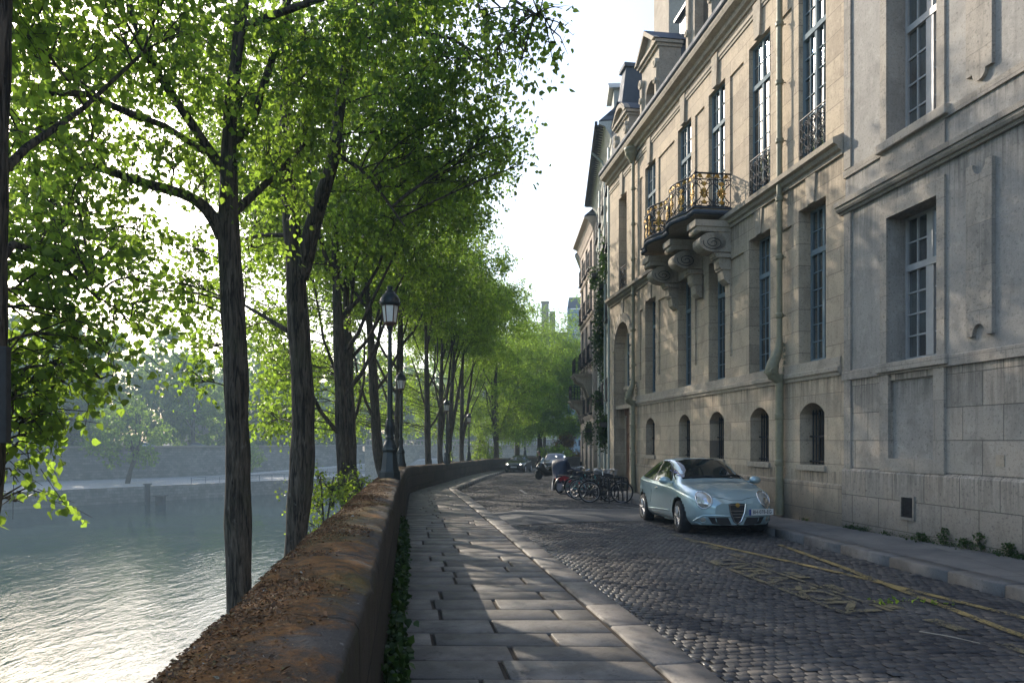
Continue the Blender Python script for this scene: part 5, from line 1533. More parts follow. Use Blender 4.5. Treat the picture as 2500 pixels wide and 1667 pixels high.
row2 = [
    (983, 1050, 44.0, .40, (.15, -.15), 'poplar between the second and third street lamps, with the straightest stem', 25, 0.0, 1.0),
    (1010, 1050, 49.0, .38, (.2, .2), 'forked poplar directly left of the third street lamp', 26, .45, 1.2),
    (1030, 1050, 53.0, .42, (-.1, .5), 'poplar behind the third street lamp with spreading stems', 27, .6, 1.0),
    (1060, 1050, 59.0, .40, (.2, .1), 'poplar left of the fourth street lamp, splitting low into two stems', 28, .5, 1.2),
    (1188, 1040, 78.0, .55, (0, 0.1), 'poplar behind the oncoming dark hatchback at the bend', 29, .2, .6),
    (1240, 1030, 86.0, .62, (0, -.3), 'thick forked poplar above the standing person at the bend', 30, .7, .2),
]
for r_ in row2: row_tree(0, *r_[:8], zl=6.8 if r_[2] < 70 else .8, zt=14.6 if r_[2] < 70 else 16.5, n=44 if r_[2] < 70 else 90, Rm=4.8 if r_[2] < 70 else 5.8)
# copies of the last crowns fill the bend
def copy_tree_at(src, loc, rz, s, label, group=G_ROW):
    c = copy_tree(src); c.location = loc; c.rotation_euler = (0, 0, rz); c.scale = (s, s, s); c['label'] = label
    if group: c['group'] = group
    elif 'group' in c: del c['group']
    return c
POP = [o for o in COL.objects if o.name.startswith('poplar_tree')]
copy_tree_at(POP[-1], (8.5, 82, ZL), 1.4, 1.0, 'poplar at the end of the street over the copper coloured bush')
copy_tree_at(POP[-2], (-1.5, 68.5, ZL), 2.2, .95, 'poplar over the parapet corner where the road turns')
copy_tree_at(POP[-3], (14, 92, ZL), 2.9, 1.05, 'poplar half hidden behind the corner of the house row')
copy_tree_at(POP[-4], (4.5, 100, ZL), .9, 1.1, 'tall pale poplar showing above the bend, farthest in the row')
copy_tree_at(POP[-3], (-4, 90, ZL), 4.0, 1.0, 'poplar seen between the fourth and fifth street lamps')

# young poplar shoots and bushes behind the parapet
def bush(label, c, r, hgt, mat, seed, leaf=.08, n=9, pm=420, name='bush'):
    g = np.random.default_rng(seed); zb = c[2]-hgt-ZL; root = empty(name, (c[0], c[1], ZL), 0, label, 'bush')      # rooted on the lower bank
    bl = [((g.normal(0, r*.45), g.normal(0, r*.45), zb+hgt*g.uniform(.35, 1.0)), r*g.uniform(.4, .6)) for _ in range(n)]
    st = [(np.array([(g.normal(0, .1), g.normal(0, .1), 0), (g.normal(0, .1), 0, zb+hgt*.3), (g.normal(0, .2), g.normal(0, .1), zb+hgt*.95)]), [.06, .035, .015]) for _ in range(3)]
    wp = np.concatenate([np.linspace(s[0][1], s[0][-1], 14) for s in st])
    LV, LF, LT, stt, tubes = crown_parts(bl, wp, leaf, pm, g, False, .2)
    wood_object(root, [(s[0], np.array(s[1])) for s in st]+tubes, stt, name='stem')
    link('foliage', np_mesh('foliage', LV, [LF], {'tint': LT}), mat, root)
    return root
bush('young poplar bush behind the parapet between the dark forked trunk and the third trunk', vt(745, 1080, 19.5), .75, 3.2, M_LEAFB, 41, .09, 14, 460)
bush('low bright bush behind the parapet below the third trunk', vt(822, 1090, 21.5), .7, 2.4, M_LEAFB, 42, .08, 10, 420)
bush('sunlit yellow green bush above the far parapet behind the fourth street lamp', vt(1118, 1010, 70), 1.35, 3.4, M_LEAFB, 43, .12, 13, 260)
bush('small sunlit shoot behind the parapet beside the third street lamp', vt(1036, 1040, 51), .4, 2.0, M_LEAFB, 44, .1, 6, 300)
bush('copper leaved bush at the end of the street', vt(1310, 1000, 79), 1.5, 3.6, M_LEAFR, 45, .13, 12, 200)
bush('green bush in front of the copper leaved one at the bend', vt(1270, 1020, 76), 1.7, 3.2, M_LEAFB, 46, .13, 12, 200)

# weeds and ivy along the foot of the parapet
def weeds(name, label, pts, cat, leaf, n, mat, spread, hmax):
    g = np.random.default_rng(len(label)); C, T, S = [], [], []
    pts = np.array(pts, float)
    i = g.integers(0, len(pts), n); P = pts[i]+np.c_[g.normal(0, spread, n), g.normal(0, .06, n), np.abs(g.normal(0, 1, n))*hmax]
    tip = unit(np.c_[g.normal(.5, .6, n), g.normal(-.3, .6, n), g.normal(-.1, .6, n)])
    v, f, k = leaf_mesh(P, tip, leaf*g.uniform(.5, 1.3, n), True, g)
    o = link(name, np_mesh(name, v, [f], {'tint': np.repeat(np.clip(g.normal(.4, .25, n), 0, 1), k)}), mat)
    tag(o, label, cat, kind='stuff')
wp_ = []
from mathutils import noise as _mn
for y in np.arange(2.5, 13.5, .015):
    d = _mn.noise(Vector((y*.9, 3, 0)))+.35*_mn.noise(Vector((y*3.1, 1, 0)))+.38
    if d > 0: wp_ += [(xin(y)+.045+.05*min(1, d), y, float(zp(y))+.02)]*int(1+d*4)
weeds('ivy_weeds', 'dark green ivy and weeds along the foot of the near parapet', wp_, 'weeds', .05, 5200, M_LEAFD, .035, .115)
wp_ = []
for u in np.arange(7.5, 15.5, .01):
    d = _mn.noise(Vector((u*1.1, 9, 0)))+.5*_mn.noise(Vector((u*4, 2, 0)))-.05*(u-8)+.22
    if d > 0:
        q = fw(u, .075); wp_ += [(q.x, q.y, float(zr(q.y))+.03)]*int(1+3*d)
weeds('wall_weeds', 'thin green growth along the foot of the grey house wall', wp_, 'weeds', .022, 2600, M_LEAFD, .03, .035)
G_W = 'weed tufts at the foot of the grey house'
for k, (xp, hh, lab) in enumerate([(2262, .20, 'low weed tuft at the foot of the grey house, nearest the air vent'), (2318, .42, 'tallest pointed weed at the foot of the grey house'), (2368, .24, 'middle weed tuft at the foot of the grey house wall'), (2405, .42, 'loose grassy weed leaning on the grey house wall'), (2480, .3, 'weed tuft at the right picture edge against the grey house')]):
    u = fu(xp); p = fw(u, .06); p.z = float(zr(p.y))+.03
    hh *= .6; root = empty('weed', p, 0, lab, 'weed', G_W)
    g = np.random.default_rng(70+k); n = 260
    t = g.random(n)**.9; C = np.c_[g.normal(0, .09, n)*(1.1-t*.7), g.normal(0, .10, n)*(1.1-t*.7), t*hh]
    v, f, kk = leaf_mesh(C, unit(np.c_[g.normal(0, 1, n), g.normal(0, 1, n), g.normal(.5, .5, n)]), .032*g.uniform(.5, 1.2, n), True, g)
    s0, s1 = np.zeros((14, 3)), np.c_[g.normal(0, .07, 14), g.normal(0, .07, 14), g.uniform(.5, 1, 14)*hh]
    sv, sf = sticks(s0, s1, .004, .002)
    link('stem', np_mesh('stem', sv, [sf]), M_LEAFD, root); link('leaves', np_mesh('leaves', v, [f], {'tint': np.repeat(np.clip(g.normal(.45, .2, n), 0, 1), kk)}), M_LEAFD, root)

# hanging plants on the white house
def hanging(label, c, w_, h, seed, mat=M_LEAFD, n=1500, out=.3):
    g = np.random.default_rng(seed); root = empty('hanging_plant', c, 0, label, 'plant', 'plants hanging on the white house')
    ns = 26; a = np.c_[g.normal(0, .12, ns)*out*2, g.uniform(-w_/2, w_/2, ns), g.uniform(-.1, .35, ns)]
    L = h*g.uniform(.35, 1, ns); d = np.c_[g.normal(0, .08, ns), g.normal(0, .10, ns), -np.ones(ns)]
    sv, sf = sticks(a, a+d*L[:, None], .012, .005)
    link('stem', np_mesh('stem', sv, [sf]), M_BARK, root)
    i = g.integers(0, ns, n); t = g.random(n)**1.15
    P = a[i]+d[i]*(L[i]*t)[:, None]+g.normal(size=(n, 3))*np.c_[.10, .13, .1]
    v, f, k = leaf_mesh(P, unit(g.normal(size=(n, 3))+[0, 0, -.5]), .11*g.uniform(.5, 1.3, n), False, g)
    link('leaves', np_mesh('leaves', v, [f], {'tint': np.repeat(np.clip(g.normal(.45, .25, n), 0, 1), k)}), mat, root)
    b = MB(); b.box((-.22, -w_/2, -.22), (.12, w_/2, -.02)); b.build('planter_box', simple('dark_planter', (.05, .045, .04), .7), root)
def whp(xp, yp, Y): p = at(xp, yp, Y); return p
hanging('topmost bushy plant spilling from a balcony box of the white house', whp(1478, 605, 32.0), 1.6, 1.9, 51, n=1500)
hanging('long trailing creeper hanging down the middle of the white house front', whp(1470, 700, 33.2), 1.5, 4.6, 52, n=2600)
hanging('broad leafy plant box on the white house below the long creeper', whp(1466, 800, 34.0), 1.9, 2.6, 53, n=2200)
hanging('sparse plant in the farther upper window of the white house', whp(1452, 672, 36.5), 1.3, 1.0, 54, n=700)
hanging('small round plant over the ground floor window of the white house', whp(1464, 972, 33.5), .9, .8, 55, n=650)
hanging('large bushy plant hanging beside the street door of the white house', whp(1473, 1030, 31.6), 1.0, 1.6, 56, n=1500)
hanging('flower basket with brown pot hanging low at the far end of the white house', whp(1437, 1045, 38.0), 1.0, 1.0, 57, n=700)
# ------------------------------------------------------------------ the far bank
def E(k, o=0.0):
    """line of the far water edge; o metres inland"""
    return np.array([-67+16.6*k-.735*o, 109+18*k+.678*o])
ks = np.linspace(-7, 9, 60)
def far_strip(name, o0, z0, o1, z1, mat, kind='structure', ks=ks):
    A = np.array([E(k, o0) for k in ks]); B = np.array([E(k, o1) for k in ks])
    V = np.concatenate([np.c_[A, np.full(len(A), z0)], np.c_[B, np.full(len(B), z1)]]); n = len(ks)
    o = link(name, np_mesh(name, V, [np.array([(i, n+i, n+i+1, i+1) for i in range(n-1)])]), mat)
    if kind: o['kind'] = kind
    return o
M_PALEST = simple('pale_quay_paving', (.34, .325, .30), .8, var=.3, scale=1.5)
M_ROADF = simple('far_road', (.09, .09, .09), .85, var=.2, scale=.6)
tag(far_strip('far_quay_wall', 0, -11.4, -.02, -7.45, M_QUAY, None), 'low stone quay wall at the waterline of the opposite bank', 'quay wall')
far_strip('far_quay', 0, -7.44, 1.2, -7.40, M_PALEST); far_strip('far_quay', 1.2, -7.41, 24, -7.3, M_PALEST)
tag(far_strip('far_embankment_wall', 24, -7.4, 24.3, -1.3, M_QUAY, None), 'tall stone embankment wall carrying the upper road of the opposite bank', 'embankment wall')
m = MB()
A = [E(k, 23.7) for k in ks]; B = [E(k, 24.8) for k in ks]
for i in range(len(ks)-1):
    a, b, c, d = A[i], A[i+1], B[i+1], B[i]
    m.add([(*a, -1.45), (*b, -1.45), (*c, -1.45), (*d, -1.45), (*a, -1.05), (*b, -1.05), (*c, -1.05), (*d, -1.05)], [(0, 1, 5, 4), (4, 5, 6, 7), (2, 3, 7, 6)])
tag(m.build('far_parapet', M_LIME2), 'pale coping parapet along the upper road of the opposite bank', 'parapet wall')
far_strip('far_road', 24.8, -1.95, 46, -1.9, M_ROADF); far_strip('far_ground', 46, -1.9, 330, -1.0, M_EARTH)
# access ramp on the lower quay, railing, mooring posts
m = MB()
p = [E(.9, 12), E(3.6, 14), E(3.6, 19), E(.9, 17)]
m.add([(*p[0], -7.35), (*p[1], -4.6), (*p[2], -4.6), (*p[3], -7.35), (*p[0], -8), (*p[1], -8), (*p[2], -8), (*p[3], -8)], [(0, 1, 2, 3), (0, 4, 5, 1), (1, 5, 6, 2), (2, 6, 7, 3)])
tag(m.build('access_ramp', M_PALEST), 'pale stone ramp sloping up the far quay', 'ramp')
m = MB()
n = 26
pts = [E(lerp(.75, 3.4, i/n), .6) for i in range(n+1)]
for q in pts: m.tube([(*q, -7.4), (*q, -6.35)], .05, 5)
for z in (-6.35, -6.85): m.tube([(*q, z) for q in pts], .04, 5)
tag(m.build('quay_railing', M_LEAD), 'thin metal railing along the edge of the far quay', 'railing')
for (xp, y0, y1, lab, r) in [(360, 1183, 1262, 'tall dark mooring pile standing in the water by the far quay', .42), (392, 1211, 1236, 'short dark mooring pile in the water right of the tall one', .75)]:
    Yp = 112; pos = at(xp, 1075, Yp); zt = (HZ-y0)/F*Yp
    m = MB(); m.tube([(pos[0], Yp, -11.2), (pos[0], Yp, zt)], r, 10); m.box((pos[0]-r*1.15, Yp-r*1.15, zt), (pos[0]+r*1.15, Yp+r*1.15, zt+.18), .03)
    tag(m.build('mooring_pile', simple('tarred_timber', (.03, .032, .034), .8)), lab, 'mooring pile', 'mooring piles in the river')

# broad hazy trees of the opposite bank
def bank_tree(label, seed, zl, zt, Rm, n, trunk, leaf=.34, pm=26, lean=0):
    g = np.random.default_rng(seed); 
    bl = envelope_blobs(0, 0, zl, zt, Rm, n, g, (1.5, 2.6))
    st = [([(0, 0, -.3), (lean*.3, 0, zl*.5), (lean, 0, zl+1.5), (lean*1.3, 0, zt*.8)], [trunk*1.2, trunk, trunk*.75, .06])]
    for k in range(5):
        a = g.uniform(0, 6.28); L = Rm*.6
        st.append(([(lean*.7, 0, zl*.8+k*.6), (lean+math.cos(a)*L*.5, math.sin(a)*L*.5, zl+2+k), (lean+math.cos(a)*L, math.sin(a)*L, zl+4+k)], [trunk*.5, trunk*.3, .05]))
    return make_tree(label, (0, 0, 0), st, bl, leaf, pm, seed, False, 'trees of the opposite river bank', name='bank_tree', droop=.3)
def place(o, k, off, z, s=1.0, rz=0.0):
    e = E(k, off); o.location = (e[0], e[1], z); o.scale = (s, s, s); o.rotation_euler = (0, 0, rz)
b1 = bank_tree('hazy round tree with leaning stems on the lower far quay, left of the mooring piles', 61, 4.2, 14.5, 6.0, 34, .34, lean=1.6)
place(b1, .45, 9, -7.35, 1.0, .3)
b2 = bank_tree('hazy tree with thick straight trunk on the lower far quay near the left edge', 62, 5.5, 18, 6.4, 38, .45)
place(b2, -.55, 8, -7.35, 1.0)
b3 = bank_tree('tall dense tree on the upper far road, highest of the hazy bank', 63, 5.0, 22, 7.2, 46, .42)
place(b3, 1.35, 34, -1.95, 1.0)
labs = ['hazy tree over the far embankment wall at the left picture edge', 'hazy tree right of the leftmost one on the far upper road', 'pale tree behind the leaning stems on the far bank', 'hazy tree showing between the two nearest trunks',
        'hazy tree behind the dark forked trunk across the river', 'hazy tree seen right of the dark forked trunk across the water', 'hazy tree behind the third and fourth trunks on the far bank', 'hazy tree behind the nearest street lamp across the water', 'hazy tree behind the second lamp across the water',
        'far hazy tree seen past the third street lamp', 'far hazy tree seen past the fourth street lamp', 'small hazy tree on the lower quay behind the thin trunk', 'hazy tree over the embankment wall right of the bright gap']
spots = [(-3.0, 33, -1.95, 1.0), (-1.7, 38, -1.95, 1.05), (.1, 33, -1.95, .92), (2.3, 36, -1.95, 1.0), (3.2, 33, -1.95, .95), (4.0, 37, -1.95, 1.0), (4.9, 33, -1.95, .95), (5.7, 36, -1.95, 1.0), (6.6, 33, -1.95, .9), (7.4, 36, -1.95, 1.0), (8.4, 34, -1.95, 1.05), (1.3, 7, -7.35, .5), (-.8, 33, -1.95, .95)]
for i, (lab, (k, off, z, s)) in enumerate(zip(labs, spots)):
    c = copy_tree((b3, b2, b1)[i % 3 if i != 11 else 2]); c['label'] = lab; place(c, k, off, z, s, i*1.3)
g = np.random.default_rng(77); bl = []; wp = []
for k in np.arange(-6, 10, .42):
    for off in (44, 58):
        e = E(k+g.uniform(-.15, .15), off+g.uniform(-4, 4)); ht = g.uniform(20, 27)
        bl += envelope_blobs(e[0], e[1], -.5, ht, 7.2, 30, g, (2.0, 3.2)); wp += [(e[0], e[1], z) for z in (-1.5, 2, 5, 8)]
LV, LF, LT, st, tubes = crown_parts(bl, wp, .62, 6.0, g, False, .2)
o = link('far_woods', np_mesh('far_woods', LV, [LF], {'tint': LT}), M_LEAF); tag(o, 'hazy belt of trees closing the far bank of the river', 'woods', kind='stuff')
# a pale town front behind those trees
for i, (k0, k1, lab) in enumerate([(-1.5, 1.2, 'pale town building behind the hazy trees across the river'), (2.0, 4.4, 'second pale town building behind the hazy trees, seen past the dark trunks')]):
    a, b = E(k1, 74), E(k0, 74)
    row_house('far_building', lab, tuple(a), tuple(b), 15, M_GREYST, [(-1.5, 3), (3, 2.6), (7, 2.6), (11, 2)], 7, .5, M_SLATE, rail=False)
# bridge and buildings closing the view at the bend
m = MB()
def bridge():
    root = empty('stone_bridge', (-26, 128, -10), R(14), 'grey stone bridge with a dark arch and balustrade beyond the bend', 'bridge')
    m = MB(); holes = [(4, 17, -1, 7.4, 9, 5.5), (21, 34, -1, 7.4, 9, 5.5), (38, 51, -1, 7.4, 9, 5.5)]
    facade(m, 0, 56, -1.5, 9.0, [(a, b, c, d, dp, r) for a, b, c, d, dp, r in holes])
    m.box((0, -9, 8.2), (56, -.02, 9.0))
    m.build('wall', M_GREYST, root)
    r = MB(); r.box((0, -.3, 9.9), (56, .1, 10.15)); r.box((0, -.3, 9.0), (56, .12, 9.2))
    for k in range(100): r.lathe([(.06, 9.2), (.12, 9.45), (.06, 9.75), (.08, 9.9)], (.3+k*.56, -.1, 0), 6)
    r.build('balustrade', M_GREYST, root)
    root.rotation_euler = (0, 0, R(194)); root.location = (30, 132, -10)
bridge()
TB, TL = row_house('tower_block', 'grey building rising over the trees at the bend with a tall chimney', (15, 126), (-6, 131), 17.0, M_WHITEW, [(2, 2), (5.5, 2), (9, 2), (12.5, 2)], 6, .5, M_LEAD, rail=False)
m = MB(); m.box((9.4, -4, 17), (10.6, -3, 25.2), .03); m.box((8.2, -4.2, 17), (9.1, -3, 23.6), .03); m.box((9.3, -4.1, 25.2), (10.7, -2.9, 25.5)); m.build('chimney', M_LIME2, TB)
BB, BL = row_house('blue_block', 'pale blue grey block with flat roof behind the last poplars', (26, 124), (9.8, 127), 23.2, simple('blue_grey_cladding', (.30, .38, .44), .4, .1), [(6, 2), (10, 2), (14, 2), (18, 2.2)], 5, .3, M_LEAD, rail=False)
# ------------------------------------------------------------------ street lamps on the parapet
M_LAMP = simple('dark_green_cast_iron', (.018, .024, .026), .38, .35, .5, .3, 12, .12)
def m_milk():
    n = NT('milky_lantern_glass'); c = n.coord()
    return n.done(n.bsdf(n.mix(n.noise(c, 9, 4), (.60, .60, .58), (.80, .80, .78)), .25, spec=.5))
M_MILK = m_milk()
M_RUST = simple('rusted_lantern_frame', (.10, .045, .03), .6, .2, var=.4, scale=30)
def street_lamp(loc, s, label):
    root = empty('street_lamp', loc, .12, label, 'street lamp', 'street lamps along the parapet')
    m = MB()
    def octa(w0, z0, w1, z1, n=8):
        a0 = math.pi/8
        v = [(w0/2*1.06*math.cos(a0+k*math.pi/4), w0/2*1.06*math.sin(a0+k*math.pi/4), z0) for k in range(8)]+[(w1/2*1.06*math.cos(a0+k*math.pi/4), w1/2*1.06*math.sin(a0+k*math.pi/4), z1) for k in range(8)]
        m.add(v, [(k, (k+1) % 8, 8+(k+1) % 8, 8+k) for k in range(8)]+[tuple(range(8))[::-1], tuple(range(8, 16))])
    octa(.40, -.05, .40, .13); octa(.36, .13, .345, .17); octa(.33, .17, .255, .50); octa(.27, .50, .30, .545); octa(.30, .545, .29, .59)
    m.build('pedestal', M_LAMP, root)
    m = MB()
    m.lathe([(.13, .58), (.135, .62), (.11, .66), (.085, .72), (.074, .755), (.088, .775), (.074, .80), (.066, .83), (.074, .90), (.083, .98), (.080, 1.05), (.064, 1.10), (.070, 1.12), (.056, 1.14)], seg=16)
    m.lathe([(.056, 1.13), (.050, 1.6), (.043, 2.2), (.037, 2.80), (.036, 2.86), (.055, 2.88), (.06, 2.90), (.042, 2.93), (.04, 2.95)], seg=14)
    for k in range(8):
        a = k*math.pi/4; m.tube([(.078*math.cos(a), .078*math.sin(a), .84), (.088*math.cos(a), .088*math.sin(a), .97), (.068*math.cos(a), .068*math.sin(a), 1.09)], .008, 4)
    m.build('post', M_LAMP, root)
    m = MB()
    m.lathe([(.03, 2.90), (.115, 2.955), (.13, 2.965), (.13, 2.99), (.11, 2.995)], seg=6, smooth=False)
    for k in range(6):
        a = k*math.pi/3
        m.tube([(.122*math.cos(a), .122*math.sin(a), 2.98), (.167*math.cos(a), .167*math.sin(a), 3.33)], .0115, 5)
        m.tube([(.035*math.cos(a), .035*math.sin(a), 2.80), (.09*math.cos(a), .09*math.sin(a), 2.86), (.118*math.cos(a), .118*math.sin(a), 2.96)], .009, 4)
    fr = m.build('lantern_frame', M_RUST, root)
    m = MB(); m.lathe([(.113, 2.985), (.157, 3.33)], seg=6, smooth=False); m.build('lantern_glass', M_MILK, fr)
    m = MB()
    m.lathe([(.165, 3.30), (.196, 3.335), (.20, 3.36), (.185, 3.385), (.188, 3.42), (.178, 3.45), (.150, 3.50), (.105, 3.545), (.085, 3.565), (.09, 3.585), (.06, 3.60), (.045, 3.625), (.058, 3.65), (.05, 3.68), (0, 3.69)], seg=18)
    for k in range(9):
        a = k*2*math.pi/9; m.lathe([(.0, .02), (.018, .0), (.0, -.025)], (.197*math.cos(a), .197*math.sin(a), 3.375), 6)
    m.build('cap', M_LAMP, root)
    root.scale = (s, s, s)
    return root
LX = [(952, 13.7, 'nearest and tallest street lamp with milky lantern standing on the mossy parapet'), (979, 27.3, 'second street lamp from the camera, at the bend of the parapet'), (1090.6, 40.3, 'third street lamp from the camera, in front of a spreading poplar'), (1145, 54.9, 'fourth street lamp from the camera, beside a bright bush'), (1281.5, 78.5, 'farthest street lamp, between two trunks behind the parked cars')]
for k, (xp, Y, lab) in enumerate(LX):
    p = at(xp, 1075, Y); z = float(zp(Y))+1.0 if k < 4 else -1.75
    street_lamp((p[0], Y, z), .995, lab)

# ------------------------------------------------------------------ cars
def m_carpaint(name, col, flake=.25):
    n = NT(name); c = n.coord()
    k = n.noise(c, 2.2, 3); cc = n.mix(k, tuple(v*.92 for v in col), tuple(v*1.06 for v in col))
    dust = n.noise(c, 4, 5, .6)
    cc = n.mix(n.ramp(dust, [(.5, 0.0), (.9, .12)]), cc, (.22, .21, .19))
    return n.done(n.bsdf(cc, n.ramp(dust, [(.2, .27), (.8, .31)]), metal=.45, spec=.5, coat=.9))
M_TYRE = simple('tyre_rubber', (.016, .016, .017), .8, var=.3, bump=.3)
M_ALU = simple('alloy_rim', (.42, .42, .43), .3, .9)
M_CHROME = simple('chrome', (.62, .62, .62), .12, 1.0, var=.05)
M_BLACKP = simple('black_plastic', (.014, .014, .015), .5)
def m_carglass():
    n = NT('car_glass'); c = n.coord()
    return n.done(n.bsdf((.012, .016, .016), .02, n.bump(n.noise(c, 1.6, 2), .05, .01), spec=.9))
M_CGLASS = m_carglass()
M_LENS = simple('headlight_lens', (.42, .41, .37), .08, .35, .8, .25, 14, coat=1)
M_LIT = NT('lit_headlight'); M_LIT = M_LIT.done(M_LIT.bsdf((.9, .9, .88), .2, emis=(1, .97, .9), estr=6.0))
M_PLATE = simple('number_plate_white', (.62, .62, .60), .45)
M_PBLUE = simple('number_plate_blue', (.02, .05, .22), .45)
M_INK = simple('plate_ink', (.012, .012, .014), .5)

def smooth_tab(tab, xs, it=3):
    y = np.interp(xs, [t[0] for t in tab], [t[1] for t in tab])
    for _ in range(it*4): y[1:-1] = (y[:-2]+2*y[1:-1]+y[2:])/4
    return y
def catmull(P, m):
    P = np.array(P, float); n = len(P); out = []
    Q = np.r_[[2*P[0]-P[1]], P, [2*P[-1]-P[-2]]]
    per = m//(n-1)
    for i in range(n-1):
        p0, p1, p2, p3 = Q[i], Q[i+1], Q[i+2], Q[i+3]
        for t in np.arange(per)/per:
            out.append(.5*((2*p1)+(-p0+p2)*t+(2*p0-5*p1+4*p2-p3)*t*t+(-p0+3*p1-3*p2+p3)*t**3))
    out.append(P[-1])
    return np.array(out)

class Car:
    def __init__(s, name, label, spec, group=None):
        s.sp = spec; s.root = empty(name, (0, 0, 0), 0, label, 'car', group)
        xs = np.linspace(spec['x0'], spec['x1'], 120)
        top = smooth_tab(spec['top'], xs, 2); wid = smooth_tab(spec['wid'], xs, 2); belt = smooth_tab(spec['belt'], xs, 2); bot = smooth_tab(spec['bot'], xs, 1); rw = smooth_tab(spec['roofw'], xs, 2)
        secs = []
        for x, zt, W, zb, zs, r in zip(xs, top, wid, belt, bot, rw):
            zb = min(zb, zt-.045); mid = zs+(zb-zs)*.5
            r = min(r, W*.9)
            P = [(W*.86, zs), (W*.975, zs+.12), (W*1.0, mid), (W*.985, zb-.09), (W*.945, zb), (r, zt-.10*min(1, (zt-zb)/.35)), (r*.70, zt-.022), (r*.35, zt-.004), (0, zt)]
            secs.append(np.c_[np.full(41, x), catmull(P, 40)])
        S = np.array(secs)
        L = S.copy(); Rr = S[:, ::-1].copy(); Rr[..., 1] *= -1
        full = np.concatenate([L, Rr[:, 1:]], 1)         # left sill over the roof to right sill
        n, m = full.shape[:2]
        s.V = full.reshape(-1, 3); Fq = grid_faces(n, m)
        fc = s.V[Fq].mean(1)
        keep = np.ones(len(Fq), bool)
        for ax in spec['axles']:
            keep &= ~((np.hypot(fc[:, 0]-ax, fc[:, 2]-spec['rw'])< spec['arch']) & (np.abs(fc[:, 1]) > .42) & (fc[:, 2] < spec['rw']+spec['arch']))
        s.bvh = BVHTree.FromPolygons([tuple(v) for v in s.V], [tuple(f) for f in Fq]+[tuple(range(r_*m, r_*m+m)) for r_ in (0, n-1)])
        caps = []
        b = len(s.V)
        mb_v = np.concatenate([s.V, s.V[:m], s.V[(n-1)*m:]])      # the end faces have corners of their own
        lists = [Fq[keep]]
        for row in (0, 1): lists.append(np.array([list(range(b+row*m, b+row*m+m))]))
        # flat floor between the sills
        lists.append(np.array([(i*m, (i+1)*m, (i+1)*m+m-1, i*m+m-1) for i in range(n-1)]))
        me = np_mesh('body', mb_v, lists, smooth=True)
        s.body = link('body', me, spec['paint'], s.root)
        s.wheels()
    def cast(s, a, b, axis, off):
        """(a,b): (x,z) seen from the side (axis '+y'/'-y') or (y,z) from the front '+x' or back '-x'"""
        if axis in ('+y', '-y'):
            sg = 1 if axis == '+y' else -1; o = Vector((a, 3*sg, b)); d = Vector((0, -sg, 0))
        else:
            sg = 1 if axis == '+x' else -1; o = Vector((5*sg, a, b)); d = Vector((-sg, 0, 0))
        loc, nr, i, dist = s.bvh.ray_cast(o, d)
        if loc is None:
            loc, nr, i, dist = s.bvh.find_nearest(o-d*-1.0 if False else Vector((o.x if axis[1] == 'y' else 0, o.y if axis[1] == 'x' else 0, b)))
        if nr.dot(d) > 0: nr = -nr
        return loc+nr*off
    def patch(s, name, poly, axis, mat, off=.006, parent=None, div=9, dome=0):
        bm = bmesh.new()
        vs = [bm.verts.new((p[0], p[1], 0)) for p in poly]; bm.faces.new(vs)
        if dome or div:
            x0 = min(p[0] for p in poly); x1 = max(p[0] for p in poly); y0 = min(p[1] for p in poly); y1 = max(p[1] for p in poly)
            for k in range(1, div):
                bmesh.ops.bisect_plane(bm, geom=bm.verts[:]+bm.edges[:]+bm.faces[:], plane_co=(lerp(x0, x1, k/div), 0, 0), plane_no=(1, 0, 0))
                bmesh.ops.bisect_plane(bm, geom=bm.verts[:]+bm.edges[:]+bm.faces[:], plane_co=(0, lerp(y0, y1, k/div), 0), plane_no=(0, 1, 0))
        cx = sum(p[0] for p in poly)/len(poly); cy_ = sum(p[1] for p in poly)/len(poly)
        for v in bm.verts:
            o = off
            if dome:
                q = max(abs(v.co.x-cx)/((x1-x0)/2), abs(v.co.y-cy_)/((y1-y0)/2)); o = off+dome*max(0, 1-q*q)
            v.co = s.cast(v.co.x, v.co.y, axis, o)
        me = bpy.data.meshes.new(name); bm.to_mesh(me); bm.free()
        me.polygons.foreach_set('use_smooth', np.ones(len(me.polygons), bool))
        return link(name, me, mat, parent or s.root)
    def line(s, mb, pts, axis, r, off=.004, closed=False):
        P = [s.cast(p[0], p[1], axis, off) for p in pts]
        mb.tube(P, r, 6, closed=closed)
    def wheels(s):
        sp = s.sp; R0 = sp['rw']; proto = None
        lin = MB()
        for ax in sp['axles']:
            for sg in (-1, 1):
                n = 20; w0, w1 = .40, sp['track']+.07
                vs = []
                for k in range(n+1):
                    a = math.pi*k/n-.15+(.30*k/n); c, d = math.cos(a), math.sin(a)
                    vs += [(ax+sp['arch']*1.0*c, sg*w0, R0+sp['arch']*d), (ax+sp['arch']*1.0*c, sg*w1, R0+sp['arch']*d)]
                lin.add(vs, [(2*k, 2*k+1, 2*k+3, 2*k+2) for k in range(n)], True)
                lin.quad((ax-sp['arch'], sg*w0, R0-.2), (ax+sp['arch'], sg*w0, R0-.2), (ax+sp['arch'], sg*w0, R0+sp['arch']), (ax-sp['arch'], sg*w0, R0+sp['arch']))
        lin.build('wheel_arch', M_BLACKP, s.root)
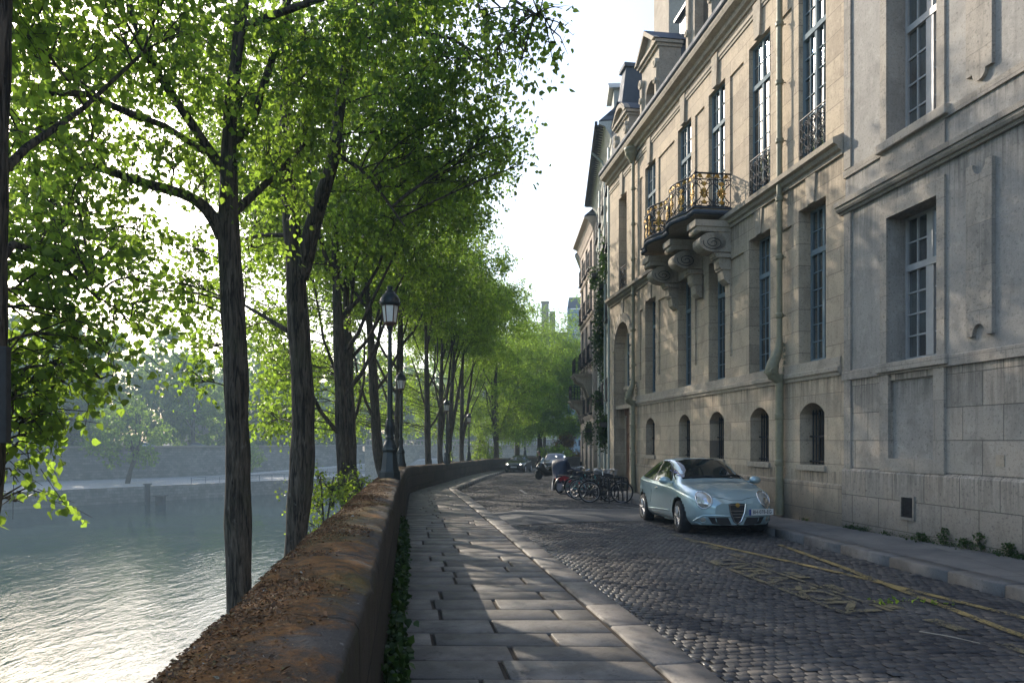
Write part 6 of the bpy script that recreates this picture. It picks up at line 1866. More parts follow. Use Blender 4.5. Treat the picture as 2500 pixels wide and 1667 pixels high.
        for ax in sp['axles']:
            for sg in (-1, 1):
                e = bpy.data.objects.new('wheel', None); COL.objects.link(e); e.parent = s.root; e.location = (ax, sg*sp['track'], R0); e.empty_display_size = .1
                e.rotation_euler = (0, 0, (0 if sg > 0 else math.pi)+(sp.get('steer', 0) if ax > 0 else 0))
                if proto is None:
                    t = MB(); ri = R0*.68
                    t.lathe([(ri, -.10), (R0*.93, -.105), (R0*.985, -.085), (R0, -.05), (R0, .05), (R0*.985, .085), (R0*.93, .105), (ri, .10)], seg=32, axis='y')
                    r = MB(); r.lathe([(ri*1.0, .103), (ri*.97, .112), (ri*.90, .09), (ri*.88, .02), (ri*.2, .0)], seg=28, axis='y')
                    for k in range(5):
                        a = 2*math.pi*k/5
                        for da in (-.17, .17):
                            c, d = math.cos(a+da*.4), math.sin(a+da*.4); c2, d2 = math.cos(a+da), math.sin(a+da)
                            r.tube([(.045*c, .095, .045*d), (ri*.55*c2, .10, ri*.55*d2), (ri*.95*c2, .095, ri*.95*d2)], [.026, .020, .022], 6)
                    r.lathe([(.07, .06), (.065, .11), (.0, .115)], seg=14, axis='y')
                    dk = MB(); dk.lathe([(ri*.88, .015), (.0, .018)], seg=24, axis='y')
                    proto = [t.build('tyre', M_TYRE, e), r.build('rim', sp.get('rim', M_ALU), e), dk.build('hub', M_BLACKP, e)]
                else:
                    for q in proto:
                        c = q.copy(); COL.objects.link(c); c.parent = e
    def place(s, front, back):
        """put the front and rear axle centres over two road points"""
        f, b = Vector(front), Vector(back); d = (f-b); ax = s.sp['axles']
        s.root.location = b.lerp(f, (0-ax[1])/(ax[0]-ax[1])); s.root.rotation_euler = (0, -math.atan2(d.z, d.xy.length), math.atan2(d.y, d.x))

def ell(cx, cy_, rx, ry, n=22, tilt=0.0, egg=0.0):
    out = []
    for k in range(n):
        t = 2*math.pi*k/n; x, y = rx*math.cos(t)*(1+egg*math.sin(t)), ry*math.sin(t)
        out.append((cx+x*math.cos(tilt)-y*math.sin(tilt), cy_+x*math.sin(tilt)+y*math.cos(tilt)))
    return out
def text_mesh(body, size):
    fc = bpy.data.curves.new('t', 'FONT'); fc.body = body; fc.size = size; fc.align_x = 'CENTER'; fc.align_y = 'CENTER'; fc.offset = size*.012; fc.resolution_u = 3
    fo = bpy.data.objects.new('t', fc); COL.objects.link(fo); bpy.context.view_layer.update()
    me = bpy.data.meshes.new_from_object(fo.evaluated_get(bpy.context.evaluated_depsgraph_get())); bpy.data.objects.remove(fo)
    return me

HATCH = dict(x0=-1.97, x1=2.07, axles=(1.25, -1.26), rw=.312, arch=.385, track=.755,
    top=[(-1.97, .66), (-1.94, .92), (-1.86, 1.06), (-1.66, 1.22), (-1.3, 1.37), (-.8, 1.445), (-.3, 1.455), (.05, 1.425), (.40, 1.29), (.86, 1.035), (.95, .995), (1.3, .945), (1.65, .875), (1.86, .80), (1.97, .735), (2.03, .68), (2.07, .63)],
    wid=[(-1.97, .56), (-1.9, .70), (-1.75, .79), (-1.4, .86), (-1.1, .865), (-.5, .835), (.3, .835), (.9, .855), (1.3, .865), (1.6, .835), (1.8, .76), (1.95, .66), (2.03, .54), (2.07, .42)],
    belt=[(-1.97, .6), (-1.7, 1.0), (-1.2, .985), (0, .925), (.8, .885), (1.2, .84), (1.7, .76), (2.0, .63), (2.07, .56)],
    bot=[(-1.97, .33), (-1.6, .22), (-.9, .19), (.9, .19), (1.6, .19), (2.07, .22)],
    roofw=[(-1.97, .48), (-1.5, .52), (-.9, .555), (0, .56), (.45, .60), (.9, .68), (1.2, .70), (1.7, .62), (2.07, .3)])

def blue_car():
    P = m_carpaint('pale_blue_metallic_paint', (.36, .49, .53))
    c = Car('hatchback_car', 'pale metallic blue three door hatchback parked by the right kerb', dict(HATCH, paint=P, steer=R(-5)))
    for ax, sg in (('+y', 1), ('-y', -1)):
        win = [(.60, .935), (.45, 1.05), (.22, 1.20), (-.02, 1.315), (-.35, 1.375), (-.75, 1.37), (-1.08, 1.29), (-1.33, 1.16), (-1.44, 1.06), (-1.40, 1.015), (-1.1, .99), (-.4, .955), (.2, .935)]
        g = c.patch('side_window', win, ax, M_CGLASS, .006, div=12)
        m = MB(); c.line(m, win, ax, .009, .006, True); c.line(m, [(-.52, .96), (-.56, 1.37)], ax, .016, .006); m.build('window_trim', M_BLACKP, g)
        m = MB()
        c.line(m, [(.86, .90), (.80, .6), (.72, .33), (.60, .26)], ax, .004, .0); c.line(m, [(-.52, .95), (-.60, .75), (-.68, .5), (-.80, .30), (-.6, .26), (.60, .26)], ax, .004, .0)
        dr = m.build('door_seam', M_BLACKP, c.root)
        h = MB(); q = [c.cast(-.30+.17*k/6, .80+.004*k, ax, .010+.020*math.sin(math.pi*k/6)) for k in range(7)]; h.tube(q, .013, 6); h.build('door_handle', M_CHROME, c.root)
        m = MB(); c.line(m, [(-.78, .34), (-.2, .365), (.66, .395)], ax, .022, -.004); m.build('sill_crease', P, c.root)
        # mirror
        m = MB(); b = c.cast(.66, .96, ax, 0)
        m.tube([b, b+Vector((.0, sg*.09, -.005))], .028, 8)
        bmm = bmesh.new(); bmesh.ops.create_uvsphere(bmm, u_segments=14, v_segments=9, radius=1)
        for v in bmm.verts: v.co = Vector((v.co.x*.075+(.03 if v.co.x > 0 else 0), v.co.y*.115, v.co.z*.078))
        m.bm(bmm, Matrix.Translation(b+Vector((.02, sg*.19, .035))), True); mo = m.build('wing_mirror', P, c.root)
        m = MB(); m.prism([(b.y+sg*(.10+.17*(k in (1, 2))), b.z-.02+.11*(k in (2, 3))) for k in range(4)], b.x-.045, b.x-.05, 'yz'); m.build('mirror_glass', M_CGLASS, mo)
        # headlight: teardrop lens with chrome rim, fog lamp, side of the lower intake
        hl = ell(sg*.575, .665, .125, .150, 24, sg*.28, .18)
        lo = c.patch('headlight', hl, '+x', M_LENS, .004, div=8, dome=.022)
        m = MB(); c.line(m, hl, '+x', .013, .008, True); m.build('headlight_rim', M_CHROME, lo)
        m = c.patch('headlight_bulb', ell(sg*.555, .635, .045, .052, 16), '+x', M_CHROME, .03, lo, div=4, dome=.012)
        it = [(sg*.11, .225), (sg*.175, .355), (sg*.53, .365), (sg*.46, .245), (sg*.3, .222)]
        c.patch('air_intake', it[::-1] if sg < 0 else it, '+x', M_BLACKP, .004, div=8)
        fl = c.patch('fog_lamp', ell(sg*.60, .315, .042, .042, 14), '+x', M_LENS, .012, div=4, dome=.01)
        m = MB(); c.line(m, ell(sg*.60, .315, .052, .052, 16), '+x', .012, .006, True); m.build('fog_lamp_rim', P, fl)
        m = MB(); c.line(m, [(sg*.14, .375), (sg*.40, .395), (sg*.60, .385), (sg*.685, .33), (sg*.72, .27)], '+x', .020, .004); c.line(m, [(sg*.72, .265), (sg*.60, .235), (sg*.35, .208), (sg*.08, .204)], '+x', .020, .006); m.build('intake_lip', P, c.root)
        # tail lamp
        c.patch('tail_lamp', ell(sg*.60, .86, .08, .08, 16), '-x', simple('red_lamp', (.25, .01, .01), .2), .006, div=4, dome=.01)
    ws = [(-.70, 1.015), (-.66, 1.10), (-.60, 1.24), (-.535, 1.375), (-.3, 1.402), (0, 1.408), (.3, 1.402), (.535, 1.375), (.60, 1.24), (.66, 1.10), (.70, 1.015), (.4, 1.035), (0, 1.045), (-.4, 1.035)]
    g = c.patch('windscreen', ws, '+x', M_CGLASS, .005, div=14)
    m = MB(); c.line(m, ws, '+x', .012, .004, True); m.build('windscreen_seal', M_BLACKP, g)
    m = MB(); c.line(m, [(-.62, 1.03), (-.1, 1.075), (.05, 1.06)], '+x', .010, .018); c.line(m, [(0.0, 1.05), (.5, 1.085), (.62, 1.06)], '+x', .010, .018); m.build('wiper', M_BLACKP, c.root)
    st = MB()
    for z in (1.075, 1.13, 1.165):
        q = [c.cast(-.645+dx, z+dz, '+x', .009) for dx, dz in ((0, 0), (.045, 0), (.045, .022), (0, .022))]; st.add(q, [(0, 1, 2, 3)])
    st.build('sticker', M_PBLUE, g)
    c.patch('rear_window', [(-.6, 1.08), (.6, 1.08), (.5, 1.30), (-.5, 1.30)], '-x', M_CGLASS, .005, div=8)
    # bonnet shut line
    m = MB(); c.line(m, [(-.66, .70), (-.42, .725), (-.22, .70), (-.10, .665), (.10, .665), (.22, .70), (.42, .725), (.66, .70)], '+x', .0045, 0); m.build('bonnet_seam', M_BLACKP, c.root)
    # shield grille with bars, chrome frame and round badge
    sh = [(-.155, .605), (-.135, .45), (-.07, .29), (0, .232), (.07, .29), (.135, .45), (.155, .605), (0, .618)]
    go = c.patch('grille', sh, '+x', M_BLACKP, .004, div=8)
    m = MB(); c.line(m, sh[:7], '+x', .016, .010); m.build('grille_frame', M_CHROME, go)
    m = MB()
    for z, wv in ((.585, .145), (.475, .125), (.415, .105), (.36, .08)): c.line(m, [(-wv, z), (0, z), (wv, z)], '+x', .006, .010)
    m.build('grille_bar', M_CHROME, go)
    c.patch('badge', ell(0, .585, .040, .040, 18), '+x', M_GOLD, .022, go, div=4, dome=.008)
    # offset number plate
    pc = c.cast(.425, .455, '+x', .02); pn = (c.cast(.60, .455, '+x', .02)-c.cast(.25, .455, '+x', .02)).normalized()
    px_ = Vector((-pn.x, -pn.y, 0)).normalized() if pn.y < 0 else pn; px_ = Vector((px_.x*.75, px_.y, 0)).normalized(); pz = Vector((0, 0, 1)); py = px_.cross(pz)
    M4 = Matrix(((px_.x, py.x, pz.x, pc.x+.025), (px_.y, py.y, pz.y, pc.y), (px_.z, py.z, pz.z, pc.z), (0, 0, 0, 1)))
    m = MB(); m.box((-.26, -.006, -.056), (.26, .006, .056)); po = m.build('number_plate', M_PLATE, c.root); po.matrix_local = M4
    m = MB(); m.box((-.26, .006, -.055), (-.215, .010, .055)); m.box((-.26, -.010, -.055), (-.215, -.006, .055)); m.build('plate_band', M_PBLUE, po)
    PSG = 1       # reads from the front
    tm = text_mesh('BH-078-EG', .098)
    sgn = 1 if (M4.to_3x3() @ Vector((0, 1, 0))).x > 0 else -1
    for v in tm.vertices: v.co = Vector((v.co.x*PSG*.88+.02, sgn*.0085, v.co.y))
    if sgn < 0:
        for v in tm.vertices: v.co.x = v.co.x
    link('plate_lettering', tm, M_INK, po)
    m = MB(); m.tube([(-.55, 0, 1.43), (-.62, 0, 1.62)], .006, 5); m.build('aerial', M_BLACKP, c.root)
    f = road_pt(4.06, 13.95); b = road_pt(3.84, 16.45); f.z -= .008; b.z -= .008
    c.place(f, b)
    return c
BLUE = blue_car()

def plain_car(name, label, spec, paint, front, back, lit=False, estate=False):
    c = Car(name, label, dict(spec, paint=paint))
    zt = max(p[1] for p in spec['top']); zr_ = spec.get('wb', 1.0)
    for ax, sg in (('+y', 1), ('-y', -1)):
        rear = -1.75 if estate else -1.35
        c.patch('side_window', [(.62, zr_-.05), (.1, zt-.16), (-.6, zt-.09), (rear+.3, zt-.14), (rear, zr_+.02), (-.4, zr_-.03)], ax, M_CGLASS, .006, div=8)
        h = ell(sg*.60, .70, .16, .062, 16, sg*.2)
        ho_ = c.patch('headlight', h, '+x', M_LENS, .01, div=5, dome=.01)
        if lit: c.patch('headlight_bulb', ell(sg*.55, .695, .05, .035, 12), '+x', M_LIT, .03, ho_, div=3)
        m = MB(); b = c.cast(.62, zr_+.02, ax, 0); bmm = bmesh.new(); bmesh.ops.create_uvsphere(bmm, u_segments=10, v_segments=7, radius=1)
        m.bm(bmm, Matrix.Translation(b+Vector((0, sg*.14, .03))) @ Matrix.Diagonal((.07, .11, .075, 1)), True); m.build('wing_mirror', paint, c.root)
        c.patch('fog_lamp', ell(sg*.6, .33, .05, .035, 10), '+x', M_LENS, .01, div=3)
    c.patch('windscreen', [(-.66, zr_+.02), (-.53, zt-.07), (0, zt-.045), (.53, zt-.07), (.66, zr_+.02), (0, zr_+.05)], '+x', M_CGLASS, .005, div=8)
    c.patch('grille', [(-.42, .56), (-.36, .66), (.36, .66), (.42, .56)], '+x', M_BLACKP, .006, div=5); c.patch('air_intake', [(-.45, .26), (-.5, .40), (.5, .40), (.45, .26)], '+x', M_BLACKP, .006, div=5)
    m = MB(); c.line(m, [(-.5, .69), (-.1, .655), (.1, .655), (.5, .69)], '+x', .012, .008); m.build('chrome_trim', M_CHROME, c.root)
    q = c.cast(0, .48, '+x', .02); m = MB(); m.box((q.x, -.26, .43), (q.x+.012, .26, .54)); m.build('number_plate', M_PLATE, c.root)
    c.place(front, back)
    return c
M_DARKP = m_carpaint('very_dark_grey_paint', (.016, .018, .024)); M_BLKP = m_carpaint('black_paint', (.010, .010, .012)); M_SILV = m_carpaint('pale_silver_paint', (.40, .46, .50))
def rp3(X, Y):
    v = road_pt(X, Y) if Y < 57 else Vector((X, Y, float(zp(Y))-.12)); return v
plain_car('hatchback_car', 'dark grey hatchback driving towards the camera with headlights lit', dict(HATCH, wb=.98, rim=M_ALU), M_DARKP, rp3(.32, 61.0), rp3(.85, 63.4), True)
SUV = dict(HATCH, rw=.345, arch=.42, track=.78,
    top=[(-2.2, .75), (-2.16, 1.1), (-2.0, 1.45), (-1.7, 1.60), (-1.0, 1.65), (-.2, 1.65), (.1, 1.61), (.45, 1.42), (.9, 1.15), (1.0, 1.11), (1.4, 1.07), (1.8, .99), (2.0, .86), (2.1, .66)],
    belt=[(-2.2, .7), (-1.8, 1.1), (0, 1.04), (.8, 1.0), (1.2, .96), (1.7, .86), (2.1, .55)], x0=-2.2, x1=2.1,
    wid=[(-2.2, .66), (-2.05, .82), (-1.6, .90), (0, .90), (1.2, .91), (1.7, .86), (1.95, .72), (2.1, .5)], bot=[(-2.2, .38), (-1.6, .27), (1.6, .26), (2.1, .3)],
    roofw=[(-2.2, .58), (-1.6, .64), (0, .64), (.45, .66), (.9, .74), (1.2, .76), (1.7, .68), (2.1, .4)], wb=1.10)
sv = plain_car('estate_car', 'black tall estate car with roof rails parked behind the motor scooter', SUV, M_BLKP, rp3(3.10, 53.2), rp3(3.45, 55.8), False, True)
m = MB()
for s in (-1, 1): m.tube([(.05, s*.60, 1.66), (-.1, s*.62, 1.72), (-1.5, s*.62, 1.72), (-1.7, s*.60, 1.64)], .02, 6)
m.build('roof_rail', M_CHROME, sv.root)
e = E(4.2, 16); plain_car('hatchback_car', 'pale blue car on the far quay, between the second lamp and the parapet', dict(HATCH, wb=.98), M_SILV, (e[0]+1.25, e[1], -6.0), (e[0]-1.25, e[1]-.4, -6.0))
e = E(.85, 28); plain_car('hatchback_car', 'silver car on the upper far road above the embankment wall', dict(HATCH, wb=.98), M_SILV, (e[0]+.9, e[1]+.9, -1.8), (e[0]-.9, e[1]-.9, -1.8))
e = E(1.3, 29); plain_car('hatchback_car', 'dark car on the upper far road in front of the bright gap', dict(HATCH, wb=.98), M_DARKP, (e[0]+.9, e[1]+.9, -1.8), (e[0]-.9, e[1]-.9, -1.8))
def van():
    e = at(924, 1075, 158); root = empty('delivery_van', (e[0], 158, -6.2), R(200), 'white box van parked on the far quay, left of the nearest lamp base', 'van')
    m = MB(); m.box((-2.6, -1, .45), (1.0, 1, 2.6), .06); m.build('box_body', M_PLATE, root)
    m = MB(); m.prism([(1.0, .4), (2.5, .4), (2.5, 1.0), (2.2, 1.2), (1.7, 2.0), (1.0, 2.05)], -.95, .95); m.build('cab', M_PLATE, root)
    m = MB(); m.quad((2.21, -.8, 1.22), (2.21, .8, 1.22), (1.74, .75, 1.96), (1.74, -.75, 1.96)); m.build('windscreen', M_CGLASS, root)
    for x in (1.7, -1.7):
        for s in (-1, 1):
            m = MB(); m.lathe([(.1, -.1), (.36, -.1), (.36, .1), (.1, .1)], (x, s*.85, .36), 14, 'y'); m.build('wheel', M_TYRE, root)
van()

# ------------------------------------------------------------------ bicycles and the rack
M_SPOKE = simple('steel_spokes', (.35, .35, .36), .35, .9)
def bicycle(label, front, back, frame, guard, basket=None, panel=None, lean=R(4), saddle=M_BLACKP, city=True, tilt=0, tyre_w=.019):
    """front/back: wheel contact points on the ground"""
    f, b = Vector(front), Vector(back); d = f-b
    root = empty('bicycle', b.lerp(f, .5), 0, label, 'bicycle', 'bicycles at the bicycle rack')
    root.rotation_euler = (lean, 0, math.atan2(d.y, d.x)); L = d.xy.length/2
    Rw = .335
    for x, nm in ((L, 'wheel'), (-L, 'wheel')):
        m = MB(); m.tube([(x+Rw*math.cos(a), 0, Rw+Rw*math.sin(a)) for a in np.linspace(0, 2*math.pi, 33)[:-1]], tyre_w, 6, closed=True); wo = m.build(nm, M_TYRE, root)
        m = MB(); m.tube([(x+(Rw-.03)*math.cos(a), 0, Rw+(Rw-.03)*math.sin(a)) for a in np.linspace(0, 2*math.pi, 33)[:-1]], .011, 5, closed=True); m.build('rim', M_SPOKE, wo)
        m = MB()
        for k in range(16):
            a = 2*math.pi*k/16; m.tube([(x, .02*(1 if k % 2 else -1), Rw), (x+(Rw-.03)*math.cos(a+.2*(1 if k % 2 else -1)), 0, Rw+(Rw-.03)*math.sin(a+.2*(1 if k % 2 else -1)))], .0024, 3, cap=False)
        m.lathe([(.0, -.05), (.022, -.045), (.022, .045), (0, .05)], (x, 0, Rw), 8, 'y'); m.build('spokes', M_SPOKE, wo)
    fr = MB(); bb = (-.05, 0, .30); st = (-.20, 0, .72); hd = (L-.24, 0, .82); hb = (L-.17, 0, .60)
    fr.tube([bb, st], .018, 8); fr.tube([bb, hb], .022, 8)
    if city: fr.tube([(-.13, 0, .52), (L-.20, 0, .70)], .018, 8)
    else: fr.tube([st, hd], .018, 8)
    fr.tube([hb, hd], .022, 8)
    for s in (-1, 1):
        fr.tube([st, (-L, s*.05, Rw)], .010, 6); fr.tube([bb, (-L, s*.05, Rw)], .011, 6); fr.tube([hb, (L-.02, s*.05, .50), (L, s*.05, Rw)], .013, 6)
    fr.build('frame', frame, root)
    m = MB()
    for x, a0, a1 in ((L, .3, 2.6), (-L, .35, 3.3)):
        an = np.linspace(a0, a1, 16); R1 = Rw+.035
        v = []; 
        for a in an: v += [(x+R1*math.cos(a), -.032, Rw+R1*math.sin(a)), (x+(R1+.012)*math.cos(a), 0, Rw+(R1+.012)*math.sin(a)), (x+R1*math.cos(a), .032, Rw+R1*math.sin(a))]
        m.add(v, [(3*i+j, 3*i+j+1, 3*i+j+4, 3*i+j+3) for i in range(15) for j in (0, 1)], True)
    m.build('mudguard', guard, root)
    m = MB(); m.tube([st, (-.235, 0, .86)], .014, 6); 
    bmm = bmesh.new(); bmesh.ops.create_uvsphere(bmm, u_segments=12, v_segments=8, radius=1)
    for v in bmm.verts: v.co = Vector((v.co.x*.14, v.co.y*(.085 if v.co.x < 0 else .04), v.co.z*.04))
    m.bm(bmm, Matrix.Translation((-.25, 0, .89)), True); m.build('saddle', saddle, root)
    m = MB(); m.tube([hd, (L-.27, 0, .98)], .015, 6)
    for s in (-1, 1): m.tube([(L-.27, 0, .98), (L-.22, s*.10, 1.02), (L-.28, s*.24, 1.04), (L-.42, s*.29, 1.0)], .012, 6)
    m.build('handlebar', M_CHROME, root)
    m = MB()
    m.lathe([(.0, -.01), (.085, -.008), (.085, .008), (0, .01)], (bb[0], -.04, bb[2]), 16, 'y')
    for s in (-1, 1): m.tube([(bb[0], s*.06, bb[2]), (bb[0]+s*.09, s*.08, bb[2]-s*.14), (bb[0]+s*.09, s*.16, bb[2]-s*.14)], .012, 5)
    m.tube([(bb[0], -.045, bb[2]+.08), (-L, -.045, Rw+.04)], .007, 4); m.tube([(bb[0], -.045, bb[2]-.08), (-L, -.045, Rw-.04)], .007, 4); m.build('crank', M_BLACKP, root)
    m = MB(); m.box((-L-.22, -.07, .73), (-L+.24, .07, .745)); m.tube([(-L, .06, Rw), (-L-.12, .06, .73)], .007, 4); m.tube([(-L, -.06, Rw), (-L-.12, -.06, .73)], .007, 4); m.build('luggage_rack', M_IRON, root)
    m = MB(); m.lathe([(.0, .015), (.03, .01), (.03, -.01), (0, -.012)], (-L-.33, 0, .60), 10, 'x'); m.build('rear_lamp', simple('red_reflector', (.5, .03, .02), .25), root)
    if panel:
        m = MB(); m.prism([(-L+.37*math.cos(a), Rw+.37*math.sin(a)) for a in np.linspace(.5, 2.3, 10)]+[(-L+.22*math.cos(a), Rw+.22*math.sin(a)) for a in np.linspace(2.3, .5, 10)], -.055, -.045); m.prism([(-L+.37*math.cos(a), Rw+.37*math.sin(a)) for a in np.linspace(.5, 2.3, 10)]+[(-L+.22*math.cos(a), Rw+.22*math.sin(a)) for a in np.linspace(2.3, .5, 10)], .045, .055); m.build('wheel_panel', panel, root)
    if basket:
        m = MB(); x0, x1, z0, z1 = L-.10, L+.26, .74, 1.0
        for z, q in ((z0, .0), (z0+.12, .02), (z1, .045)): m.tube([(x0-q, -.14-q, z), (x1+q, -.14-q, z), (x1+q, .14+q, z), (x0-q, .14+q, z)], .008, 4, closed=True)
        for k in range(9):
            t = k/8
            for s in (-1, 1): m.tube([(lerp(x0, x1, t), s*.14, z0), (lerp(x0-.045, x1+.045, t), s*.185, z1)], .005, 3); 
            m.tube([(x1, lerp(-.14, .14, t), z0), (x1+.045, lerp(-.185, .185, t), z1)], .005, 3); m.tube([(x0, lerp(-.14, .14, t), z0), (x0-.045, lerp(-.185, .185, t), z1)], .005, 3); m.tube([(lerp(x0, x1, t), -.14, z0), (lerp(x0, x1, t), .14, z0)], .005, 3)
        m.build('basket', basket, root)
    return root
M_TEAL = simple('teal_paint', (.02, .22, .22), .4, .1); M_REDP = simple('red_plastic', (.30, .02, .035), .4); M_SILVER = simple('silver_mudguard', (.48, .48, .48), .3, .7); M_BLKF = simple('black_bike_paint', (.015, .015, .016), .35, .2); M_GREYB = simple('grey_basket', (.34, .34, .36), .5, .4)
bicycle('black city bicycle nearest the camera at the rack, shown side on', road_pt(3.46, 22.55), road_pt(2.46, 22.75), M_BLKF, M_BLKF, None, None, R(5))
bicycle('bicycle with pale silver mudguards leaning behind the nearest black one', road_pt(3.15, 23.35), road_pt(2.20, 24.0), M_BLKF, M_SILVER, None, None, R(-4))
bicycle('teal bicycle with a grey front basket at the rack', road_pt(3.05, 24.5), road_pt(2.15, 25.2), M_TEAL, M_BLKF, M_GREYB, None, R(3))
bicycle('dark bicycle with chrome handlebars and basket, deepest in the rack', road_pt(3.35, 25.3), road_pt(2.5, 25.9), M_BLKF, M_SILVER, M_GREYB, None, R(-3), saddle=simple('brown_saddle', (.12, .06, .03), .5))
bicycle('teal share bicycle with a red rear wheel panel before the covered scooter', road_pt(3.02, 27.85), road_pt(1.98, 27.55), M_TEAL, M_BLKF, None, M_REDP, R(3), tyre_w=.024)
def rack():
    root = empty('bicycle_rack', road_pt(3.3, 22.3), R(90), 'black tubular bicycle rack with rounded hoops at the kerb', 'rack')
    # local x runs along the kerb away from the camera, y towards the road
    n = 8
    for k in range(n):
        x = k*.47; m = MB(); w2 = .32; z0, z1 = .40, .80
        pts = []
        for cx, cz, a0 in ((w2-.1, z1-.1, 0), (-w2+.1, z1-.1, 90), (-w2+.1, z0+.1, 180), (w2-.1, z0+.1, 270)):
            for q in range(5): a = R(a0+q*22.5); pts.append((x, cx+.1*math.cos(a), cz+.1*math.sin(a)))
        m.tube(pts, .021, 6, closed=True)
        for y in (-w2+.03, w2-.03): m.tube([(x, y, 0), (x, y, z1-.08)], .021, 6)
        for y in (-.1, .1): m.tube([(x, y, z0), (x, y, z1)], .017, 6)
        m.build('hoop', M_IRON, root)
    m = MB()
    for y in (-.29, .29): m.tube([(0, y, .42), ((n-1)*.47, y, .42)], .02, 6)
    m.build('rail', M_IRON, root)
    root.rotation_euler = (0, -.012, R(98))
rack()
p = at(1418, 1075, 42.5); m = MB(); m.tube([(0, 0, 0), (0, 0, .92)], .055, 10); m.lathe([(.06, .9), (.075, .94), (.06, 1.0), (.0, 1.03)], (0, 0, 0), 10)
b_ = m.build('bollard', M_IRON, None, (p[0], 42.5, float(zr(42.5)))); tag(b_, 'slim black iron bollard on the pavement beside the rosy house', 'bollard')
p = at(1417, 1075, 66); m = MB(); m.tube([(0, 0, 0), (0, 0, 2.6)], .035, 8); so_ = m.build('sign_post', M_IRON, None, (p[0], 66, -2.7)); tag(so_, 'thin dark sign post before the copper leaved bush', 'sign post')
m = MB(); m.box((-.18, -.03, 2.2), (.18, -.01, 2.75), .005); m.build('sign_plate', M_LEAD, so_)

# ------------------------------------------------------------------ motor scooter and the covered one
def scooter():
    f, b = road_pt(1.68, 45.0), road_pt(3.02, 45.7); d = f-b
    root = empty('motor_scooter', b.lerp(f, .5), math.atan2(d.y, d.x), 'black touring motor scooter with a clear windscreen parked at an angle', 'scooter'); L = d.xy.length/2
    for x in (L, -L):
        m = MB(); m.lathe([(.17, -.06), (.25, -.065), (.275, -.03), (.275, .03), (.25, .065), (.17, .06)], (x, 0, .275), 24, 'y'); wo = m.build('wheel', M_TYRE, root)
        m = MB(); m.lathe([(.17, -.055), (.15, -.03), (.04, -.03), (.04, .03), (.15, .03), (.17, .055)], (x, 0, .275), 16, 'y'); m.build('rim', M_BLACKP, wo)
    def loft(rows, n=18):
        m = MB(); vs = []
        for x, zc, hy, hz in rows:
            for k in range(n): a = 2*math.pi*k/n; vs.append((x, hy*math.copysign(abs(math.cos(a))**.7, math.cos(a)), zc+hz*math.copysign(abs(math.sin(a))**.8, math.sin(a))))
        m.add(vs, [(i*n+k, i*n+(k+1) % n, (i+1)*n+(k+1) % n, (i+1)*n+k) for i in range(len(rows)-1) for k in range(n)], True)
        m.add(vs[:n], [tuple(range(n))]); m.add(vs[-n:], [tuple(range(n))]); return m
    loft([(-L-.35, .72, .05, .06), (-L-.2, .70, .17, .14), (-L+.15, .62, .21, .24), (-.2, .48, .22, .26), (.15, .40, .22, .22), (.38, .52, .24, .34), (.55, .72, .27, .36), (.72, .78, .24, .26), (.86, .76, .12, .14), (.92, .74, .03, .05)]).build('body', M_BLKP, root)
    loft([(L-.28, .50, .05, .03), (L-.1, .56, .09, .06), (L+.1, .55, .09, .05), (L+.28, .44, .05, .03)]).build('front_mudguard', M_BLKP, root)
    loft([(-L-.25, .88, .1, .03), (-L, .90, .17, .06), (-.35, .84, .17, .06), (-.15, .80, .15, .06), (.1, .76, .10, .04)]).build('saddle', M_BLACKP, root)
    m = MB(); v = []
    for k in range(7):
        y = -.27+.09*k; c = 1-(y/.27)**2
        v += [(.55+.12*c, y, 1.0), (.38+.10*c, y*.85, 1.0+.38*(.75+.25*c))]
    m.add(v, [(2*k, 2*k+2, 2*k+3, 2*k+1) for k in range(6)], True)
    n = NT('clear_windscreen'); gl = n.bsdf((.35, .45, .5), .08, spec=.8); t = n.new('BsdfTransparent'); mx = n.new('MixShader'); mx.inputs[0].default_value = .55; n.t.links.new(t.outputs[0], mx.inputs[1]); n.t.links.new(gl, mx.inputs[2])
    m.build('windscreen', n.done(mx.outputs[0]), root)
    m = MB(); m.tube([(.42, -.36, 1.02), (.5, -.12, 1.0), (.5, .12, 1.0), (.42, .36, 1.02)], .018, 6)
    for s in (-1, 1): m.tube([(.5, s*.25, 1.0), (.56, s*.40, 1.16)], .01, 5); m.lathe([(.0, -.02), (.06, -.015), (.06, .015), (0, .02)], (.56, s*.42, 1.18), 10, 'x')
    m.build('handlebar', M_BLACKP, root)
    for s in (-1, 1):
        m = MB(); m.lathe([(.06, 0), (.05, .05), (0, .06)], (.82, s*.12, .80), 12, 'x'); m.build('headlight', M_LENS, root)
        m = MB(); m.tube([(L-.14, s*.09, .62), (L, s*.09, .275)], .022, 6); m.build('fork', M_BLACKP, root)
scooter()

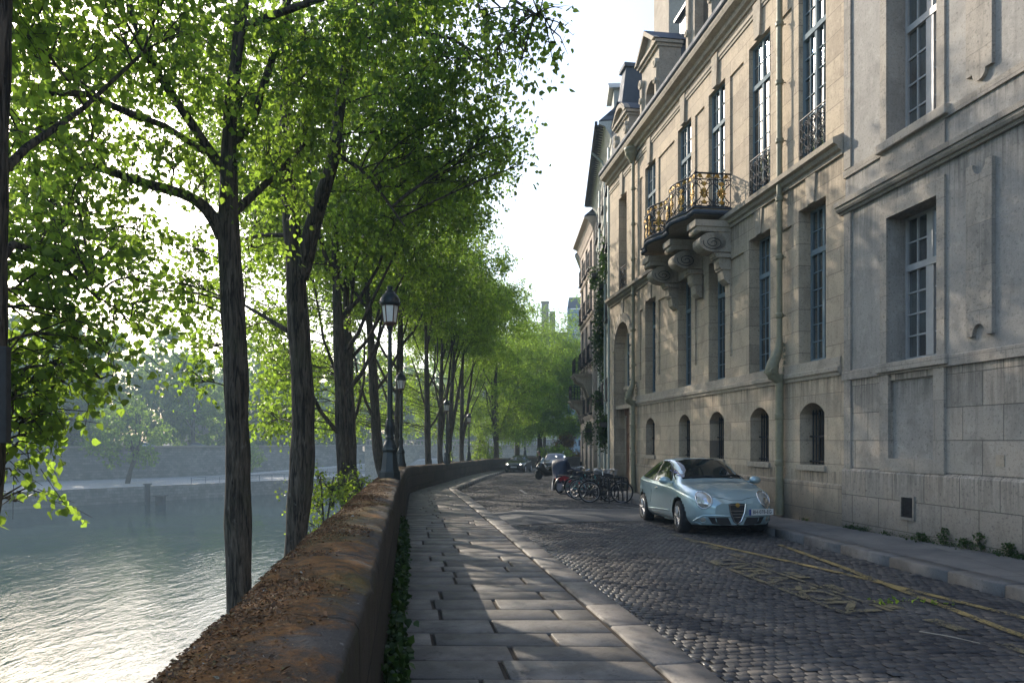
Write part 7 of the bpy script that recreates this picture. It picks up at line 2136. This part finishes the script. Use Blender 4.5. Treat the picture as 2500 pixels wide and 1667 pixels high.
def covered():
    root = empty('covered_scooter', road_pt(2.34, 29.0), R(50), 'scooter hidden under a dark blue and grey cover beside the share bicycle', 'scooter')
    # a draped cover: cross sections along the machine, sagging between saddle and handlebar, folds towards the hem
    n, mm = 46, 40
    def sec(u):
        zt = interp(u, [(-1.0, .62), (-.92, 1.0), (-.78, 1.30), (-.6, 1.38), (-.45, 1.27), (-.2, 1.03), (.15, .95), (.5, .92), (.72, .86), (.9, .78), (1.0, .60)])
        wt = interp(u, [(-1.0, .06), (-.9, .22), (-.7, .36), (-.5, .33), (-.2, .19), (.3, .18), (.7, .20), (.9, .14), (1.0, .05)])
        wb = interp(u, [(-1.0, .12), (-.8, .30), (-.4, .34), (.3, .34), (.8, .28), (1.0, .12)])
        return zt, wt, wb
    V = []
    for i in range(n):
        u = -1+2*i/(n-1); zt, wt, wb = sec(u)
        for j in range(mm):
            t = j/(mm-1)*2-1; a = abs(t); s = 1 if t > 0 else -1
            if a < .3: y = s*wt*(a/.3); z = zt-.05*(a/.3)**2
            else:
                q = (a-.3)/.7; y = s*(wt+(wb-wt)*q**.8+.03*math.sin(u*19+s*2+q*2)*q+.014*math.sin(u*41)*q); z = (zt-.05)*(1-q)+.11*q+.02*math.sin(u*14)*q
            V.append((u*1.0+.03*math.sin(z*9+t*3), y, z))
    me = np_mesh('cover', np.array(V), [grid_faces(n, mm)], smooth=True)
    nt = NT('scooter_cover'); c = nt.coord(); z = nt.xyz(c)[2]
    col = nt.mix(nt.ramp(nt.math('ADD', z, nt.math('MULTIPLY', nt.noise(c, 2, 2), .1)), [(.46, 0.0), (.48, 1.0)]), (.28, .29, .31), (.018, .030, .062))
    link('cover', me, nt.done(nt.bsdf(col, .55, nt.bump(nt.noise(c, 9, 4), .5, .03), spec=.4)), root)
    for x in (-.66, .66):
        m = MB(); m.lathe([(.14, -.05), (.22, -.055), (.24, 0), (.22, .055), (.14, .05)], (x, 0, .24), 18, 'y'); m.build('wheel', M_TYRE, root)
    m = MB()
    for s in (-1, 1): m.lathe([(.0, -.03), (.05, -.02), (.05, .02), (0, .03)], (-.6, s*.2, 1.42), 10, 'x'); m.tube([(-.6, s*.14, 1.30), (-.6, s*.2, 1.42)], .012, 5)
    m.build('mirror', M_CHROME, root)
covered()

# ------------------------------------------------------------------ the person beside the scooter
def person():
    base = rp3(2.0, 52.0)
    root = empty('person', base, R(200), 'person in a black jacket and light trousers standing behind the motor scooter', 'person')
    J = {'pelvis': (0, 0, .95, .15, .12), 'waist': (0, 0, 1.10, .14, .11), 'chest': (.02, 0, 1.32, .17, .12), 'neck': (.03, 0, 1.48, .065, .065), 'head0': (.05, 0, 1.57, .085, .09), 'head1': (.05, 0, 1.68, .095, .105), 'head2': (.045, 0, 1.76, .06, .07)}
    names = list(J); E_ = [('pelvis', 'waist'), ('waist', 'chest'), ('chest', 'neck'), ('neck', 'head0'), ('head0', 'head1'), ('head1', 'head2')]
    for s, k in ((-1, 'r'), (1, 'l')):
        J.update({k+'hip': (0, s*.10, .90, .10, .10), k+'knee': (.03*s+.02, s*.11, .50, .068, .068), k+'ankle': (-.02+.05*s, s*.12, .09, .045, .045), k+'toe': (.13+.05*s, s*.14, .035, .04, .03),
                  k+'sh': (.02, s*.19, 1.40, .075, .075), k+'elb': (-.02, s*.27, 1.12, .052, .052), k+'wr': (.14, s*.22, .93, .034, .034), k+'hand': (.20, s*.20, .87, .036, .022)})
        E_ += [('pelvis', k+'hip'), (k+'hip', k+'knee'), (k+'knee', k+'ankle'), (k+'ankle', k+'toe'), ('chest', k+'sh'), (k+'sh', k+'elb'), (k+'elb', k+'wr'), (k+'wr', k+'hand')]
        for q in range(5):
            nm = k+'f%d' % q; J[nm] = (.27-.012*abs(q-2)-(.03 if q == 0 else 0), s*(.20-.022+.018*(q-1)+(.045 if q == 0 else 0)*-1), .80+(.03 if q == 0 else 0), .010, .010); E_.append((k+'hand', nm))
    names = list(J)
    me = bpy.data.meshes.new('body'); me.from_pydata([J[n][:3] for n in names], [(names.index(a), names.index(b)) for a, b in E_], [])
    o = bpy.data.objects.new('body_rig', me); COL.objects.link(o)
    sk = o.modifiers.new('s', 'SKIN')
    for v, nme in zip(me.skin_vertices[0].data, names): v.radius = J[nme][3:5]
    me.skin_vertices[0].data[0].use_root = True
    su = o.modifiers.new('d', 'SUBSURF'); su.levels = 2; su.render_levels = 2
    bpy.context.view_layer.update()
    m2 = bpy.data.meshes.new_from_object(o.evaluated_get(bpy.context.evaluated_depsgraph_get())); bpy.data.objects.remove(o)
    m2.name = 'body'
    nt = NT('clothes_and_skin'); c = nt.coord(); z = nt.xyz(c)[2]; x = nt.xyz(c)[0]
    col = nt.ramp(nt.math('MULTIPLY', z, .5), [(.0, (.02, .02, .022)), (.05, (.22, .21, .20)), (.455, (.012, .012, .014)), (.735, (.36, .22, .16))], 'CONSTANT')
    col = nt.mix(nt.math('MULTIPLY', nt.math('GREATER_THAN', x, .155), nt.math('LESS_THAN', z, 1.0)), col, (.36, .22, .16)); 
    link('body', m2, nt.done(nt.bsdf(col, .8, nt.bump(nt.noise(c, 14, 4), .4, .02), spec=.25)), root)
    m = MB(); bmm = bmesh.new(); bmesh.ops.create_uvsphere(bmm, u_segments=16, v_segments=12, radius=1)
    for v in list(bmm.verts):
        if v.co.z < -.1 and v.co.x > .1: bmm.verts.remove(v)
    m.bm(bmm, Matrix.Translation((.035, 0, 1.72)) @ Matrix.Diagonal((.118, .108, .11, 1)), True); m.build('hair', simple('dark_hair', (.012, .010, .009), .6), root)
    m = MB(); m.tube([(.135, 0, 1.665), (.165, 0, 1.635), (.14, 0, 1.625)], [.008, .014, .012], 6)
    for s in (-1, 1): m.lathe([(.0, -.012), (.02, 0), (0, .02)], (.05, s*.098, 1.645), 8, 'y')
    m.build('nose_and_ears', simple('skin', (.36, .22, .16), .6), root)
    m = MB()
    for s in (-1, 1): m.lathe([(.0, -.006), (.013, 0), (.0, .006)], (.137, s*.035, 1.675), 8, 'x')
    m.box((.132, -.022, 1.598), (.140, .022, 1.604)); m.build('eyes_and_mouth', M_INK, root)
person()

# ------------------------------------------------------------------ morning haze
hz = MB(); hz.box((-900, -300, -13), (900, 900, 30))
n = NT('haze_air'); pv = n.new('VolumePrincipled'); pv.inputs['Color'].default_value = (.34, .44, .50, 1); pv.inputs['Density'].default_value = HAZE = .0021; pv.inputs['Anisotropy'].default_value = .05
n.t.links.new(pv.outputs[0], n.out.inputs['Volume'])
ho = hz.build('haze', n.m); tag(ho, kind='stuff')

# ------------------------------------------------------------------ small things on the street
u = fu(1588); m = MB(); m.box((-.05, 0, -.26), (.05, .03, .26), .004)
ms = m.build('wall_marker', M_PLATE, None); q = fw(u, .05, -1.44); ms.location = q; ms.rotation_euler = (0, 0, FROT); tag(ms, 'white slotted marker strip on the town house wall behind the blue car', 'wall marker')
m = MB()
for k in range(9): m.box((-.035, .031, -.24+k*.056), (.035, .034, -.215+k*.056))
m.build('slot', M_INK, ms)['kind'] = 'stuff'
def sprig():
    g = np.random.default_rng(5); p = road_pt(4.12, 7.35, .012); root = empty('fallen_sprig', p, 0, 'green leafy twig lying on the cobbles across the yellow lines', 'twig')
    t = np.linspace(0, 1, 7); P = np.c_[-.34+.68*t, .10*np.sin(t*4), .008+0*t]
    v, f = sticks(P[:-1], P[1:], .005, .004); link('stem', np_mesh('stem', v, [f]), M_BARK, root)
    n = 34; i = g.integers(0, 7, n); C = P[i]+np.c_[g.normal(0, .05, n), g.normal(0, .05, n), g.uniform(.003, .03, n)]
    v, f, k = leaf_mesh(C, unit(np.c_[g.normal(0, 1, n), g.normal(0, 1, n), g.normal(0, .12, n)]), .05*g.uniform(.5, 1.2, n), True, g)
    link('leaves', np_mesh('leaves', v, [f], {'tint': np.repeat(np.clip(g.normal(.5, .25, n), 0, 1), k)}), M_LEAF, root)
sprig()
a, b = road_pt(3.55, 6.25, .012), road_pt(3.82, 5.85, .014); m = MB(); m.tube([a, a.lerp(b, .5)+Vector((.012, .01, .004)), b], [.006, .005, .003], 5)
tag(m.build('dry_stick', simple('bleached_wood', (.32, .28, .22), .8)), 'thin pale dry stick lying on the near cobbles', 'stick')
